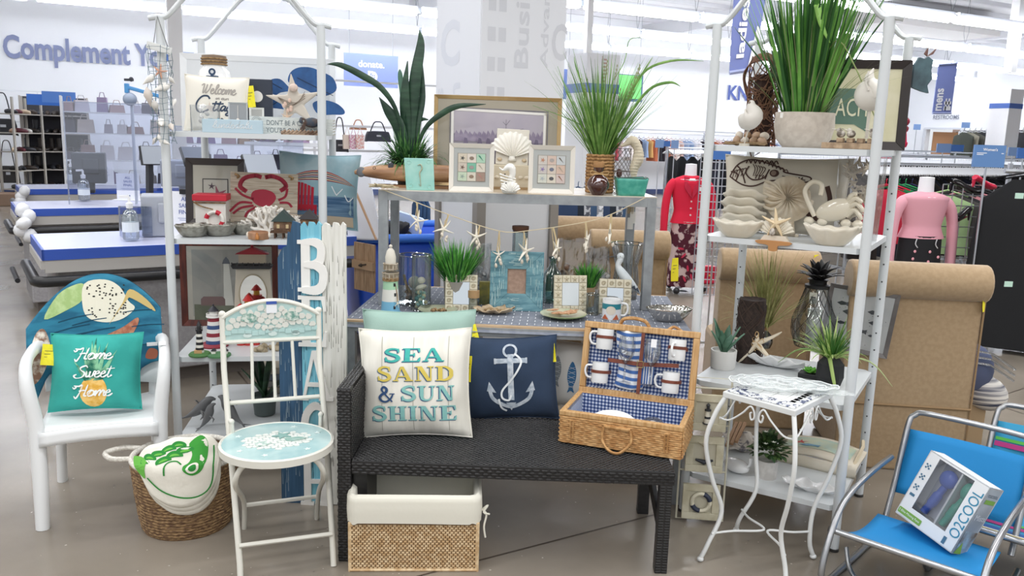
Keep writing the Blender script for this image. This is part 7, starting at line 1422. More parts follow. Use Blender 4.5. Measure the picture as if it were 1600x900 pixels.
# white shore bird
p=onS(976,486)+V((0,.0,0));k=K(p);Zp=lambda y:hz(976,y,p);X_=lambda x:(x-976)*k;r=T('shore_bird','white carved shore bird with dark beak and wing tips on a wire leg','figurine',p,0)
m=MB();q=spline([(X_(963),0,Zp(398)),(X_(965),0,Zp(405)),(X_(962),0,Zp(415)),(X_(968),0,Zp(426)),(X_(978),0,Zp(438)),(X_(990),0,Zp(449)),(X_(999),0,Zp(459))],5);rd=[a[0]for a in spline([(.012,),(.017,),(.016,),(.026,),(.028,),(.016,),(.003,)],5)];m.tube(q,rd,14,flat=.8);m.ball((X_(965),0,Zp(401)),.0175,12,9);m.out('bird_body',mt('#dde2e4','#c9d2d6',sc=12,r=.5),r,smooth=True)
m=MB();m.tube([(X_(960),0,Zp(401)),(X_(945),-.004,Zp(402))],[.004,.0012],8);m.out('beak',mt('#3a3d40',r=.4),r,smooth=True);m=MB();m.ball((X_(964),-.0165,Zp(400)),.002,6,5);m.out('eye',mt('#111111'),r)
m=MB();[m.prism([(X_(974+i*5),Zp(441+i*3)),(X_(978+i*5),Zp(438+i*3)),(X_(979+i*6),Zp(447+i*3))],.003)for i in range(4)];m.v=[(x,y-.026,z)for x,y,z in m.v];m.out('dark_feathers',mt('#3d4654'),r,kind='stuff')
m=MB();m.tube([(X_(972),0,Zp(448)),(X_(971),0,.0)],.0016,5);m.tube([(X_(975),0,Zp(448)),(X_(978),-.01,Zp(462)),(X_(972),-.01,Zp(474))],.0014,5);m.out('wire_leg',mt('#4a4a4c',m=.7),r)
# shell mug
def mug(parent_or_none,p,R_,H,lab,rz=0,col='#edeeee',hside=1,name='mug',ty=0,rx=0):
    r=T(name,lab,'mug',p,rz,None,rx,ty);m=MB();m.lathe([(0,0),(R_*.94,0),(R_,H*.06),(R_,H),(R_*.92,H),(R_*.9,H*.08),(0,H*.07)],28);m.out('cup',mt(col,r=.15,coat=.4),r,smooth=True)
    m=MB();m.tube(spline([(hside*R_*.95,0,H*.82),(hside*(R_+.022),0,H*.78),(hside*(R_+.028),0,H*.5),(hside*(R_+.018),0,H*.24),(hside*R_*.95,0,H*.2)],5),.0048,8);m.out('handle',mt(col,r=.15,coat=.4),r,smooth=True);return r
p=onS(955,498);k=K(p);H=hz(955,467,p);R_=15*k;r=mug(None,p,R_,H,'white mug printed with teal waves and seashells on the lower table',-.2);cf_=cylf(R_)
decal('teal_print',mt('#2b7f8c',r=.3),r,polys=[rect(-R_*1.2,H*.55,R_*1.2,H*.82)],fn=cf_,off=.001,step=.006);decal('shell_print',mt('#d9d0c0',r=.3),r,polys=[ell(.0,H*.5,R_*.5,H*.22,16)],fn=cf_,off=.0018,step=.006);decal('orange_print',mt('#b8603c',r=.3),r,polys=[[(-R_,H*.05),(-R_*.2,H*.05),(-R_*.6,H*.3)],[(R_*.2,H*.05),(R_*.9,H*.05),(R_*.6,H*.32)]],fn=cf_,off=.0022,step=.006)
# dishes
def plate(px,py,w_,lab,col,rimc,name='plate',fl=0):
    p=onS(px,py);k=K(p);R_=w_*k/2;r=T(name,lab,'plate',p,0);m=MB();m.lathe([(0,.002),(R_*.5,.002),(R_*.7,.008),(R_,.02),(R_*1.0,.023),(R_*.68,.013),(R_*.5,.007),(0,.006)],36);m.out('dish',mt(col,rimc,sc=4,r=.3),r,smooth=True);return r,R_
r,R_=plate(684,490,62,'shallow green grey plate with tiny brown shells at the table front','#a9ac94','#8f9a7e');m=MB();[m.lathe([(0,-.008),(.005,0),(0,.009)],6,(R.uniform(-.03,.035),R.uniform(-.02,.02),.012+R.random()*.008),rot(R.random()*3,R.random()*3,0))for _ in range(45)];m.out('tiny_shells',mt('#a88a62','#6b4f38',sc=60,r=.5),r,kind='stuff')
r,R_=plate(880,497,73,'green rimmed plate holding tan starfish at the table front','#c9c6ae','#7f9462')
for i,(x,y,s_,a)in enumerate(((-.02,0,.045,.3),(.02,-.01,.04,1.2),(.035,.01,.035,2),(-.045,.01,.03,.8))):m=MB();starfish(m,(x,y,.022+.004*i),s_,rot(pi/2-.15,0,a),wd=.2);m.out('tan_starfish',mt('#cfa583','#b98a68',sc=60,r=.9),r,smooth=True)
p=onS(772,490);k=K(p);r=T('leaf_dish','carved ruffled brown shell shaped dish at the table front','dish',p,.1)
def ld(u,v):a=2*pi*u;rr_=(30+4*sin(7*a))*k*v;return V((rr_*cos(a),rr_*.62*sin(a),.004+.02*v**2+.006*sin(7*a+1)*v+.003*sin(15*a)*v))
m=MB();m.grid(ld,56,8,True);m.out('ruffled_dish',mt('#a89072','#c4b194',sc=30,r=.6,b=.5,bs=60),r,solid=.004,smooth=1);m=MB();[m.ball((R.uniform(-.04,.04),R.uniform(-.02,.02),.018),(.018,.01,.007),8,6,rot(0,0,R.random()*3))for _ in range(7)];m.out('carved_lumps',mt('#a08662',r=.7),r,kind='stuff',smooth=True)
p=onS(1046,503);k=K(p);r=bowl(p+V((0,.02,0)),35*k,15*k,hz(1046,482,p),'shiny silver fluted oval dish at the right end of the lower table',mt('#d8d5cf',r=.12,m=1),24,'silver_dish',.05);r.scale=(1,.62,1)
# ================================================================ WICKER BENCH
BU=Unit(-.6034,2.7945,-.017);BW,BH,BD=1.201,.394,.53
blk=mt('#1b1a1b','#242324',sc=60,r=.38,spec=.5)
r=T('wicker_bench','black woven wicker bench with one arm, pillows and a picnic basket on it','bench',BU.o,BU.yaw)
m=MB();m.b2((.05,0,BH-.055),(BW,BD,BH-.004));m.out('seat',blk,r,bev=.003)
m=MB();weave(m,(.05,0,BH-.0035),(1,0,0),(0,1,0),BW-.05,BD,.0215,.0105,.0032,.16);m.out('seat_weave',blk,r,kind='stuff')
m=MB();weave(m,(.05,-.0005,BH-.055),(1,0,0),(0,0,1),BW-.05,.05,.03,.0105,.0022,.14);m.out('front_rail_weave',blk,r,kind='stuff')
m=MB();weave(m,(BW+.0005,0,BH-.055),(0,1,0),(0,0,1),BD,.05,.03,.0105,.0022,.14);m.out('end_rail_weave',blk,r,kind='stuff')
AH=.655
m=MB();m.b2((0,0,0),(.048,.05,AH));m.out('arm_post',blk,r,bev=.003);m=MB();m.b2((0,BD-.05,0),(.048,BD,AH-.0));m.out('arm_post',blk,r,bev=.003)
m=MB();m.b2((.006,.05,BH-.055),(.042,BD-.05,AH));m.out('arm_panel',blk,r)
m=MB();weave(m,(.049,0,BH),(0,1,0),(0,0,1),BD,AH-BH,.0215,.0125,.0035,.16);weave(m,(0,0,AH+.0005),(1,0,0),(0,1,0),.048,BD,.012,.018,.003,.14,False);weave(m,(0,-.0005,0),(1,0,0),(0,0,1),.048,AH,.024,.0105,.0016,.14);weave(m,(-.0005,BD,0),(0,-1,0),(0,0,1),BD,AH,.0215,.0125,.003,.16);m.out('arm_weave',blk,r,kind='stuff')
for y in(.0,BD-.048):m=MB();m.b2((BW-.05,y,0),(BW-.005,y+.045,BH-.05));m.out('leg',blk,r,bev=.002)
m=MB();weave(m,(BW-.05,-.0005,0),(1,0,0),(0,0,1),.045,BH-.055,.0225,.0105,.0012,.14,False);m.out('leg_weave',blk,r,kind='stuff')
m=MB();m.bar((BW-.07,.1,BH-.06),(BW-.035,.045,.17),.02);m.bar((BW-.035,.045,.17),(BW-.035,.045,BH-.06),.02);m.out('corner_brace',blk,r)
m=MB();m.b2((.05,.03,.0),(.1,.3,BH-.05));m.out('inner_panel',blk,r)
# white metal shelf edge seen beneath (lower tier behind)
p0,p1=P(596,745,3.0),P(720,742,3.0)
# ================================================================ PILLOWS ON THE BENCH
sz=BH
p=G(650,672,BH);k=K(p);p.z=BH
pw=176*K(G(650,600,BH+.2));
r,f=pillow('throw_pillow','large plain sage green pillow behind the SEA SAND pillow',G(650,650,BH)+V((0,.09,.20)),.475,.43,.13,mt('#a3bfb4','#9ab7ac',sc=4,r=.95,b=.15,bs=200),-.2,.03,ry=-.02,wob=.012,seed=2)
r.location.z=BH+.212
tagY(r,(.215,-.01,.15),.045,.11,.1,-.25)
PWd,PHt=.435,.42
r,f=pillow('sea_sand_pillow','cream pillow lettered SEA SAND AND SUN SHINE at the left end of the bench',G(646,684,BH)+V((0,.045,PHt/2-.004)),PWd,PHt,.15,mt('#e9e6dc','#dfdcd1',sc=5,st=(6,1,1),r=.95,b=.12,bs=200),-.22,.0,ry=-.04,wob=.02,seed=1)
navl=mt('#33507a',r=.95)
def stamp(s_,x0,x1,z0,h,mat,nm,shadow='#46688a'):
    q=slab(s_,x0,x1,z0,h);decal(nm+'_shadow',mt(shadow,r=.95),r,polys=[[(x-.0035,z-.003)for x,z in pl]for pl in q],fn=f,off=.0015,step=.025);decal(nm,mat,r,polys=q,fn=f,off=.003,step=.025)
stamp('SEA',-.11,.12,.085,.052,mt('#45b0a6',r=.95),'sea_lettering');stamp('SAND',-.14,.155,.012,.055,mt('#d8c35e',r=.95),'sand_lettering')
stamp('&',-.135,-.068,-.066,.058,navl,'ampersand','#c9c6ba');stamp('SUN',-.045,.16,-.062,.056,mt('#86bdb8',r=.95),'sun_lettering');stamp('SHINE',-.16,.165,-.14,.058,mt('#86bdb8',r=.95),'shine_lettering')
decal('plank_lines',mt('#a9a79c',r=.95),r,polys=strokes([[(x,-.185),(x,0),(x,.185)]for x in(-.12,0,.135)],.0022),fn=f,off=.0012,step=.025)
tagY(r,(.203,.02,.1),.03,.1,-.6,0)
r,f=pillow('anchor_pillow','navy blue pillow with a white roped anchor',G(797,657,BH)+V((0,.06,.165)),.385,.345,.13,mt('#2f4059','#293950',sc=5,r=.95,b=.15,bs=260),-.24,-.04,ry=-.07,wob=.017,seed=7)
A=.26;wa_=mt('#c3cad2','#9fabb8',sc=60,r=.95);e=[(x,z*1)for x,z in()]
decal('anchor_print',wa_,r,polys=[rect(-.011,-.09,.013,.1),rect(-.062,.062,.066,.082),rect(-.066,.06,-.058,.084),rect(.062,.06,.07,.084)]+strokes([ell(0,.115,.026,n=14)+[(.026,.115)]],.009)+strokes([[(-.088,-.045),(-.075,-.08),(-.04,-.105),(0,-.118),(.04,-.105),(.075,-.08),(.088,-.045)]],.015)+[[(-.1,-.05),(-.09,-.012),(-.06,-.058)],[(.1,-.05),(.09,-.012),(.06,-.058)],[(-.02,-.1),(.02,-.1),(0,-.135)]],fn=f,off=.002,step=.025)
decal('rope_print',mt('#dfe3e6',r=.95),r,polys=strokes([[(.02,.1),(.045,.07),(.03,.03),(.0,-.01),(-.035,-.05),(-.035,-.08),(-.01,-.09),(.0,-.07)],[(-.05,-.085),(-.04,-.12),(-.02,-.135)]],.008),fn=f,off=.0035,step=.025)
tagY(r,(.17,-.01,.15),.022,.09,-.2,-.1)
r,f=pillow('fish_pillow','white pillow printed with blue and green patterned fish behind the picnic basket',G(925,645,BH)+V((0,.10,.135)),.42,.29,.11,mt('#e9e9e6',r=.95),-.25,-.12,ry=.03,wob=.008,seed=9)
for x,z,c,lab in((-.155,.0,'#8f979c','grey'),(-.085,-.02,'#3f74a4','blue'),(-.015,-.015,'#6fae94','green'),(.06,-.01,'#4f84a8','blue')):
    o_=[(x+.0,z+.075),(x+.018,z+.04),(x+.02,z),(x+.01,z-.035),(x+.016,z-.06),(x,z-.052),(x-.014,z-.062),(x-.008,z-.035),(x-.018,z),(x-.016,z+.04)];decal(lab+'_fish_print',mt(c,r=.95),r,polys=[spline(o_,3,True)],fn=f,off=.002,step=.02)
    decal('fish_lattice',mt('#dfe6ea',r=.95),r,polys=strokes([[(x-.015,z+.04-.02*i),(x+.016,z+.052-.02*i)]for i in range(5)]+[[(x+.016,z+.04-.02*i),(x-.015,z+.052-.02*i)]for i in range(5)],.0014,smooth=False),fn=f,off=.003,step=.02)
# ================================================================ PICNIC BASKET
a,b=G(875,692,BH),G(1063,721,BH);W=(b-a).length;yP=atan2(b.y-a.y,b.x-a.x);D=.275;H=.125
r=T('picnic_basket','open wicker picnic hamper with blue gingham lining on the right end of the bench','basket',a+V((0,0,.004)),yP)
wk=mt('#cda06a','#a97b48',sc=40,r=.65,b=.2,bs=120);rimk=mt('#cfa877','#b98d58',sc=8,st=(14,14,1),r=.6)
def gingham(s_=70,key='g'):
    if key in _mc:return _mc[key]
    M=bpy.data.materials.new('gingham');M.use_nodes=True;nt=M.node_tree;B=nt.nodes['Principled BSDF'];B.inputs['Roughness'].default_value=.9
    tc=nt.nodes.new('ShaderNodeTexCoord');sx=nt.nodes.new('ShaderNodeSeparateXYZ');nt.links.new(tc.outputs['Object'],sx.inputs[0])
    def mth(op,a,b_=None):
        n=nt.nodes.new('ShaderNodeMath');n.operation=op
        for i,q in enumerate((a,b_)):
            if q is None:continue
            if isinstance(q,(int,float)):n.inputs[i].default_value=q
            else:nt.links.new(q,n.inputs[i])
        return n.outputs[0]
    s1=mth('GREATER_THAN',mth('FRACT',mth('MULTIPLY',sx.outputs['X'],s_)),.5);yz=mth('ADD',sx.outputs['Y'],sx.outputs['Z']);s2=mth('GREATER_THAN',mth('FRACT',mth('MULTIPLY',yz,s_)),.5)
    rp_=nt.nodes.new('ShaderNodeValToRGB');rp_.color_ramp.interpolation='CONSTANT';rp_.color_ramp.elements[0].color=lin('#dfe3ec');rp_.color_ramp.elements[1].color=lin('#22386e');rp_.color_ramp.elements[1].position=.9;e_=rp_.color_ramp.elements.new(.4);e_.color=lin('#6d80ac')
    nt.links.new(mth('MULTIPLY',mth('ADD',s1,s2),.5),rp_.inputs[0]);nt.links.new(rp_.outputs[0],B.inputs['Base Color']);_mc[key]=M;return M
gg=gingham()
m=MB();t=.012;m.b2((0,0,0),(W,t,H));m.b2((0,D-t,0),(W,D,H));m.b2((0,t,0),(t,D-t,H));m.b2((W-t,t,0),(W,D-t,H));m.b2((0,0,0),(W,D,.008));m.out('basket_wall',mt('#84603a',r=.8),r)
m=MB();n=13
for j in range(n):
    z=.007+j*(H-.02)/n
    for(p0,p1,nn)in(((0,-.002),(W,-.002),27),((W+.002,0),(W+.002,D),17),((-.002,D),(-.002,0),17)):
        d=V((p1[0]-p0[0],p1[1]-p0[1],0));nrm=d.cross(V((0,0,1))).normalized();m.tube([V((p0[0],p0[1],z))+d*(i/nn)+nrm*(.0032*(1 if(i+j)%2 else-.4))+V((0,0,R.uniform(-.0007,.0007)))for i in range(nn+1)],.0042,5)
m.out('woven_rods',mt('#d9ae78','#bd8c58',sc=40,r=.6),r,kind='stuff',smooth=True)
m=MB();m.b2((-.006,-.006,H-.016),(W+.006,.018,H+.003));m.b2((-.006,D-.016,H-.016),(W+.006,D+.004,H+.003));m.b2((-.006,.018,H-.016),(.016,D-.016,H+.003));m.b2((W-.016,.018,H-.016),(W+.006,D-.016,H+.003));m.out('rim_band',rimk,r,bev=.003)
m=MB();m.b2((.013,.016,.012),(W-.013,D-.016,.016));m.add([(.016,.018,.01),(W-.016,.018,.01),(W-.016,.018,H),(.016,.018,H),(.016,D-.017,.01),(W-.016,D-.017,.01),(W-.016,D-.017,H),(.016,D-.017,H)],[(0,1,2,3),(4,5,6,7),(0,4,7,3),(1,5,6,2)]);m.out('gingham_lining',gg,r)
m=MB();m.tube(spline([(W*.37,-.01,H*.72),(W*.365,-.02,H*.35),(W*.43,-.035,.01),(W*.52,-.035,.005),(W*.6,-.02,H*.35),(W*.59,-.01,H*.72)],6),.0055,8);m.tube([(W*.37,-.01,H*.72),(W*.59,-.01,H*.72)],.006,8);m.out('front_handle',wk,r,smooth=True)
for x in(.1,.88):m=MB();m.tube([(W*x-.006,-.008,H*.75),(W*x-.006,-.01,H*.2),(W*x+.006,-.01,H*.2),(W*x+.006,-.008,H*.75)],.003,6,closed=True);m.out('latch_loop',wk,r,smooth=True)
# lid: stands at the rear edge leaning back
lt_=-.2;lid=bpy.data.objects.new('lid',None);SC.collection.objects.link(lid);lid.parent=r;lid.location=(0,D,H);lid.rotation_euler=(lt_,0,0)
LHt=.285;LD_=.045  # lid height and its depth (towards the viewer is the open side)
m=MB();m.b2((0,.03,0),(W,.045,LHt));m.b2((0,-.0,0),(W,.03,.012));m.b2((0,0,LHt-.012),(W,.03,LHt));m.b2((0,0,0),(.012,.03,LHt));m.b2((W-.012,0,0),(W,.03,LHt));m.out('lid_shell',wk,lid)
m=MB();fr_=.021;m.b2((-.005,-.008,-.002),(W+.005,.012,fr_));m.b2((-.005,-.008,LHt-fr_),(W+.005,.012,LHt+.005));m.b2((-.005,-.008,fr_),(fr_,.012,LHt-fr_));m.b2((W-fr_,-.008,fr_),(W+.005,.012,LHt-fr_));m.out('lid_rim',rimk,lid,bev=.004)
m=MB();m.b2((.012,.022,.012),(W-.012,.03,LHt-.012));m.b2((fr_+.001,.008,fr_*.6),(W-fr_-.001,.03,fr_+.004));m.out('lid_lining',gg,lid)
m=MB();m.tube(spline([(W*.3,.02,LHt+.003),(W*.33,.01,LHt+.026),(W*.42,.0,LHt+.034),(W*.52,.01,LHt+.026),(W*.56,.02,LHt+.003)],5),.0075,8);m.tube(spline([(W*.72,.03,LHt),(W*.77,.04,LHt+.015),(W*.84,.035,LHt)],4),.006,8);m.out('lid_handle',wk,lid,smooth=True)
lm=Matrix.Translation(a+V((0,0,.004)))@rot(0,0,yP).to_4x4()@Matrix.Translation((0,D,H))@rot(lt_,0,0).to_4x4()
leather=mt('#7d3f2b','#6a3323',sc=30,r=.4)
def in_lid(o,x,y,z):o.matrix_world=lm@Matrix.Translation((x,y,z))
Lw=W
mg=None
for i,(x,z,hs,tl)in enumerate(((.19,.60,-1,.0),(.175,.12,-1,.0),(.83,.56,.2,.0),(.80,.10,-1,.0))):
    o=mug(None,(0,0,0),.034,.082,['white mug strapped at the upper left of the picnic lid','white mug strapped at the lower left of the picnic lid','white mug strapped at the upper right of the picnic lid, handle to the front','white mug strapped at the lower right of the picnic lid'][i],0,hside=-1)
    o.matrix_world=lm@Matrix.Translation((x*Lw,-.018,z*LHt+.012))@rot(0,0,1.35 if i==2 else 0).to_4x4()
    m=MB();R_=.0352;m.grid(lambda u,v:V((x*Lw+R_*cos(pi*u+pi)*1.0,-.018-R_*sin(pi*u),z*LHt+.012+(.05 if i!=1 and i!=3 else .045)+.012*(v-.5))),18,1);[m.b2((x*Lw+s_*R_-.002,-.018,z*LHt+.05),(x*Lw+s_*R_+.002,.024,z*LHt+.062))for s_ in(-1,1)];m.out('mug_strap',leather,lid,solid=.002)
# napkins
def napk(u,v):x=.30*Lw+u*.25*Lw;z=.04+v*.235-.01*sin(3*u);return V((x+.012*sin(5*v),.012-.014*sin(pi*u)-.006*sin(12*u+3*v),z))
stripe_b,stripe_w=mt('#e9ebf0',r=.95),mt('#4a72b4',r=.95)
m=MB();m.grid(napk,20,24);o=m.thing('striped_napkin','folded blue and white striped napkins held in the picnic lid','napkin',stripe_b,(0,0,0),smooth=1,solid=.003);o.matrix_world=lm
decal('blue_stripe',stripe_w,o,polys=[rect(0.01,j/8+.03,.99,j/8+.085)for j in range(8)],fn=napk,off=.003,step=.05)
def napk2(u,v):return V((.5*Lw+u*.14*Lw,.01-.012*sin(pi*u)-.004*sin(9*u),.06+v*.13+.03*sin(pi*u)*v))
m=MB();m.grid(napk2,14,14);o=m.thing('striped_napkin','second striped napkin folded lower under the right wine glass','napkin',stripe_w,(0,0,0),smooth=1,solid=.003);o.matrix_world=lm;decal('white_stripe',stripe_b,o,polys=[rect(j/6+.02,.01,j/6+.09,.99)for j in range(6)],fn=napk2,off=.003,step=.05)
# wine glasses, upside down look of bowls near the top
for i,(x,lab)in enumerate(((.40,'left stemmed wine glass strapped in the picnic lid'),(.625,'right stemmed wine glass with a white sticker in the picnic lid'))):
    o=T('wine_glass',lab,'glass',(0,0,0));m=MB();m.lathe([(.03,0),(.028,.002),(.004,.006),(.0035,.075),(.012,.085),(.03,.11),(.035,.14),(.03,.185)],24);m.f=[f_ for f_ in m.f if len(f_)<20];m.out('bowl_and_stem',clear('#f1f4f6',.16,.03),o,smooth=True);o.matrix_world=lm@Matrix.Translation((x*Lw,-.035,.06))
    if i:m=MB();m.box((.008,-.036,.17),(.022,.002,.032));m.out('sticker',mt('#f0f0f2'),o)
m=MB();m.b2((.515*Lw,-.03,.02),(.545*Lw,-.027,LHt-.02));o=m.out('strap_upright',leather,lid);m=MB()
for(x0,z0),(x1,z1)in(((.24,.50),(.53,.49)),((.53,.49),(.86,.53))):m.bar((x0*Lw,-.032,z0*LHt),(x1*Lw,-.032,z1*LHt),.003,.016,up=(0,0,1))
m.out('strap_cross',leather,lid);m=MB();m.tube([(.53*Lw+x*.012,-.036,.49*LHt+z*.012)for x,z in((-1,-1),(1,-1),(1,1),(-1,1))],.002,6,closed=True);m.out('buckle',mt('#c9b07a',m=1,r=.25),lid)
r=T('white_plate','white plate lying inside the picnic basket','plate',a+rot(0,0,yP)@V((W*.38,D*.5,.05)));m=MB();m.lathe([(0,0),(.05,0),(.09,.012),(.09,.015),(.05,.004),(0,.004)],32);m.out('dish',mt('#f1f1f1',r=.15),r,smooth=True);r.rotation_euler=(.25,0,0)
r=T('cutlery_bag','clear bag with a white knob inside the picnic basket','bag',a+rot(0,0,yP)@V((W*.72,D*.42,.03)));m=MB();m.ball((0,0,.05),.02,12,8);m.out('white_knob',mt('#efece8'),r,smooth=True);m=MB();m.ball((0,0,.04),(.05,.035,.045),14,8);m.out('clear_film',clear('#f2f4f6',.15,.1),r)
# ================================================================ RIGHT RACK
RU=Unit(1.2775,2.9907,-.5367);RW,RD=.6073,.6052;RZ=(.1786,.5821,1.1778,1.5337);YR=RU.yaw
etagere(RU,-RW,0,RD,RZ,1.985,'white metal shelf rack with arched top, right of the console, full of shells and plants')
def onR(px,lv,b):
    r_=ray(px,300);n=V((-RU.s,RU.c,0));p=r_*(RU(0,b).dot(n)/r_.dot(n));return V((p.x,p.y,RZ[lv]))
# -- top shelf
p=onR(1247,3,.2);k=K(p);H=hz(1247,176,p);r=T('grass_planter','very large green grass plant in a pale stone bowl on the top right shelf','plant',p,YR)
m=MB();m.lathe([(0,0),(30*k,0),(41*k,H*.25),(45*k,H*.6),(44*k,H),(41*k,H),(40*k,H*.85),(0,H*.85)],32);m.out('stone_bowl',mt('#bdb2a6','#c9bfb3',sc=40,r=.8,b=.1),r,smooth=True)
m=MB();m.box((-26*k,-36*k,H*.9),(.016,.003,.02));m.out('sticker',mt('#e4e2dc'),r)
gA,gB=mt('#3f7a2c','#6fa648',sc=16,st=(1,1,.3),r=.45),mt('#23531f',r=.45)
m=MB();blades(m,(0,0,H*.8),210,.62,.42,.007,.22,r0=.075,seed=41,lmin=.6);m.out('grass',gA,r,kind='stuff');m=MB();blades(m,(0,0,H*.8),170,.58,.36,.0065,.15,r0=.08,seed=42,lmin=.6);m.out('dark_grass',gB,r,kind='stuff')
m=MB();blades(m,(0,0,H*.8),36,.5,1.0,.0018,.35,r0=.07,seed=43);m.out('thin_grass',mt('#7d8a5c',r=.6),r,kind='stuff')
X_=lambda x:(x-1247)*k;Zp=lambda y:hz(1247,y,p);Q3=lambda x,y,d=0:(X_(x),d,Zp(y))
strap([Q3(1260,14,-.12),Q3(1270,45,-.14),Q3(1284,74,-.14)],[.012,.009,.002],r,mt('#8fbf5c',r=.4),'bent_blade');strap([Q3(1250,150),Q3(1288,70,-.1),Q3(1320,110,-.1),Q3(1345,165,-.1),Q3(1362,205,-.08)],[.002]*4+[.0005],r,mt('#8a9a5c'),'thin_blade')
for pts in([(1220,150),(1170,90),(1125,36)],[(1280,160),(1330,60),(1360,14)],[(1215,160),(1190,100),(1160,60)]):strap([Q3(*a)for a in pts],[.003,.003,.0005],r,gB,'thin_blade')
p=onR(1157,3,.08);k=K(p);Zp=lambda y:hz(1157,y,p)
def bird(p,k,H,s_,lab,leg):
    r=T('shell_bird',lab,'figurine',p,YR);zb=H-.9*s_
    m=MB();q=spline([(-.35*s_,0,zb+.15*s_),(0,0,zb),(.35*s_,0,zb+.2*s_),(.22*s_,0,zb+.6*s_),(.2*s_,0,H-.12*s_)],5);m.tube(q,[a[0]*s_ for a in spline([(.12,),(.52,),(.46,),(.27,),(.17,)],5)],14);m.ball((.2*s_,0,H-.14*s_),.17*s_,12,9);m.out('body',mt('#d5d0c8',r=.6,b=.1),r,smooth=True)
    m=MB();m.tube([(.02,0,zb),(.0,0,.01)],.003,6);m.cyl((0,0,0),.02,.01,12);m.out('leg',mt('#c4bcae'),r);m=MB();m.ball((.14*s_,-.13*s_,H-.1*s_),.006,6,5);m.out('eye',mt('#8a7a6a'),r)
bird(p,k,hz(1157,157,p),.08,'small white stone bird at the left end of the top right shelf',1)
p=onR(1180,3,.36);k=K(p);H=hz(1180,88,p);r=T('twig_vase','tall arched woven twig vase with eggs at its foot behind the big grass','vase',p,YR);m=MB();rr=random.Random(3)
for i in range(90):
    t=rr.random()*.8;a=rr.random()*6.3;z=H*t;m.tube([(.065*cos(a+q*.5),.05*sin(a+q*.5),z+q*.02*rr.uniform(-1,1.5))for q in range(5)],.0026,4)
for i in range(26):o_=rr.uniform(-.015,.015);m.tube(spline([(.04+o_,o_,H*.75),(.02,o_,H*.98+o_),(-.05,o_,H*.97+o_),(-.085,o_,H*.8),(-.07,0,H*.62+o_),(-.04,0,H*.5)],4),.0026,4)
m.out('woven_twigs',mt('#5d3d2e','#7d5a44',sc=30,r=.8),r,kind='stuff');m=MB();m.lathe([(.045,0),(.04,H*.8)],12);m.out('dark_core',mt('#3a2620',r=.9),r)
for i in range(8):m=MB();m.ball((-.07+.035*(i%4),-.09+.03*(i//4),.02+.022*(i//4)),(.017,.017,.021),10,8,rot(i,i*.7,0));m.out('egg',mt(['#b89a80','#d5c9ba','#a5876c'][i%3],r=.5),r,smooth=True)
m=MB();[m.tube([(R.uniform(-.12,.06),-.1+R.uniform(-.03,.03),.004+R.random()*.012)for _ in range(3)],.0018,4)for _ in range(45)];m.out('nest_straw',mt('#a58a68',r=.9),r,kind='stuff')
p=onR(1344,3,.5)+V((0,0,0));k=K(p);H=hz(1348,92,p);W=138*k;r=pic_frame('framed_sign','dark framed cream sign with teal lettered tag at the back of the top right shelf',p+V((-.03,0,0)),W,H,.035,mt('#2c2322',r=.4),(mt('#cfc9a8','#d9d3b8',sc=6,r=.8),),rx=-.05,rz=YR+.35,glass=False)
decal('teal_tag',mt('#5f7a6c',r=.8),r,polys=[rect(-W*.36,H*.28,W*.08,H*.68),[(-.02,H*.28),(.03,H*.28),(.03,H*.2)]],fn=lambda x,z:V((x,.0118,z)));decal('lettering',mt('#ddd8bc',r=.8),r,text=[text2('ACH',-W*.1,H*.47,h=H*.2,w_=W*.34)],fn=lambda x,z:V((x,.0118,z)),off=.003)
p=onR(1337,3,.06);k=K(p);r=T('cork_stand','stacked cork slab stand carrying the big shell bird and two tiny birds','stand',p,YR)
for i in range(14):m=MB();x=(-52+8.6*(i%10))*k if i<10 else(-30+15*(i-10))*k;m.box((x,0,.012 if i<10 else .032),(.022,.05,.022 if i<10 else .016));m.out('cork_piece',mt('#8a735c','#b59c80',sc=30,r=.9),r,bev=.002)
for x in(-30,-15,18):m=MB();m.ball((x*k,-.005,.055),(.016,.014,.014),10,8);m.ball((x*k-.008,-.005,.068),.009,8,6);m.tube([(x*k-.014,-.005,.068),(x*k-.034,-.005,.074)],[.003,.001],5);m.out('tiny_bird',mt('#cfc8bd','#6d6358',sc=60),r,smooth=True)
p=onR(1345,3,.1);k=K(p);Zp=lambda y:hz(1345,y,p);r=T('big_shell_bird','large white nautilus shell bird on a thin leg behind the front post','figurine',p,YR)
m=MB();m.ball((.0,0,Zp(148)),(.058,.04,.058),20,14);q=spline([(.03,0,Zp(150)),(-.01,0,Zp(125)),(.0,0,Zp(106))],6);m.tube(q,[.045,.044,.042,.04,.037,.034,.03,.026,.022,.016,.01,.006,.003],12,flat=.7);m.tube([(-.01,-.035,Zp(112)),(-.016,-.045,Zp(130)),(-.005,-.042,Zp(142))],.004,6);m.out('shell_body',mt('#d9d4cb',r=.5),r,smooth=True);m=MB();m.tube([(0,0,Zp(170)),(0,0,.04)],.006,8);m.out('leg',mt('#cfc9be'),r)
p=RU(.03,RD,1.86);r=T('slate_plaque','dark teal ragged slate plaque hung outside the rear right post','plaque',p,.2);m=MB();m.prism([(0,.02),(.02,.05),(.045,.045),(.06,.055),(.085,.04),(.08,0),(.09,-.03),(.07,-.06),(.08,-.09),(.05,-.085),(0,-.07)],.012);m.out('slate',mt('#4f6a72','#37474f',sc=8,r=.6),r);m=MB();[m.prism([(.055,.055),(.075+.02*s_,.09),(.06+.02*s_,.065)],.006)for s_ in(-1,1)];m.out('butterfly',mt('#6d4c44',r=.6),r)
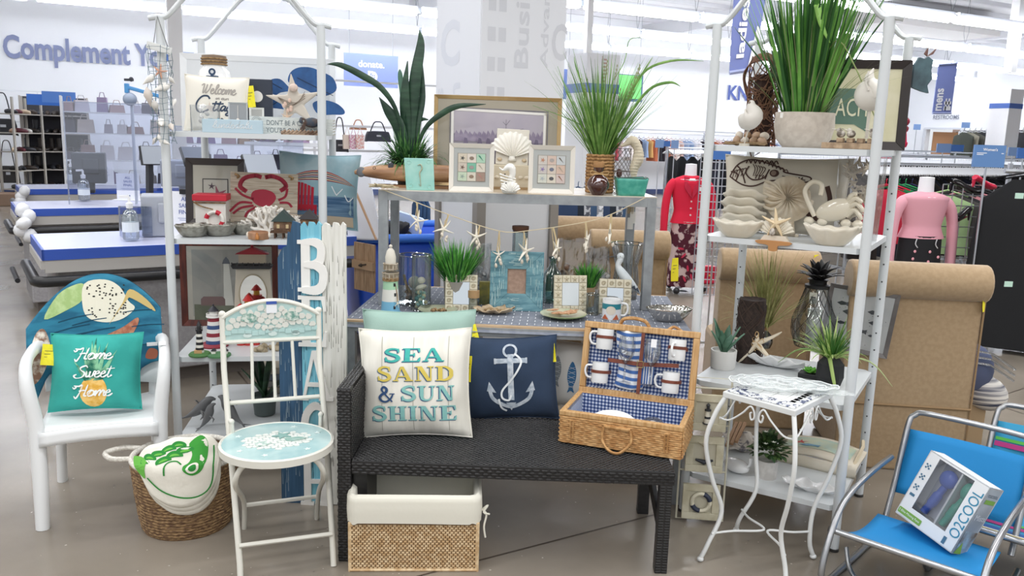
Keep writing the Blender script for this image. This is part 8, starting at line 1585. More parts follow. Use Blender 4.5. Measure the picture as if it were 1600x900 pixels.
# -- middle shelf
p=onR(1226,2,.34);k=K(p);H=hz(1226,247,p);r,f=pillow('seahorse_pillow','cream pillow with a brown etched seahorse behind the scallop dishes',p+V((0,0,H/2)),190*k,H*1.04,.1,mt('#d9d2c3',r=.95),-.1,YR+.12,wob=.006,seed=4)
br=mt('#4f3a34',r=.95);W=190*k;C=lambda a,b:((a-1226)*k,hz(1226,b,p)-H/2);lg=lambda*pts:[C(*q)for q in pts]
decal('seahorse_outline',br,r,polys=strokes([lg((1138,280),(1150,262),(1165,252),(1180,250),(1200,256),(1222,264),(1226,270),(1262,276),(1258,284),(1222,283),(1200,286),(1180,294),(1160,292),(1138,280)),lg((1170,262),(1166,274),(1178,284),(1195,280),(1202,266)),lg((1140,272),(1152,276),(1150,286)),lg((1150,262),(1158,270),(1166,290))],.006)+[ell(*C(1210,272),7*k,6*k)]+strokes([lg((1140+i*5,276-i*2),(1146+i*5,270-i),(1143+i*5,282-i))for i in range(5)]+[lg((1176+i*4,258+i),(1180+i*4,266),(1178+i*3,278))for i in range(5)]+[lg((1200+i*6,260+i*2),(1203+i*6,253+i*3),(1206+i*6,262+i*2))for i in range(5)]+[lg((1222,276),(1256,281))],.0035)+strokes([lg((1165+i*7,257),(1168+i*7,250),(1172+i*7,256))for i in range(7)]+[lg((1182+i*5,282),(1184+i*5,276))for i in range(4)]+[lg((1230+i*5,280),(1232+i*5,277))for i in range(5)],.005)+strokes([lg((1290,290),(1296,310),(1290,330)),lg((1180,320),(1190,340)),lg((1260,330),(1290,345))],.02),fn=f,off=.002,step=.03)
decal('seahorse_eye',mt('#8a7668'),r,polys=[ell(*C(1209,272),4*k)],fn=f,off=.004)
cerm=mt('#e3dccd','#d8cfbc',sc=8,r=.35,coat=.3)
for j in range(4):
    p=onR(1160+(j%2)*3,2,.2);k=K(p);r=T('scallop_dish',['lowest scallop dish of the stack','second scallop dish up in the stack','third scallop dish up in the stack','top scallop dish of the stack'][j]+' on the middle right shelf','dish',p+V((0,0,.02+.034*j)),YR,None,-.5)
    def sd(u,v):a=2*pi*u;rr_=34*k*v*(1+.03*cos(6*a));return V((rr_*cos(a),rr_*.75*sin(a),(.035*v**2+.004*cos(6*a)*v)))
    m=MB();m.grid(sd,60,8,True);m.out('dish',cerm,r,solid=.004,smooth=1)
def shell_bowl(px,b,w_,lab,py):
    p=onR(px,2,b);k=K(p);r=T('shell_bowl',lab,'bowl',p,YR+.1);H=hz(px,py,p)
    def sb(u,v):a=2*pi*u;q=.35+.65*v**.8;rr_=w_*k/2*q*(1+.05*cos(11*a)*v);return V((rr_*cos(a)*1.0,rr_*.6*sin(a),H*v**1.3*(1+.05*cos(11*a)*v)*(1.0+.15*cos(a)**2)))
    m=MB();m.grid(sb,66,8,True);m.add([sb(i/30,0)for i in range(30)],[tuple(range(30))]);m.out('bowl',cerm,r,solid=.004,smooth=1)
shell_bowl(1158,.03,78,'fluted cream shell bowl at the front left of the middle right shelf',347);shell_bowl(1306,.03,84,'fluted cream shell bowl at the front right of the middle right shelf',356)
p=onR(1232,2,.22);k=K(p);r=T('nautilus_plaque','cream nautilus shell sculpture with radiating ribs in the middle of the shelf','sculpture',p,YR+.1,None,-.1);Z0=hz(1236,310,p)
def nf(u,v):a=2*pi*u;rr_=33*k*v*(1+.15*(u));return V((rr_*cos(a),-.028*(1-v*v)*(1+.35*cos(18*a+6*v)),Z0+rr_*sin(a)))
m=MB();m.grid(nf,120,10,True);m.prism(spline([(-38*k,Z0+25*k),(-10*k,Z0+18*k),(0,Z0),(-18*k,Z0-22*k),(-36*k,Z0-4*k)],4,True),.02);m.b2((-20*k,.0,0),(20*k,.03,.012));m.prism([(-16*k,0),(16*k,0),(8*k,Z0-18*k),(-8*k,Z0-18*k)],.015);m.out('nautilus',mt('#d3c7b2','#b7a68c',sc=12,r=.35,coat=.3),r,smooth=1)
m=MB();[m.tube(spline([(-2*k,-.03,Z0),(-20*k,-.014,Z0+(18-9*i)*k),(-38*k,-.004,Z0+(26-10*i)*k)],5),[.004]*5+[.006]*5+[.003],6)for i in range(5)];m.out('wing_rib',mt('#d3c7b2',r=.35),r,smooth=True)
p=onR(1218,2,.02);k=K(p);r=T('starfish_holder','starfish and scallop candle holder on a tan bracket foot at the shelf front','candle holder',p,YR);H=hz(1218,326,p)
m=MB();scallop(m,29*k,(0,.01,22*k),.02);m.out('scallop',cerm,r,smooth=1);m=MB();m.prism([(-22*k,0),(22*k,0),(16*k,9*k),(-16*k,9*k)],.03);m.v=[(x,y-.02,z)for x,y,z in m.v];m.out('sand_base',mt('#ddd3c2',r=.9),r);m=MB();starfish(m,(.0,-.016,H*.55),H*.48,wd=.17);m.out('starfish',mt('#dcc7a4',r=.8),r,smooth=True);m=MB();m.ball((-3*k,-.03,15*k),(.011,.009,.015),10,8);m.out('grey_shell',mt('#8d8378','#cfc6bc',sc=90),r,smooth=True)
m=MB();m.prism(spline([(-24*k,1*k),(24*k,1*k),(24*k,-4*k),(8*k,-6*k),(6*k,-14*k),(-6*k,-14*k),(-8*k,-6*k),(-24*k,-4*k)],3,True),.012);m.v=[(x,y-.034,z)for x,y,z in m.v];m.out('tan_bracket',mt('#b5814f',r=.6),r,bev=.002)
p=onR(1305,2,.2);k=K(p);Zp=lambda y:hz(1305,y,p);X_=lambda x:(x-1305)*k;r=T('crab_dish','glossy cream crab shaped serving dish leaning on the shelf','dish',p,YR)
m=MB();m.ball((X_(1308),0,Zp(328)),(30*k,.02,17*k),24,12,rot(0,-.35,0));m.out('crab_body',mt('#ddd4c0',r=.15,coat=.6),r,smooth=True)
m=MB();m.tube(spline([(X_(1278),.0,Zp(340)),(X_(1266),0,Zp(318)),(X_(1260),0,Zp(300)),(X_(1270),0,Zp(286)),(X_(1284),0,Zp(290)),(X_(1284),0,Zp(306))],5),.0095,10)
for y0,x1,y1 in((312,1338,296),(318,1346,308),(326,1350,322),(336,1348,334)):m.tube(spline([(X_(1325),0,Zp(y0)),(X_((1325+x1)/2),-.01,Zp(y0-10)),(X_(x1),-.01,Zp(y1+6))],4),[.011]*4+[.009]*4+[.005],8)
for x in(1270,1290,1325,1342):m.ball((X_(x),0,Zp(348)),(.02,.015,.017),10,8)
m.out('crab_legs',mt('#ddd4c0',r=.15,coat=.6),r,kind='stuff',smooth=True)
p=onR(1343,2,.3);k=K(p);H=hz(1352,246,p);r=T('coral_sculpture','pale shell and coral bouquet in a crinkled clear bag on the middle right shelf','sculpture',p,YR);rr=random.Random(6)
m=MB()
for i in range(34):
    c=V((rr.uniform(-.05,.035),rr.uniform(-.03,.02),rr.uniform(.03,H*.95)));
    for q in range(6):d=V((rr.uniform(-1,1),rr.uniform(-1,0),rr.uniform(-1,1))).normalized();m.tube([c,c+d*.026],[.008,.0015],5)
m.out('spiky_shells',mt('#e6dccb','#cabca4',sc=14,r=.6),r,kind='stuff');m=MB();m.grid(lambda u,v:V((.078*cos(2*pi*u)*(1+.05*sin(12*pi*u+4*v))*(1+.15*v),.055*sin(2*pi*u)*(1-.5*v),H*v*1.02)),40,12,True);m.out('clear_wrap',clear('#ffffff',.05,.15),r);m=MB();[m.tube(spline([(.06+.005*sin(z*2),-.03,z*H/12)for z in range(0,12,3)],3),.003,4)];m.out('wrap_fold',mt('#e6e4e0',r=.3),r)
# -- lower shelf (z .58)
def onQ(px,py,z=RZ[1]):return G(px,py,z)
p=onQ(1129,575);k=K(p);H=hz(1129,546,p);r=T('potted_succulent','grey green upright succulent in a white pot at the left end of the lower shelf','plant',p,YR);m=MB();m.lathe([(0,0),(17*k,0),(19*k,.006),(20*k,H),(17.5*k,H),(17*k,H*.85),(0,H*.85)],28);m.out('white_pot',mt('#d9d7d3',r=.5),r,smooth=True);m=MB();m.cyl((0,0,H*.8),17*k,.004,20);m.out('soil',mt('#2d2622',r=1),r)
for i,(a,L_,t_)in enumerate(((3.1,.15,1.3),(2.6,.13,1.15),(.2,.13,1.2),(.0,.12,.95),(4.6,.11,1.3),(1.5,.12,1.3),(5.4,.11,1.05),(3.8,.11,1.1))):m=MB();leaf(m,(.01*cos(a),.01*sin(a),H*.85),a,L_,.036,t_,.1);m.out('leaf',mt('#3f6650','#5f8570',sc=16,r=.45),r,solid=.005,smooth=1)
p=onQ(1172,568)+V((0,.04,0));k=K(p);H=hz(1172,467,p);r=T('mesh_vase','tall dark twig mesh cylinder vase behind the succulent','vase',p,YR);m=MB();m.lathe([(19*k,0),(21*k,H*.8),(20*k,H),(17*k,H*.97)],24);m.out('core',mt('#2b211d','#3d302a',sc=60,r=.9,b=.8,bs=90),r,smooth=True);m=MB();rr=random.Random(8)
for i in range(90):a=rr.random()*6.3;z=rr.random()*H*.95;s_=rr.choice((-1,1));m.tube([(21.5*k*cos(a+s_*q*.18),21.5*k*sin(a+s_*q*.18),min(H,z+q*.014))for q in range(5)],.0016,4)
m.out('twig_mesh',mt('#4a3a32',r=.9),r,kind='stuff')
p=onQ(1203,552)+V((0,.1,0));k=K(p);r=T('dry_grass_vase','dry olive grass in a round smoky glass bottle at the back of the lower shelf','plant',p,YR);m=MB();m.lathe([(.0,.003),(.03,.003),(.04,.03),(.035,.06),(.012,.085),(.011,.11)],24);m.out('glass_bottle',clear('#8a9094',.2,.04),r,smooth=True);m=MB();m.lathe([(0,.006),(.03,.006),(.037,.03),(.034,.045),(0,.045)],20);m.out('dark_pebbles',mt('#26282c',r=.4),r,smooth=True);m=MB();[m.tube([(.0125*cos(i*pi/6),.0125*sin(i*pi/6),.09+.004*j)for i in range(12)],.0025,4,closed=True)for j in range(4)];m.out('twine_wrap',rope,r)
H=hz(1203,385,p);m=MB();blades(m,(0,0,.1),150,H-.06,.42,.0028,.5,r0=.012,seed=51,lmin=.4);m.out('dry_grass',mt('#7d7f45','#a5a06a',sc=30,r=.7),r,kind='stuff');m=MB();blades(m,(0,0,.1),60,H-.14,1.15,.002,.6,r0=.012,seed=52,lmin=.5);m.out('arching_grass',mt('#8d9454',r=.7),r,kind='stuff')
p=onQ(1176,566)+V((0,-.035,0));k=K(p);r=T('raffia_starfish','cream finger starfish tied with raffia leaning on the mesh vase','starfish',p,YR);z=hz(1176,536,p);m=MB();starfish(m,(0,0,z),42*k,rot(-.2,0,0),a0=.45,wd=.12);m.out('starfish',mt('#e3d6c0',r=.9),r,smooth=True);m=MB();[m.tube(spline([(0,-.012,z),(R.uniform(-.03,.03),-.016,z+R.uniform(-.03,.03)),(R.uniform(-.04,.04),-.012,z+R.uniform(-.035,.04))],3),.0014,4)for _ in range(10)];m.tube([(.008*cos(q),-.01,z+.04+.014*sin(q))for q in[i*.6 for i in range(11)]],.002,4,closed=True);m.out('raffia',mt('#c9a878',r=.9),r,kind='stuff')
# pineapple lantern
p=onQ(1272,545)+V((.01,.06,0));k=K(p);H=hz(1272,454,p);r=T('pineapple_lantern','pineapple shaped wire and glass candle lantern with black leaf crown','lantern',p,YR);bk=mt('#151517',r=.5);pr=[(26*k,0),(33*k,H*.22),(33*k,H*.45),(24*k,H*.75),(17*k,H)]
H*=1.06;pr=[(a,b*1.06)for a,b in pr];ps=spline(pr,6);m=MB();m.lathe([(a*.97,b)for a,b in ps],28);m.f=[f_ for f_ in m.f if len(f_)<20];m.out('glass_wall',clear('#e6eaea',.1,.04),r,smooth=True)
m=MB();n=len(ps)
for s_ in(-1,1):
    for i in range(11):m.tube([(ps[j][0]*cos(2*pi*i/11+s_*j*.085),ps[j][0]*sin(2*pi*i/11+s_*j*.085),ps[j][1])for j in range(n)],.0013,4)
m.tube([(ps[0][0]*cos(i*pi/14),ps[0][0]*sin(i*pi/14),.002)for i in range(28)],.002,5,closed=True);m.out('wire_lattice',bk,r,kind='stuff')
m=MB();m.lathe([(19*k,H-.002),(19*k,H+.012),(13*k,H+.018),(13*k,H+.03),(16*k,H+.04)],24);m.out('black_collar',bk,r,smooth=True);m=MB();m.cyl((0,0,.003),.035,H*.62,24);m.out('candle',mt('#dcdcd6',r=.6),r,smooth=True)
for ring,(cnt,L_,t_)in enumerate(((9,.11,.5),(8,.1,.85),(6,.09,1.2))):
    for i in range(cnt):m=MB();leaf(m,(.014*cos(i),.014*sin(i),H+.035+.008*ring),2*pi*i/cnt+ring*.4,L_,.036,t_,.6 if ring<2 else .2);m.out('crown_leaf',bk,r,solid=.003,smooth=1)
m=MB();m.box((-.004,-20*k,H-.045),(.034,.002,.055));t_=m.out('paper_tag',mt('#d8d6cc'),r);decal('tag_text',mt('#44464a'),t_,polys=[rect(-.015,H-.042,.008,H-.038),rect(-.013,H-.054,.006,H-.052)],fn=lambda x,z:V((x,-20*k-.0012,z)))
# fish print
p=onQ(1330,560)+V((.05,.12,0));k=K(p);H=hz(1340,455,p)*1.04;r=pic_frame('fish_print','grey framed print of dark fish leaning at the right of the lower shelf',p,.31,H,.02,mt('#65605e','#7a7573',sc=9,r=.6),(mt('#d5d6d4','#c8cac9',sc=6,r=.8),),rx=-.06,rz=YR+.15,ry=.1)
def fishp(x,z,s_):return[(x-.03*s_,z),(x-.01*s_,z+.011*s_),(x+.012*s_,z+.007*s_),(x+.024*s_,z+.012*s_),(x+.022*s_,z-.01*s_),(x+.012*s_,z-.005*s_),(x-.01*s_,z-.01*s_)]
decal('fish_drawing',mt('#43474c',r=.8),r,polys=[fishp(x,z,s_)for x,z,s_ in((-.08,H*.72,1),(-.02,H*.82,.6),(-.04,H*.6,1.3),(.06,H*.66,1),(.07,H*.5,.9),(.02,H*.34,1.1),(-.07,H*.42,.8),(.07,H*.3,.6))]+[ell(R.uniform(-.12,.12),R.uniform(.04,H-.04),.0018,n=6)for _ in range(40)],fn=lambda x,z:V((x,.0118,z)),off=.001)
p=onQ(1295,600);k=K(p);r=T('spider_plant','striped green grass plant in a matte black faceted pot on the lower shelf','plant',p,YR);H=hz(1295,556,p);m=MB();m.lathe([(17*k,0),(21*k,H*.3),(20*k,H*.75),(12*k,H*.95),(11*k,H)],9);m.out('black_pot',mt('#1c1d1f',r=.7),r);m=MB();blades(m,(0,0,H*.9),75,.19,1.15,.0055,.75,r0=.02,seed=61,lmin=.6);m.out('green_blades',mt('#6f9c3c','#c3d488',sc=5,st=(9,9,1),r=.5),r,kind='stuff');m=MB();blades(m,(0,0,H*.9),45,.16,.7,.005,.4,r0=.02,seed=62);m.out('dark_blades',mt('#3f7030',r=.5),r,kind='stuff')
Q3=lambda x,y,d=0:((x-1295)*k,d,hz(1295,y,p));strap([Q3(1294,556,-.03),Q3(1300,570,-.055),Q3(1306,590,-.062),Q3(1311,606,-.062)],[.008,.007,.006,.001],r,mt('#a9c070',r=.5),'hanging_blade');strap([Q3(1290,556),Q3(1255,545,-.08),Q3(1225,568,-.12)],[.004,.003,.0005],r,mt('#6d8c48'),'long_blade');strap([Q3(1300,556),Q3(1350,556,-.0),Q3(1385,588,-.0)],[.004,.003,.0005],r,mt('#a9b880'),'long_blade')
p=onQ(1266,590)+V((0,0,0));k=K(p);r=T('small_succulent','small bright green rosette in a low black square pot','plant',p,YR);m=MB();m.b2((-17*k,-.03,0),(20*k,.03,.022));m.out('black_pot',mt('#1c1d1f',r=.5),r,bev=.003)
for i in range(16):m=MB();leaf(m,(.01*cos(i*2.4),.01*sin(i*2.4),.022),i*2.4,.022+.012*(i/16),.02,1.2-i*.06,-.3);m.out('leaf',mt('#4f9a2c','#7cc048',sc=30,r=.5),r,solid=.003,smooth=1)
p=onQ(1208,574);k=K(p);r=T('ruffled_platter','white ruffled porcelain platter with small blue dashes on the lower shelf','platter',p+V((0,0,.006)),YR-.1,None,-.35);pw_=mt('#e4e4e4',r=.12,coat=.5)
def rpf(u,v):a=2*pi*u;return V((52*k*v*cos(a)*(1+.04*sin(9*a)),.06*v*sin(a)*(1+.05*cos(8*a)),.03*v*v+.008*sin(11*a)*v))
m=MB();m.grid(rpf,60,8,True);m.out('platter',pw_,r,solid=.004,smooth=1);decal('blue_dashes',mt('#3c4258'),r,polys=[[(x,y),(x+.006,y+.004),(x+.012,y+.018),(x+.006,y+.014)]for x,y in((.05,-.02),(.065,-.022),(.04,.0),(.02,-.03),(.075,0))],fn=lambda x,y:V((x,y,.03)),off=.004)
# ================================================================ SMALL WHITE TABLE
tzz=.655;tL_,tF,tR_=V((.777,2.90,0)),V((.975,2.70,0)),V((1.195,2.94,0));tB=tL_+tR_-tF;tc=(tL_+tR_)/2
r=T('plant_table','small square white table with curved wire legs and a blue patterned mosaic top','table',tc,0);cor=[q-tc for q in(tL_,tF,tR_,tB)];wm=mt('#dcdedd',r=.4)
m=MB();m.add([q+V((0,0,z))for z in(tzz-.022,tzz)for q in cor],[(3,2,1,0),(4,5,6,7)]+[(i,(i+1)%4,(i+1)%4+4,i+4)for i in range(4)]);m.out('top_frame',wm,r,bev=.003)
ins=[q*.93 for q in cor];m=MB();m.add([q+V((0,0,tzz+.0012))for q in ins],[(0,1,2,3)]);top_=m.out('mosaic_bed',mt('#d3d3cf',r=.5),r)
rr=random.Random(12);quad=lambda u,v:ins[0]*(1-u)*(1-v)+ins[1]*u*(1-v)+ins[2]*u*v+ins[3]*(1-u)*v
ti=mt('#ecedec',r=.25);ti2=mt('#e8eaec','#33406a',sc=55,r=.25,con=(.5,.56));N=11
for i in range(N):
    for j in range(N):
        e_=min(i,j,N-1-i,N-1-j);
        if e_>1 and(i%2 or j%2):continue
        w_=1/N if e_<=1 else 2/N;u,v=i/N,j/N;g_=.08/N;pts=[quad(u+g_+rr.random()*g_,v+g_),quad(min(.99,u+w_-g_),v+g_+rr.random()*g_),quad(min(.99,u+w_-g_-rr.random()*g_),min(.99,v+w_-g_)),quad(u+g_,min(.99,v+w_-g_))]
        m=MB();m.add([q+V((0,0,tzz+z))for z in(.0012,.004)for q in pts],[(4,5,6,7)]+[(a,(a+1)%4,(a+1)%4+4,a+4)for a in range(4)]);m.out('tile',ti2 if e_<=1 else ti,top_)
feet=[G(1094,877,0),V((1.0,2.70,0)),G(1270,873,0),G(1150,831,0)]
for c_,ft in zip(cor,feet):
    f_=ft-tc;o_=c_.normalized();m=MB();q=spline([c_*.94+V((0,0,tzz-.02)),c_*.97+o_*.03+V((0,0,tzz-.09)),c_*.97+o_*.055+V((0,0,.46)),c_*.93+o_*.03+V((0,0,.32)),c_*.85+o_*.0+V((0,0,.19)),f_*.9+V((0,0,.07)),f_+V((0,0,.012))],5)
    m.tube(q,.0085,10);m.out('leg',wm,r,smooth=True);m=MB();m.ball(f_+V((0,0,.01)),(.013,.013,.01),10,6);m.out('foot_ball',wm,r,smooth=True)
for a,b in((0,1),(1,2),(2,3),(3,0)):
    A,B=cor[a],cor[b];d=(B-A).normalized();Lg=(B-A).length;f2_=lambda t,z:A+d*(Lg*t)+V((0,0,tzz-z));
    m=MB()
    for s_ in(0,1):h_=lambda t,z:f2_(t if not s_ else 1-t,z);m.tube([V(x)for x in spline([h_(-.02,.1),h_(.12,.1),h_(.3,.06),h_(.4,.028),h_(.455,.04),h_(.47,.065),h_(.43,.075),h_(.41,.055),h_(.43,.048)],5)],.0035,6)
    m.out('scroll',wm,r,smooth=True)
for s_ in(0,2):  # the two floor bows that touch in the middle
    A,B=(feet[0]-tc)*.86,(feet[3]-tc)*.86;
    if s_:A,B=(feet[1]-tc)*.86,(feet[2]-tc)*.86
    mid=(A+B)/2;m=MB();q=spline([A+V((0,0,.11)),A*.55+mid*.1+V((0,0,.11)),mid*.05+(B-A)*0+V((0,0,.11)),B*.55+mid*.1+V((0,0,.11)),B+V((0,0,.11))],6);m.tube(q,.0045,6);m.out('floor_bow',wm,r,smooth=True)
def fishglass(u,v):a=2*pi*u;w_=(.085 if cos(a)<.75 else .085);tail=max(0,cos(a)-.8)*.25;return V((.17*v*cos(a)+tail*v,.085*v*sin(a)*(1+.5*max(0,cos(a)-.7)),.012*v*v+.006*v+.003*sin(14*a)*v+.005*sin(9*v)))
r=T('glass_fish_platter','clear moulded glass fish platter lying on the small white table','platter',tc+V((-.005,.02,tzz+.006)),-.18);m=MB();m.grid(fishglass,80,14,True);m.out('glass_dish',milk('#e8eeee',.32),r,solid=.004,smooth=1)
m=MB();[m.tube([fishglass(i/60,t)+V((0,0,.003))for i in range(60)],.0022,5,closed=True)for t in(.55,.8,1)];m.out('glass_ridge',mt('#e8eded',r=.2),r)
r=T('glass_fish_platter','second clear glass dish overhanging the right corner of the small white table','platter',tc+V((.13,-.02,tzz+.008)),-.5);m=MB();m.grid(lambda u,v:fishglass(u,v)*.6,60,10,True);m.out('glass_dish',milk('#e8eeee',.25),r,solid=.004,smooth=1)
# ================================================================ BOTTOM SHELF OF THE RIGHT RACK
onB=lambda px,py:G(px,py,RZ[0])
p=onB(1197,745);k=K(p);H=hz(1197,720,p);r=T('flowering_plant','small leafy plant with white flowers in a white pot on the bottom shelf','plant',p,YR);m=MB();m.lathe([(0,0),(15*k,0),(16*k,H*1.1),(14*k,H*1.1),(0,H)],24);m.out('pot',mt('#d6d3cf','#bdb9b4',sc=18,r=.8),r,smooth=True);m=MB();rr=random.Random(2)
for i in range(230):a,b_=rr.random()*6.3,rr.uniform(.1,1.5);rad=rr.uniform(.02,.06);c=V((cos(a)*cos(b_),sin(a)*cos(b_),sin(b_)))*rad*1.25+V((0,0,H+.03));leaf(m,c,a+rr.uniform(-.5,.5),.036,.02,b_+rr.uniform(-.6,.3),.4,4)
m.out('foliage',mt('#2f4a2c','#55703c',sc=40,r=.5),r,kind='stuff');m=MB()
for c in((.0,-.06,.12),(.02,-.055,.1),(-.01,-.03,.16),(.05,-.03,.1),(.03,-.05,.13),(-.02,-.06,.1)):[leaf(m,V(c)+V((0,0,H*.6)),i*pi/3,.013,.005,.3,0,3)for i in range(6)]
m.out('white_flowers',mt('#e6eadc'),r,kind='stuff')
p=onB(1150,738);k=K(p);r=T('ceramic_fish','glossy white ceramic fish dish on the bottom shelf','dish',p,YR-.3);m=MB();m.ball((0,0,.03),(.06,.035,.03),20,12);m.tube(spline([(.03,0,.03),(.06,0,.05),(.065,0,.085)],4),[.024,.02,.016,.013,.01,.009,.012,.014,.012],10,flat=.5);m.out('fish_body',pw_,r,smooth=True)
p=onB(1280,728);k=K(p);r=T('canvas_tote','folded cream canvas tote printed with sea creatures on the bottom shelf','bag',p+V((.02,.05,.0)),YR-.05);tf=lambda x,z:V((x,.0+z*.95,.05+.04*cos(x*12)*.4-.02*sin(z*20)*.3+z*.1));m=MB();m.grid(lambda u,v:tf((u-.5)*.34,(v-.5)*.22),16,10);m.grid(lambda u,v:V(((u-.5)*.34,-.105-.006*sin(pi*v),.05*v*1.0)),16,3);m.out('canvas',mt('#cfc4ae','#d9d0bf',sc=6,r=.95),r,solid=.01,smooth=1)
decal('painted_sea',mt('#c3c9ae','#aec4b8',sc=14),r,polys=[rect(-.15,-.05,.13,.09)],fn=tf,off=.007,step=.03);decal('red_starfish',mt('#bf4a48'),r,polys=[star(-.09,.02,.035,.01,.4)],fn=tf,off=.009,step=.02);decal('blue_fish',mt('#5c8faa'),r,polys=[fishp(-.04,-.02,1.6)],fn=tf,off=.009,step=.02);m=MB();m.tube([(.15,-.1,.03),(.16,.05,.09),(.15,.1,.1)],.008,6);m.out('wood_roll',mt('#cfc0a4'),r)
p=onB(1155,705)+V((.0,.06,0));r=T('paper_roll_bundle','bundle of printed paper and thin wooden strips left of the flowering plant','paper',p,YR+.5);m=MB();[m.bar((-.06+.02*i,-.08,.03+.01*i),(.02+.02*i,.1,.08),.014,.01)for i in range(3)];m.out('wooden_strip',mt('#b08a68',r=.7),r,kind='stuff');m=MB();m.grid(lambda u,v:V((-.05+.13*u,-.09+.16*v,.02+.02*v+.006*sin(9*u))),8,6);m.out('printed_sheet',mt('#cdc6bc','#6d6a70',sc=40,r=.8,con=(.5,.62)),r,solid=.01)
p=onB(1268,768);k=K(p);r=T('divided_dish','long white scalloped three part dish at the front of the bottom shelf','dish',p,YR-.0);
def dd(u,v):a=2*pi*u;x=cos(a);return V((.12*v*x,.04*v*sin(a)*(1-.35*cos(3*pi*x*v)),.03*v*v+.004*sin(8*a)*v+.01*(cos(3*pi*x*v)<0)*.5))
m=MB();m.grid(dd,60,10,True);m.out('dish',pw_,r,solid=.005,smooth=1)
# ================================================================ WIRE STAND WITH THREE NAUTICAL PLAQUES
a,b=G(1056,812,0),G(1128,818,0);W=(b-a).length;ys=atan2(b.y-a.y,b.x-a.x);r=T('wire_stand','cream wire stand for three square nautical plaques beside the bench','stand',a,ys,None,-.04);H=hz(1056,590,a)
wc=mt('#cbc7b4',r=.5);m=MB();m.tube([(0,0,.01),(W,0,.01),(W,0,H),(0,0,H)],.0045,6,closed=True);m.out('outer_wire',wc,r)
for z in(.36,.68,.93):m=MB();m.tube([(0,0,H*z),(W,0,H*z)],.004,6);m.out('cross_wire',wc,r)
m=MB();m.tube([(.02+.018*cos(q),0,H*.97+.018*sin(q))for q in[i*pi/7 for i in range(14)]],.0035,5,closed=True);m.out('top_ring',wc,r)
for i,(z0,what)in enumerate(((.03,'lifebuoy'),(.37,'sailboat'),(.66,'lighthouse'))):
    q=T('nautical_plaque',['lowest square plaque with a navy and cream lifebuoy','middle square plaque with a small sailboat','upper square plaque with a small lighthouse'][i],'plaque',a+rot(0,0,ys)@V((W/2,-.012-.004*i,H*z0)),ys,None,-.04);s_=W*.8;pm=mt('#cfcab4','#b9b298',sc=14,r=.8)
    for x0,z0_,x1,z1_ in((-s_/2,0,s_/2,s_*.2),(-s_/2,s_*.8,s_/2,s_),(-s_/2,s_*.2,-s_*.3,s_*.8),(s_*.3,s_*.2,s_/2,s_*.8)):m=MB();m.b2((x0,-.01,z0_),(x1,.004,z1_));m.out('frame_board',pm,q,bev=.002)
    m=MB();m.b2((-s_*.3,-.002,s_*.2),(s_*.3,.004,s_*.8));m.out('panel',mt('#c3beaa',r=.8),q);c=s_*.5
    if i==0:
        m=MB();m.tube([(.036*cos(t),-.01,c+.036*sin(t))for t in[j*pi/12 for j in range(24)]],.009,8,closed=True);rb_=m.out('ring',mt('#d9d3bd',r=.7),q,smooth=True)
        for t0 in(.2,3.5):m=MB();m.tube([(.036*cos(t0+j*.22),-.01,c+.036*sin(t0+j*.22))for j in range(6)],.0098,8);m.out('navy_band',mt('#2b3348'),rb_,smooth=True)
    if i==1:m=MB();m.tube([(-.035,-.01,c-.022),(0,-.01,c-.032),(.035,-.01,c-.022)],[.004,.011,.004],8);m.out('hull',mt('#2c2f36'),q,smooth=True);m=MB();m.bar((0,-.01,c-.02),(0,-.01,c+.05),.004);m.bar((0,-.01,c+.03),(-.03,-.01,c+.05),.003);m.prism([(-.028,c-.015),(.0,c-.015),(.0,c+.035)],.003);m.out('mast_and_sail',mt('#9a8f74'),q)
    if i==2:m=MB();m.lathe([(.014,0),(.009,.05)],12,(0,-.01,c-.04));m.out('tower',mt('#d9d5c6'),q,smooth=True);m=MB();m.lathe([(.013,0),(.013,.005),(.006,.007),(.006,.02),(.009,.022),(0,.032)],12,(0,-.01,c+.01));m.lathe([(.0125,.0),(.0115,.009)],12,(0,-.01,c-.022));m.lathe([(.018,0),(.018,.004)],12,(0,-.01,c-.044));m.out('black_parts',mt('#2a2c30'),q)
# ================================================================ BEIGE ROLL-BACK CHAIRS (seen from behind)
bg_=mt('#a58c6c','#ad9474',sc=50,r=.95,b=.1,bs=300,sheen=.3)
def parson(p,yaw,W,lab,H=1.02,D=.6):
    r=T('rollback_chair',lab,'chair',p,yaw)
    m=MB();m.b2((0,0,.0),(W,.16,H-.13));m.out('back',bg_,r,bev=.012);m=MB();m.tube([(-.01,.02,H-.085),(W+.01,.02,H-.085)],.088,20);m.out('rolled_top',bg_,r,smooth=True,bev=.01)
    m=MB();m.b2((.03,.16,.0),(W-.03,D,.45));m.out('seat',bg_,r,bev=.03);m=MB();m.tube([(-.002,-.004,.33),(W+.002,-.004,.33)],.006,6);m.tube([(W,-.002,.0),(W+.002,-.002,H-.15)],.005,6);m.out('piping',mt('#9a7f5e',r=.9),r)
    return r
r=parson(V((1.60,3.86,0)),-.12,.60,'nearest beige rolled back chair, right of the white rack');tagY(r,(.59,-.02,.93),.03,.12,1.2)
r=parson(V((1.12,4.40,0)),-.08,.50,'beige rolled back chair seen through the right rack shelves',.99);tagY(r,(.48,-.04,.98),.03,.1,.4)
r=parson(V((.47,4.95,0)),.03,.46,'beige rolled back chair behind the right end of the console',1.01);tagY(r,(.5,-.06,.86),.05,.14,.5);parson(V((.28,5.65,0)),.03,.5,'beige rolled back chair farthest from the viewer, behind the console',1.02)
p=G(1525,660,0);r=T('clothes_pile','navy and striped clothes with clear hangers hanging behind the beige chair','clothing',V((2.4,4.2,.0)),0)
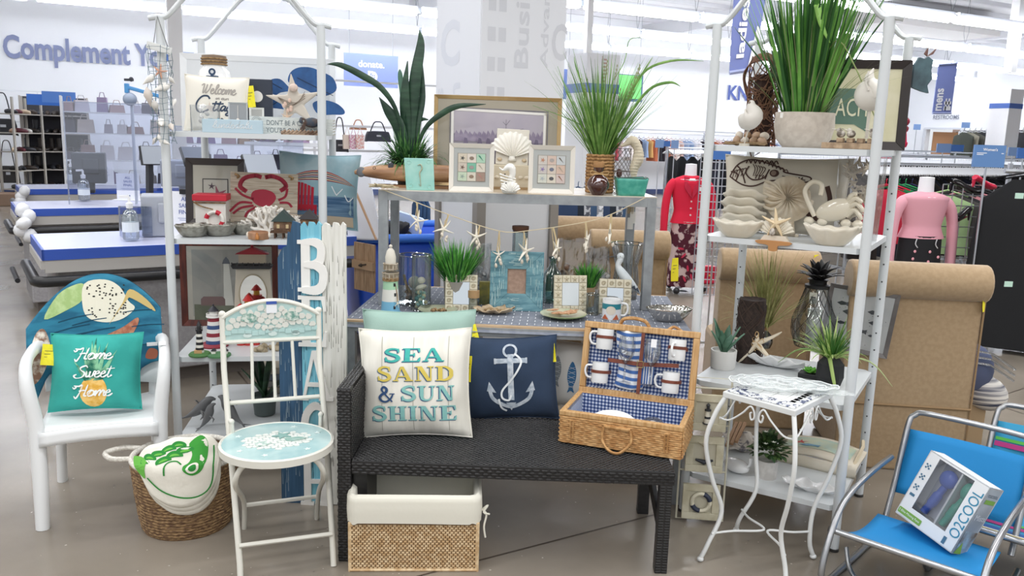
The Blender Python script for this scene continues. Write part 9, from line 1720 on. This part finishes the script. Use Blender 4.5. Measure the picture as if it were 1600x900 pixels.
m=MB();m.ball((0,0,.42),(.12,.1,.14),14,10);m.out('navy_cloth',mt('#4d5570',r=.95),r,smooth=True);m=MB();m.ball((.09,-.02,.3),(.12,.08,.09),14,10,rot(0,.4,0));m.out('striped_cloth',mt('#d9d5cf','#3b4058',sc=16,st=(.1,.1,3),r=.95),r,smooth=True);m=MB();[m.tube([(-.1,-.1,.55-i*.03),(.05,-.1,.53-i*.03),(.18,-.1,.45-i*.03)],.006,5)for i in range(3)];m.out('clear_hanger',clear('#e4e8ec',.3,.1),r);m=MB();m.b2((-.1,-.03,0),(.1,.1,.3));m.out('basket_support',mt('#a08868'),r)
# ================================================================ BLUE BEACH CHAIR WITH BOX, STRIPED ONE BEHIND
alu=mt('#a9abae',r=.3,m=.9)
def beach(o_,yaw,lab,col,mats=None,s_=1):
    r=T('beach_chair',lab,'chair',o_,yaw);w_=.42;m=MB()
    def seat(u,v):return V((w_*u,.37*v,.21-.054*v-.03*sin(pi*v)+.0*u))
    def back(u,v):return V((w_*u,.55+.10*v+.015*sin(pi*u),.19+.24*v))
    cm=mt(col,r=.7,b=.1,bs=400)
    m.grid(seat,12,10);a=m.out('seat_cloth',cm,r,solid=.004,smooth=1);m=MB();m.grid(back,12,8);b_=m.out('back_cloth',cm,r,solid=.004,smooth=1)
    for i,(c,x0,x1)in enumerate(mats or()):decal('stripe',mt(c,r=.8),a,polys=[rect(.01,x0,.99,x1)],fn=seat,off=.004);decal('stripe',mt(c,r=.8),b_,polys=[rect(.01,x0,.99,x1)],fn=back,off=.004)
    m=MB();m.tube(spline([(-.01,.5,.1),(-.01,.56,.22),(-.01,.645,.44),(.005,.67,.485),(.06,.68,.5),(w_-.06,.68,.5),(w_-.005,.67,.485),(w_+.01,.645,.44),(w_+.01,.56,.22),(w_+.01,.5,.1)],5),.0115,10);m.out('back_tube',alu,r,smooth=True)
    m=MB();m.tube([(-.035,-.0,.205),(w_+.03,-.0,.205)],.011,10);m.out('front_bar',alu,r,smooth=True);m=MB();[m.tube([(x,0,.205),(x+.012,0,.205)],.0125,10)for x in(-.045,w_+.03)];m.out('black_plug',mt('#1b1b1d'),r)
    for x in(-.03,w_+.03):m=MB();m.tube(spline([(x,.55,.33),(x,.3,.325),(x,.08,.29),(x,-.02,.2),(x,-.07,.09),(x,-.05,.02),(x,.02,.012),(x,.4,.012),(x,.55,.03)],5),.0115,10);m.out('side_tube',alu,r,smooth=True)
    m=MB();m.tube(spline([(-.02,.12,.1),(.02,.08,.035),(.1,.06,.015),(w_-.1,.06,.015),(w_-.02,.08,.035),(w_+.02,.12,.1)],5),.009,8);m.out('lower_tube',alu,r,smooth=True);return r
beach(V((1.185,2.72,0)),-.743,'aluminium beach chair with bright blue cloth holding the fan box','#1787c9');beach(V((1.62,2.86,.0)),-.743,'second folding beach chair with blue cloth behind the first','#2e93bd',[('#e07a3a',.1,.2),('#e6c94a',.22,.27),('#f0eee8',.3,.36),('#2f5fa8',.4,.5),('#b0347a',.6,.68),('#57b04a',.7,.75)])
BUc=Unit(1.185,2.72,-.743);r=T('fan_box','white windowed box of two misting fans leaning on the blue beach chair','box',BUc(.215,.34,.16),-1.12,None,-.33,.2);r.scale=(1.25,)*3;bw,bh,bd=.195,.215,.07
wb=mt('#e6e8ea',r=.4);
for nm,q0,q1 in(('front_left',(-bw/2,-bd,0),(-bw/2+.036,-bd+.003,bh)),('front_right',(bw/2-.045,-bd,0),(bw/2,-bd+.003,bh)),('front_bottom',(-bw/2+.036,-bd,0),(bw/2-.045,-bd+.003,.04)),('front_top',(-bw/2+.036,-bd,bh-.008),(bw/2-.045,-bd+.003,bh)),('carton_back',(-bw/2,-.004,0),(bw/2,0,bh)),('carton_bottom',(-bw/2,-bd,0),(bw/2,0,.003)),('carton_top',(-bw/2,-bd,bh-.003),(bw/2,0,bh))):m=MB();m.b2(q0,q1);m.out(nm,wb,r)
m=MB();m.b2((bw/2-.003,-bd,0),(bw/2,0,bh));sd_=m.out('printed_side',mt('#aab4be','#8d98a6',sc=9,r=.4),r);m=MB();m.b2((-bw/2,-bd,0),(-bw/2+.003,0,bh));m.out('carton_side',wb,r)
m=MB();m.b2((-bw/2+.036,-bd+.045,.04),(bw/2-.045,-bd+.048,bh-.008));m.out('inner_tray',mt('#b4b9c4',r=.5),r);m=MB();m.b2((.012,-bd+.002,.04),(.017,-bd+.045,bh-.01));m.out('divider',wb,r)
for x,c,lab in((-.028,'#3d62c4','blue'),(.034,'#2fa58c','teal')):m=MB();m.ball((x+.004,-bd+.026,.165),(.027 if lab=='blue' else .018,.015,.027),16,10);m.tube(spline([(x+.004,-bd+.028,.14),(x,-bd+.026,.11),(x-.004,-bd+.026,.08),(x-.012,-bd+.026,.045)],4),[.01]*4+[.014]*5+[.011]*4,12);m.out(lab+'_fan',mt(c,r=.25),r,smooth=True)
m=MB();m.add([(-bw/2+.036,-bd+.001,.04),(bw/2-.045,-bd+.001,.04),(bw/2-.045,-bd+.001,bh-.008),(-bw/2+.036,-bd+.001,bh-.008)],[(0,1,2,3)]);m.out('window_film',clear('#f0f2f6',.1,.04),r)
ff=lambda x,z:V((x,-bd,z));t_=text2('O2COOL',0,0,h=.03,w_=.15,ang=pi/2);decal('brand_lettering',mt('#2f86a8'),r,text=[([(x+bw/2-.02,z+.115)for x,z in t_[0]],t_[1])],fn=ff)
decal('green_strip',mt('#7aa84c'),r,polys=[rrect(-bw/2+.004,.008,-.015,.026,.003)],fn=ff);decal('white_lettering',wt,r,text=[text2('2 Elite Misting Fans',-.056,.017,w_=.07)],fn=ff,off=.002);decal('icons',mt('#46708c'),r,polys=[ell(-bw/2+.017+dx,z+dz,.003,n=8)for z in(.17,.135,.1)for dx,dz in((-.005,.005),(.005,.005),(0,0),(-.005,-.005),(.005,-.005))]+[rect(-bw/2+.01,.07,-bw/2+.026,.078),rect(bw/2-.04,.008,bw/2-.03,.03)],fn=ff)
fs=lambda x,z:V((bw/2,x,z));decal('side_lettering',mt('#33485c'),r,text=[text2('O2COOL',-.035,.19,w_=.05)],fn=fs);decal('green_patch',mt('#7aa84c'),r,polys=[rect(-.06,.165,-.01,.178)],fn=fs);decal('mist_lettering',mt('#dfe6ec'),r,text=[text2('Mists',-.035,.12,w_=.05)],fn=fs);decal('photo_print',mt('#6d5c4c','#9ab0c0',sc=20),r,polys=[rect(-.066,.02,-.004,.075)],fn=fs);decal('grass_print',mt('#8aa83c'),r,polys=[[(-.066,.003),(-.03,.003),(-.05,.04)]],fn=fs,off=.002)
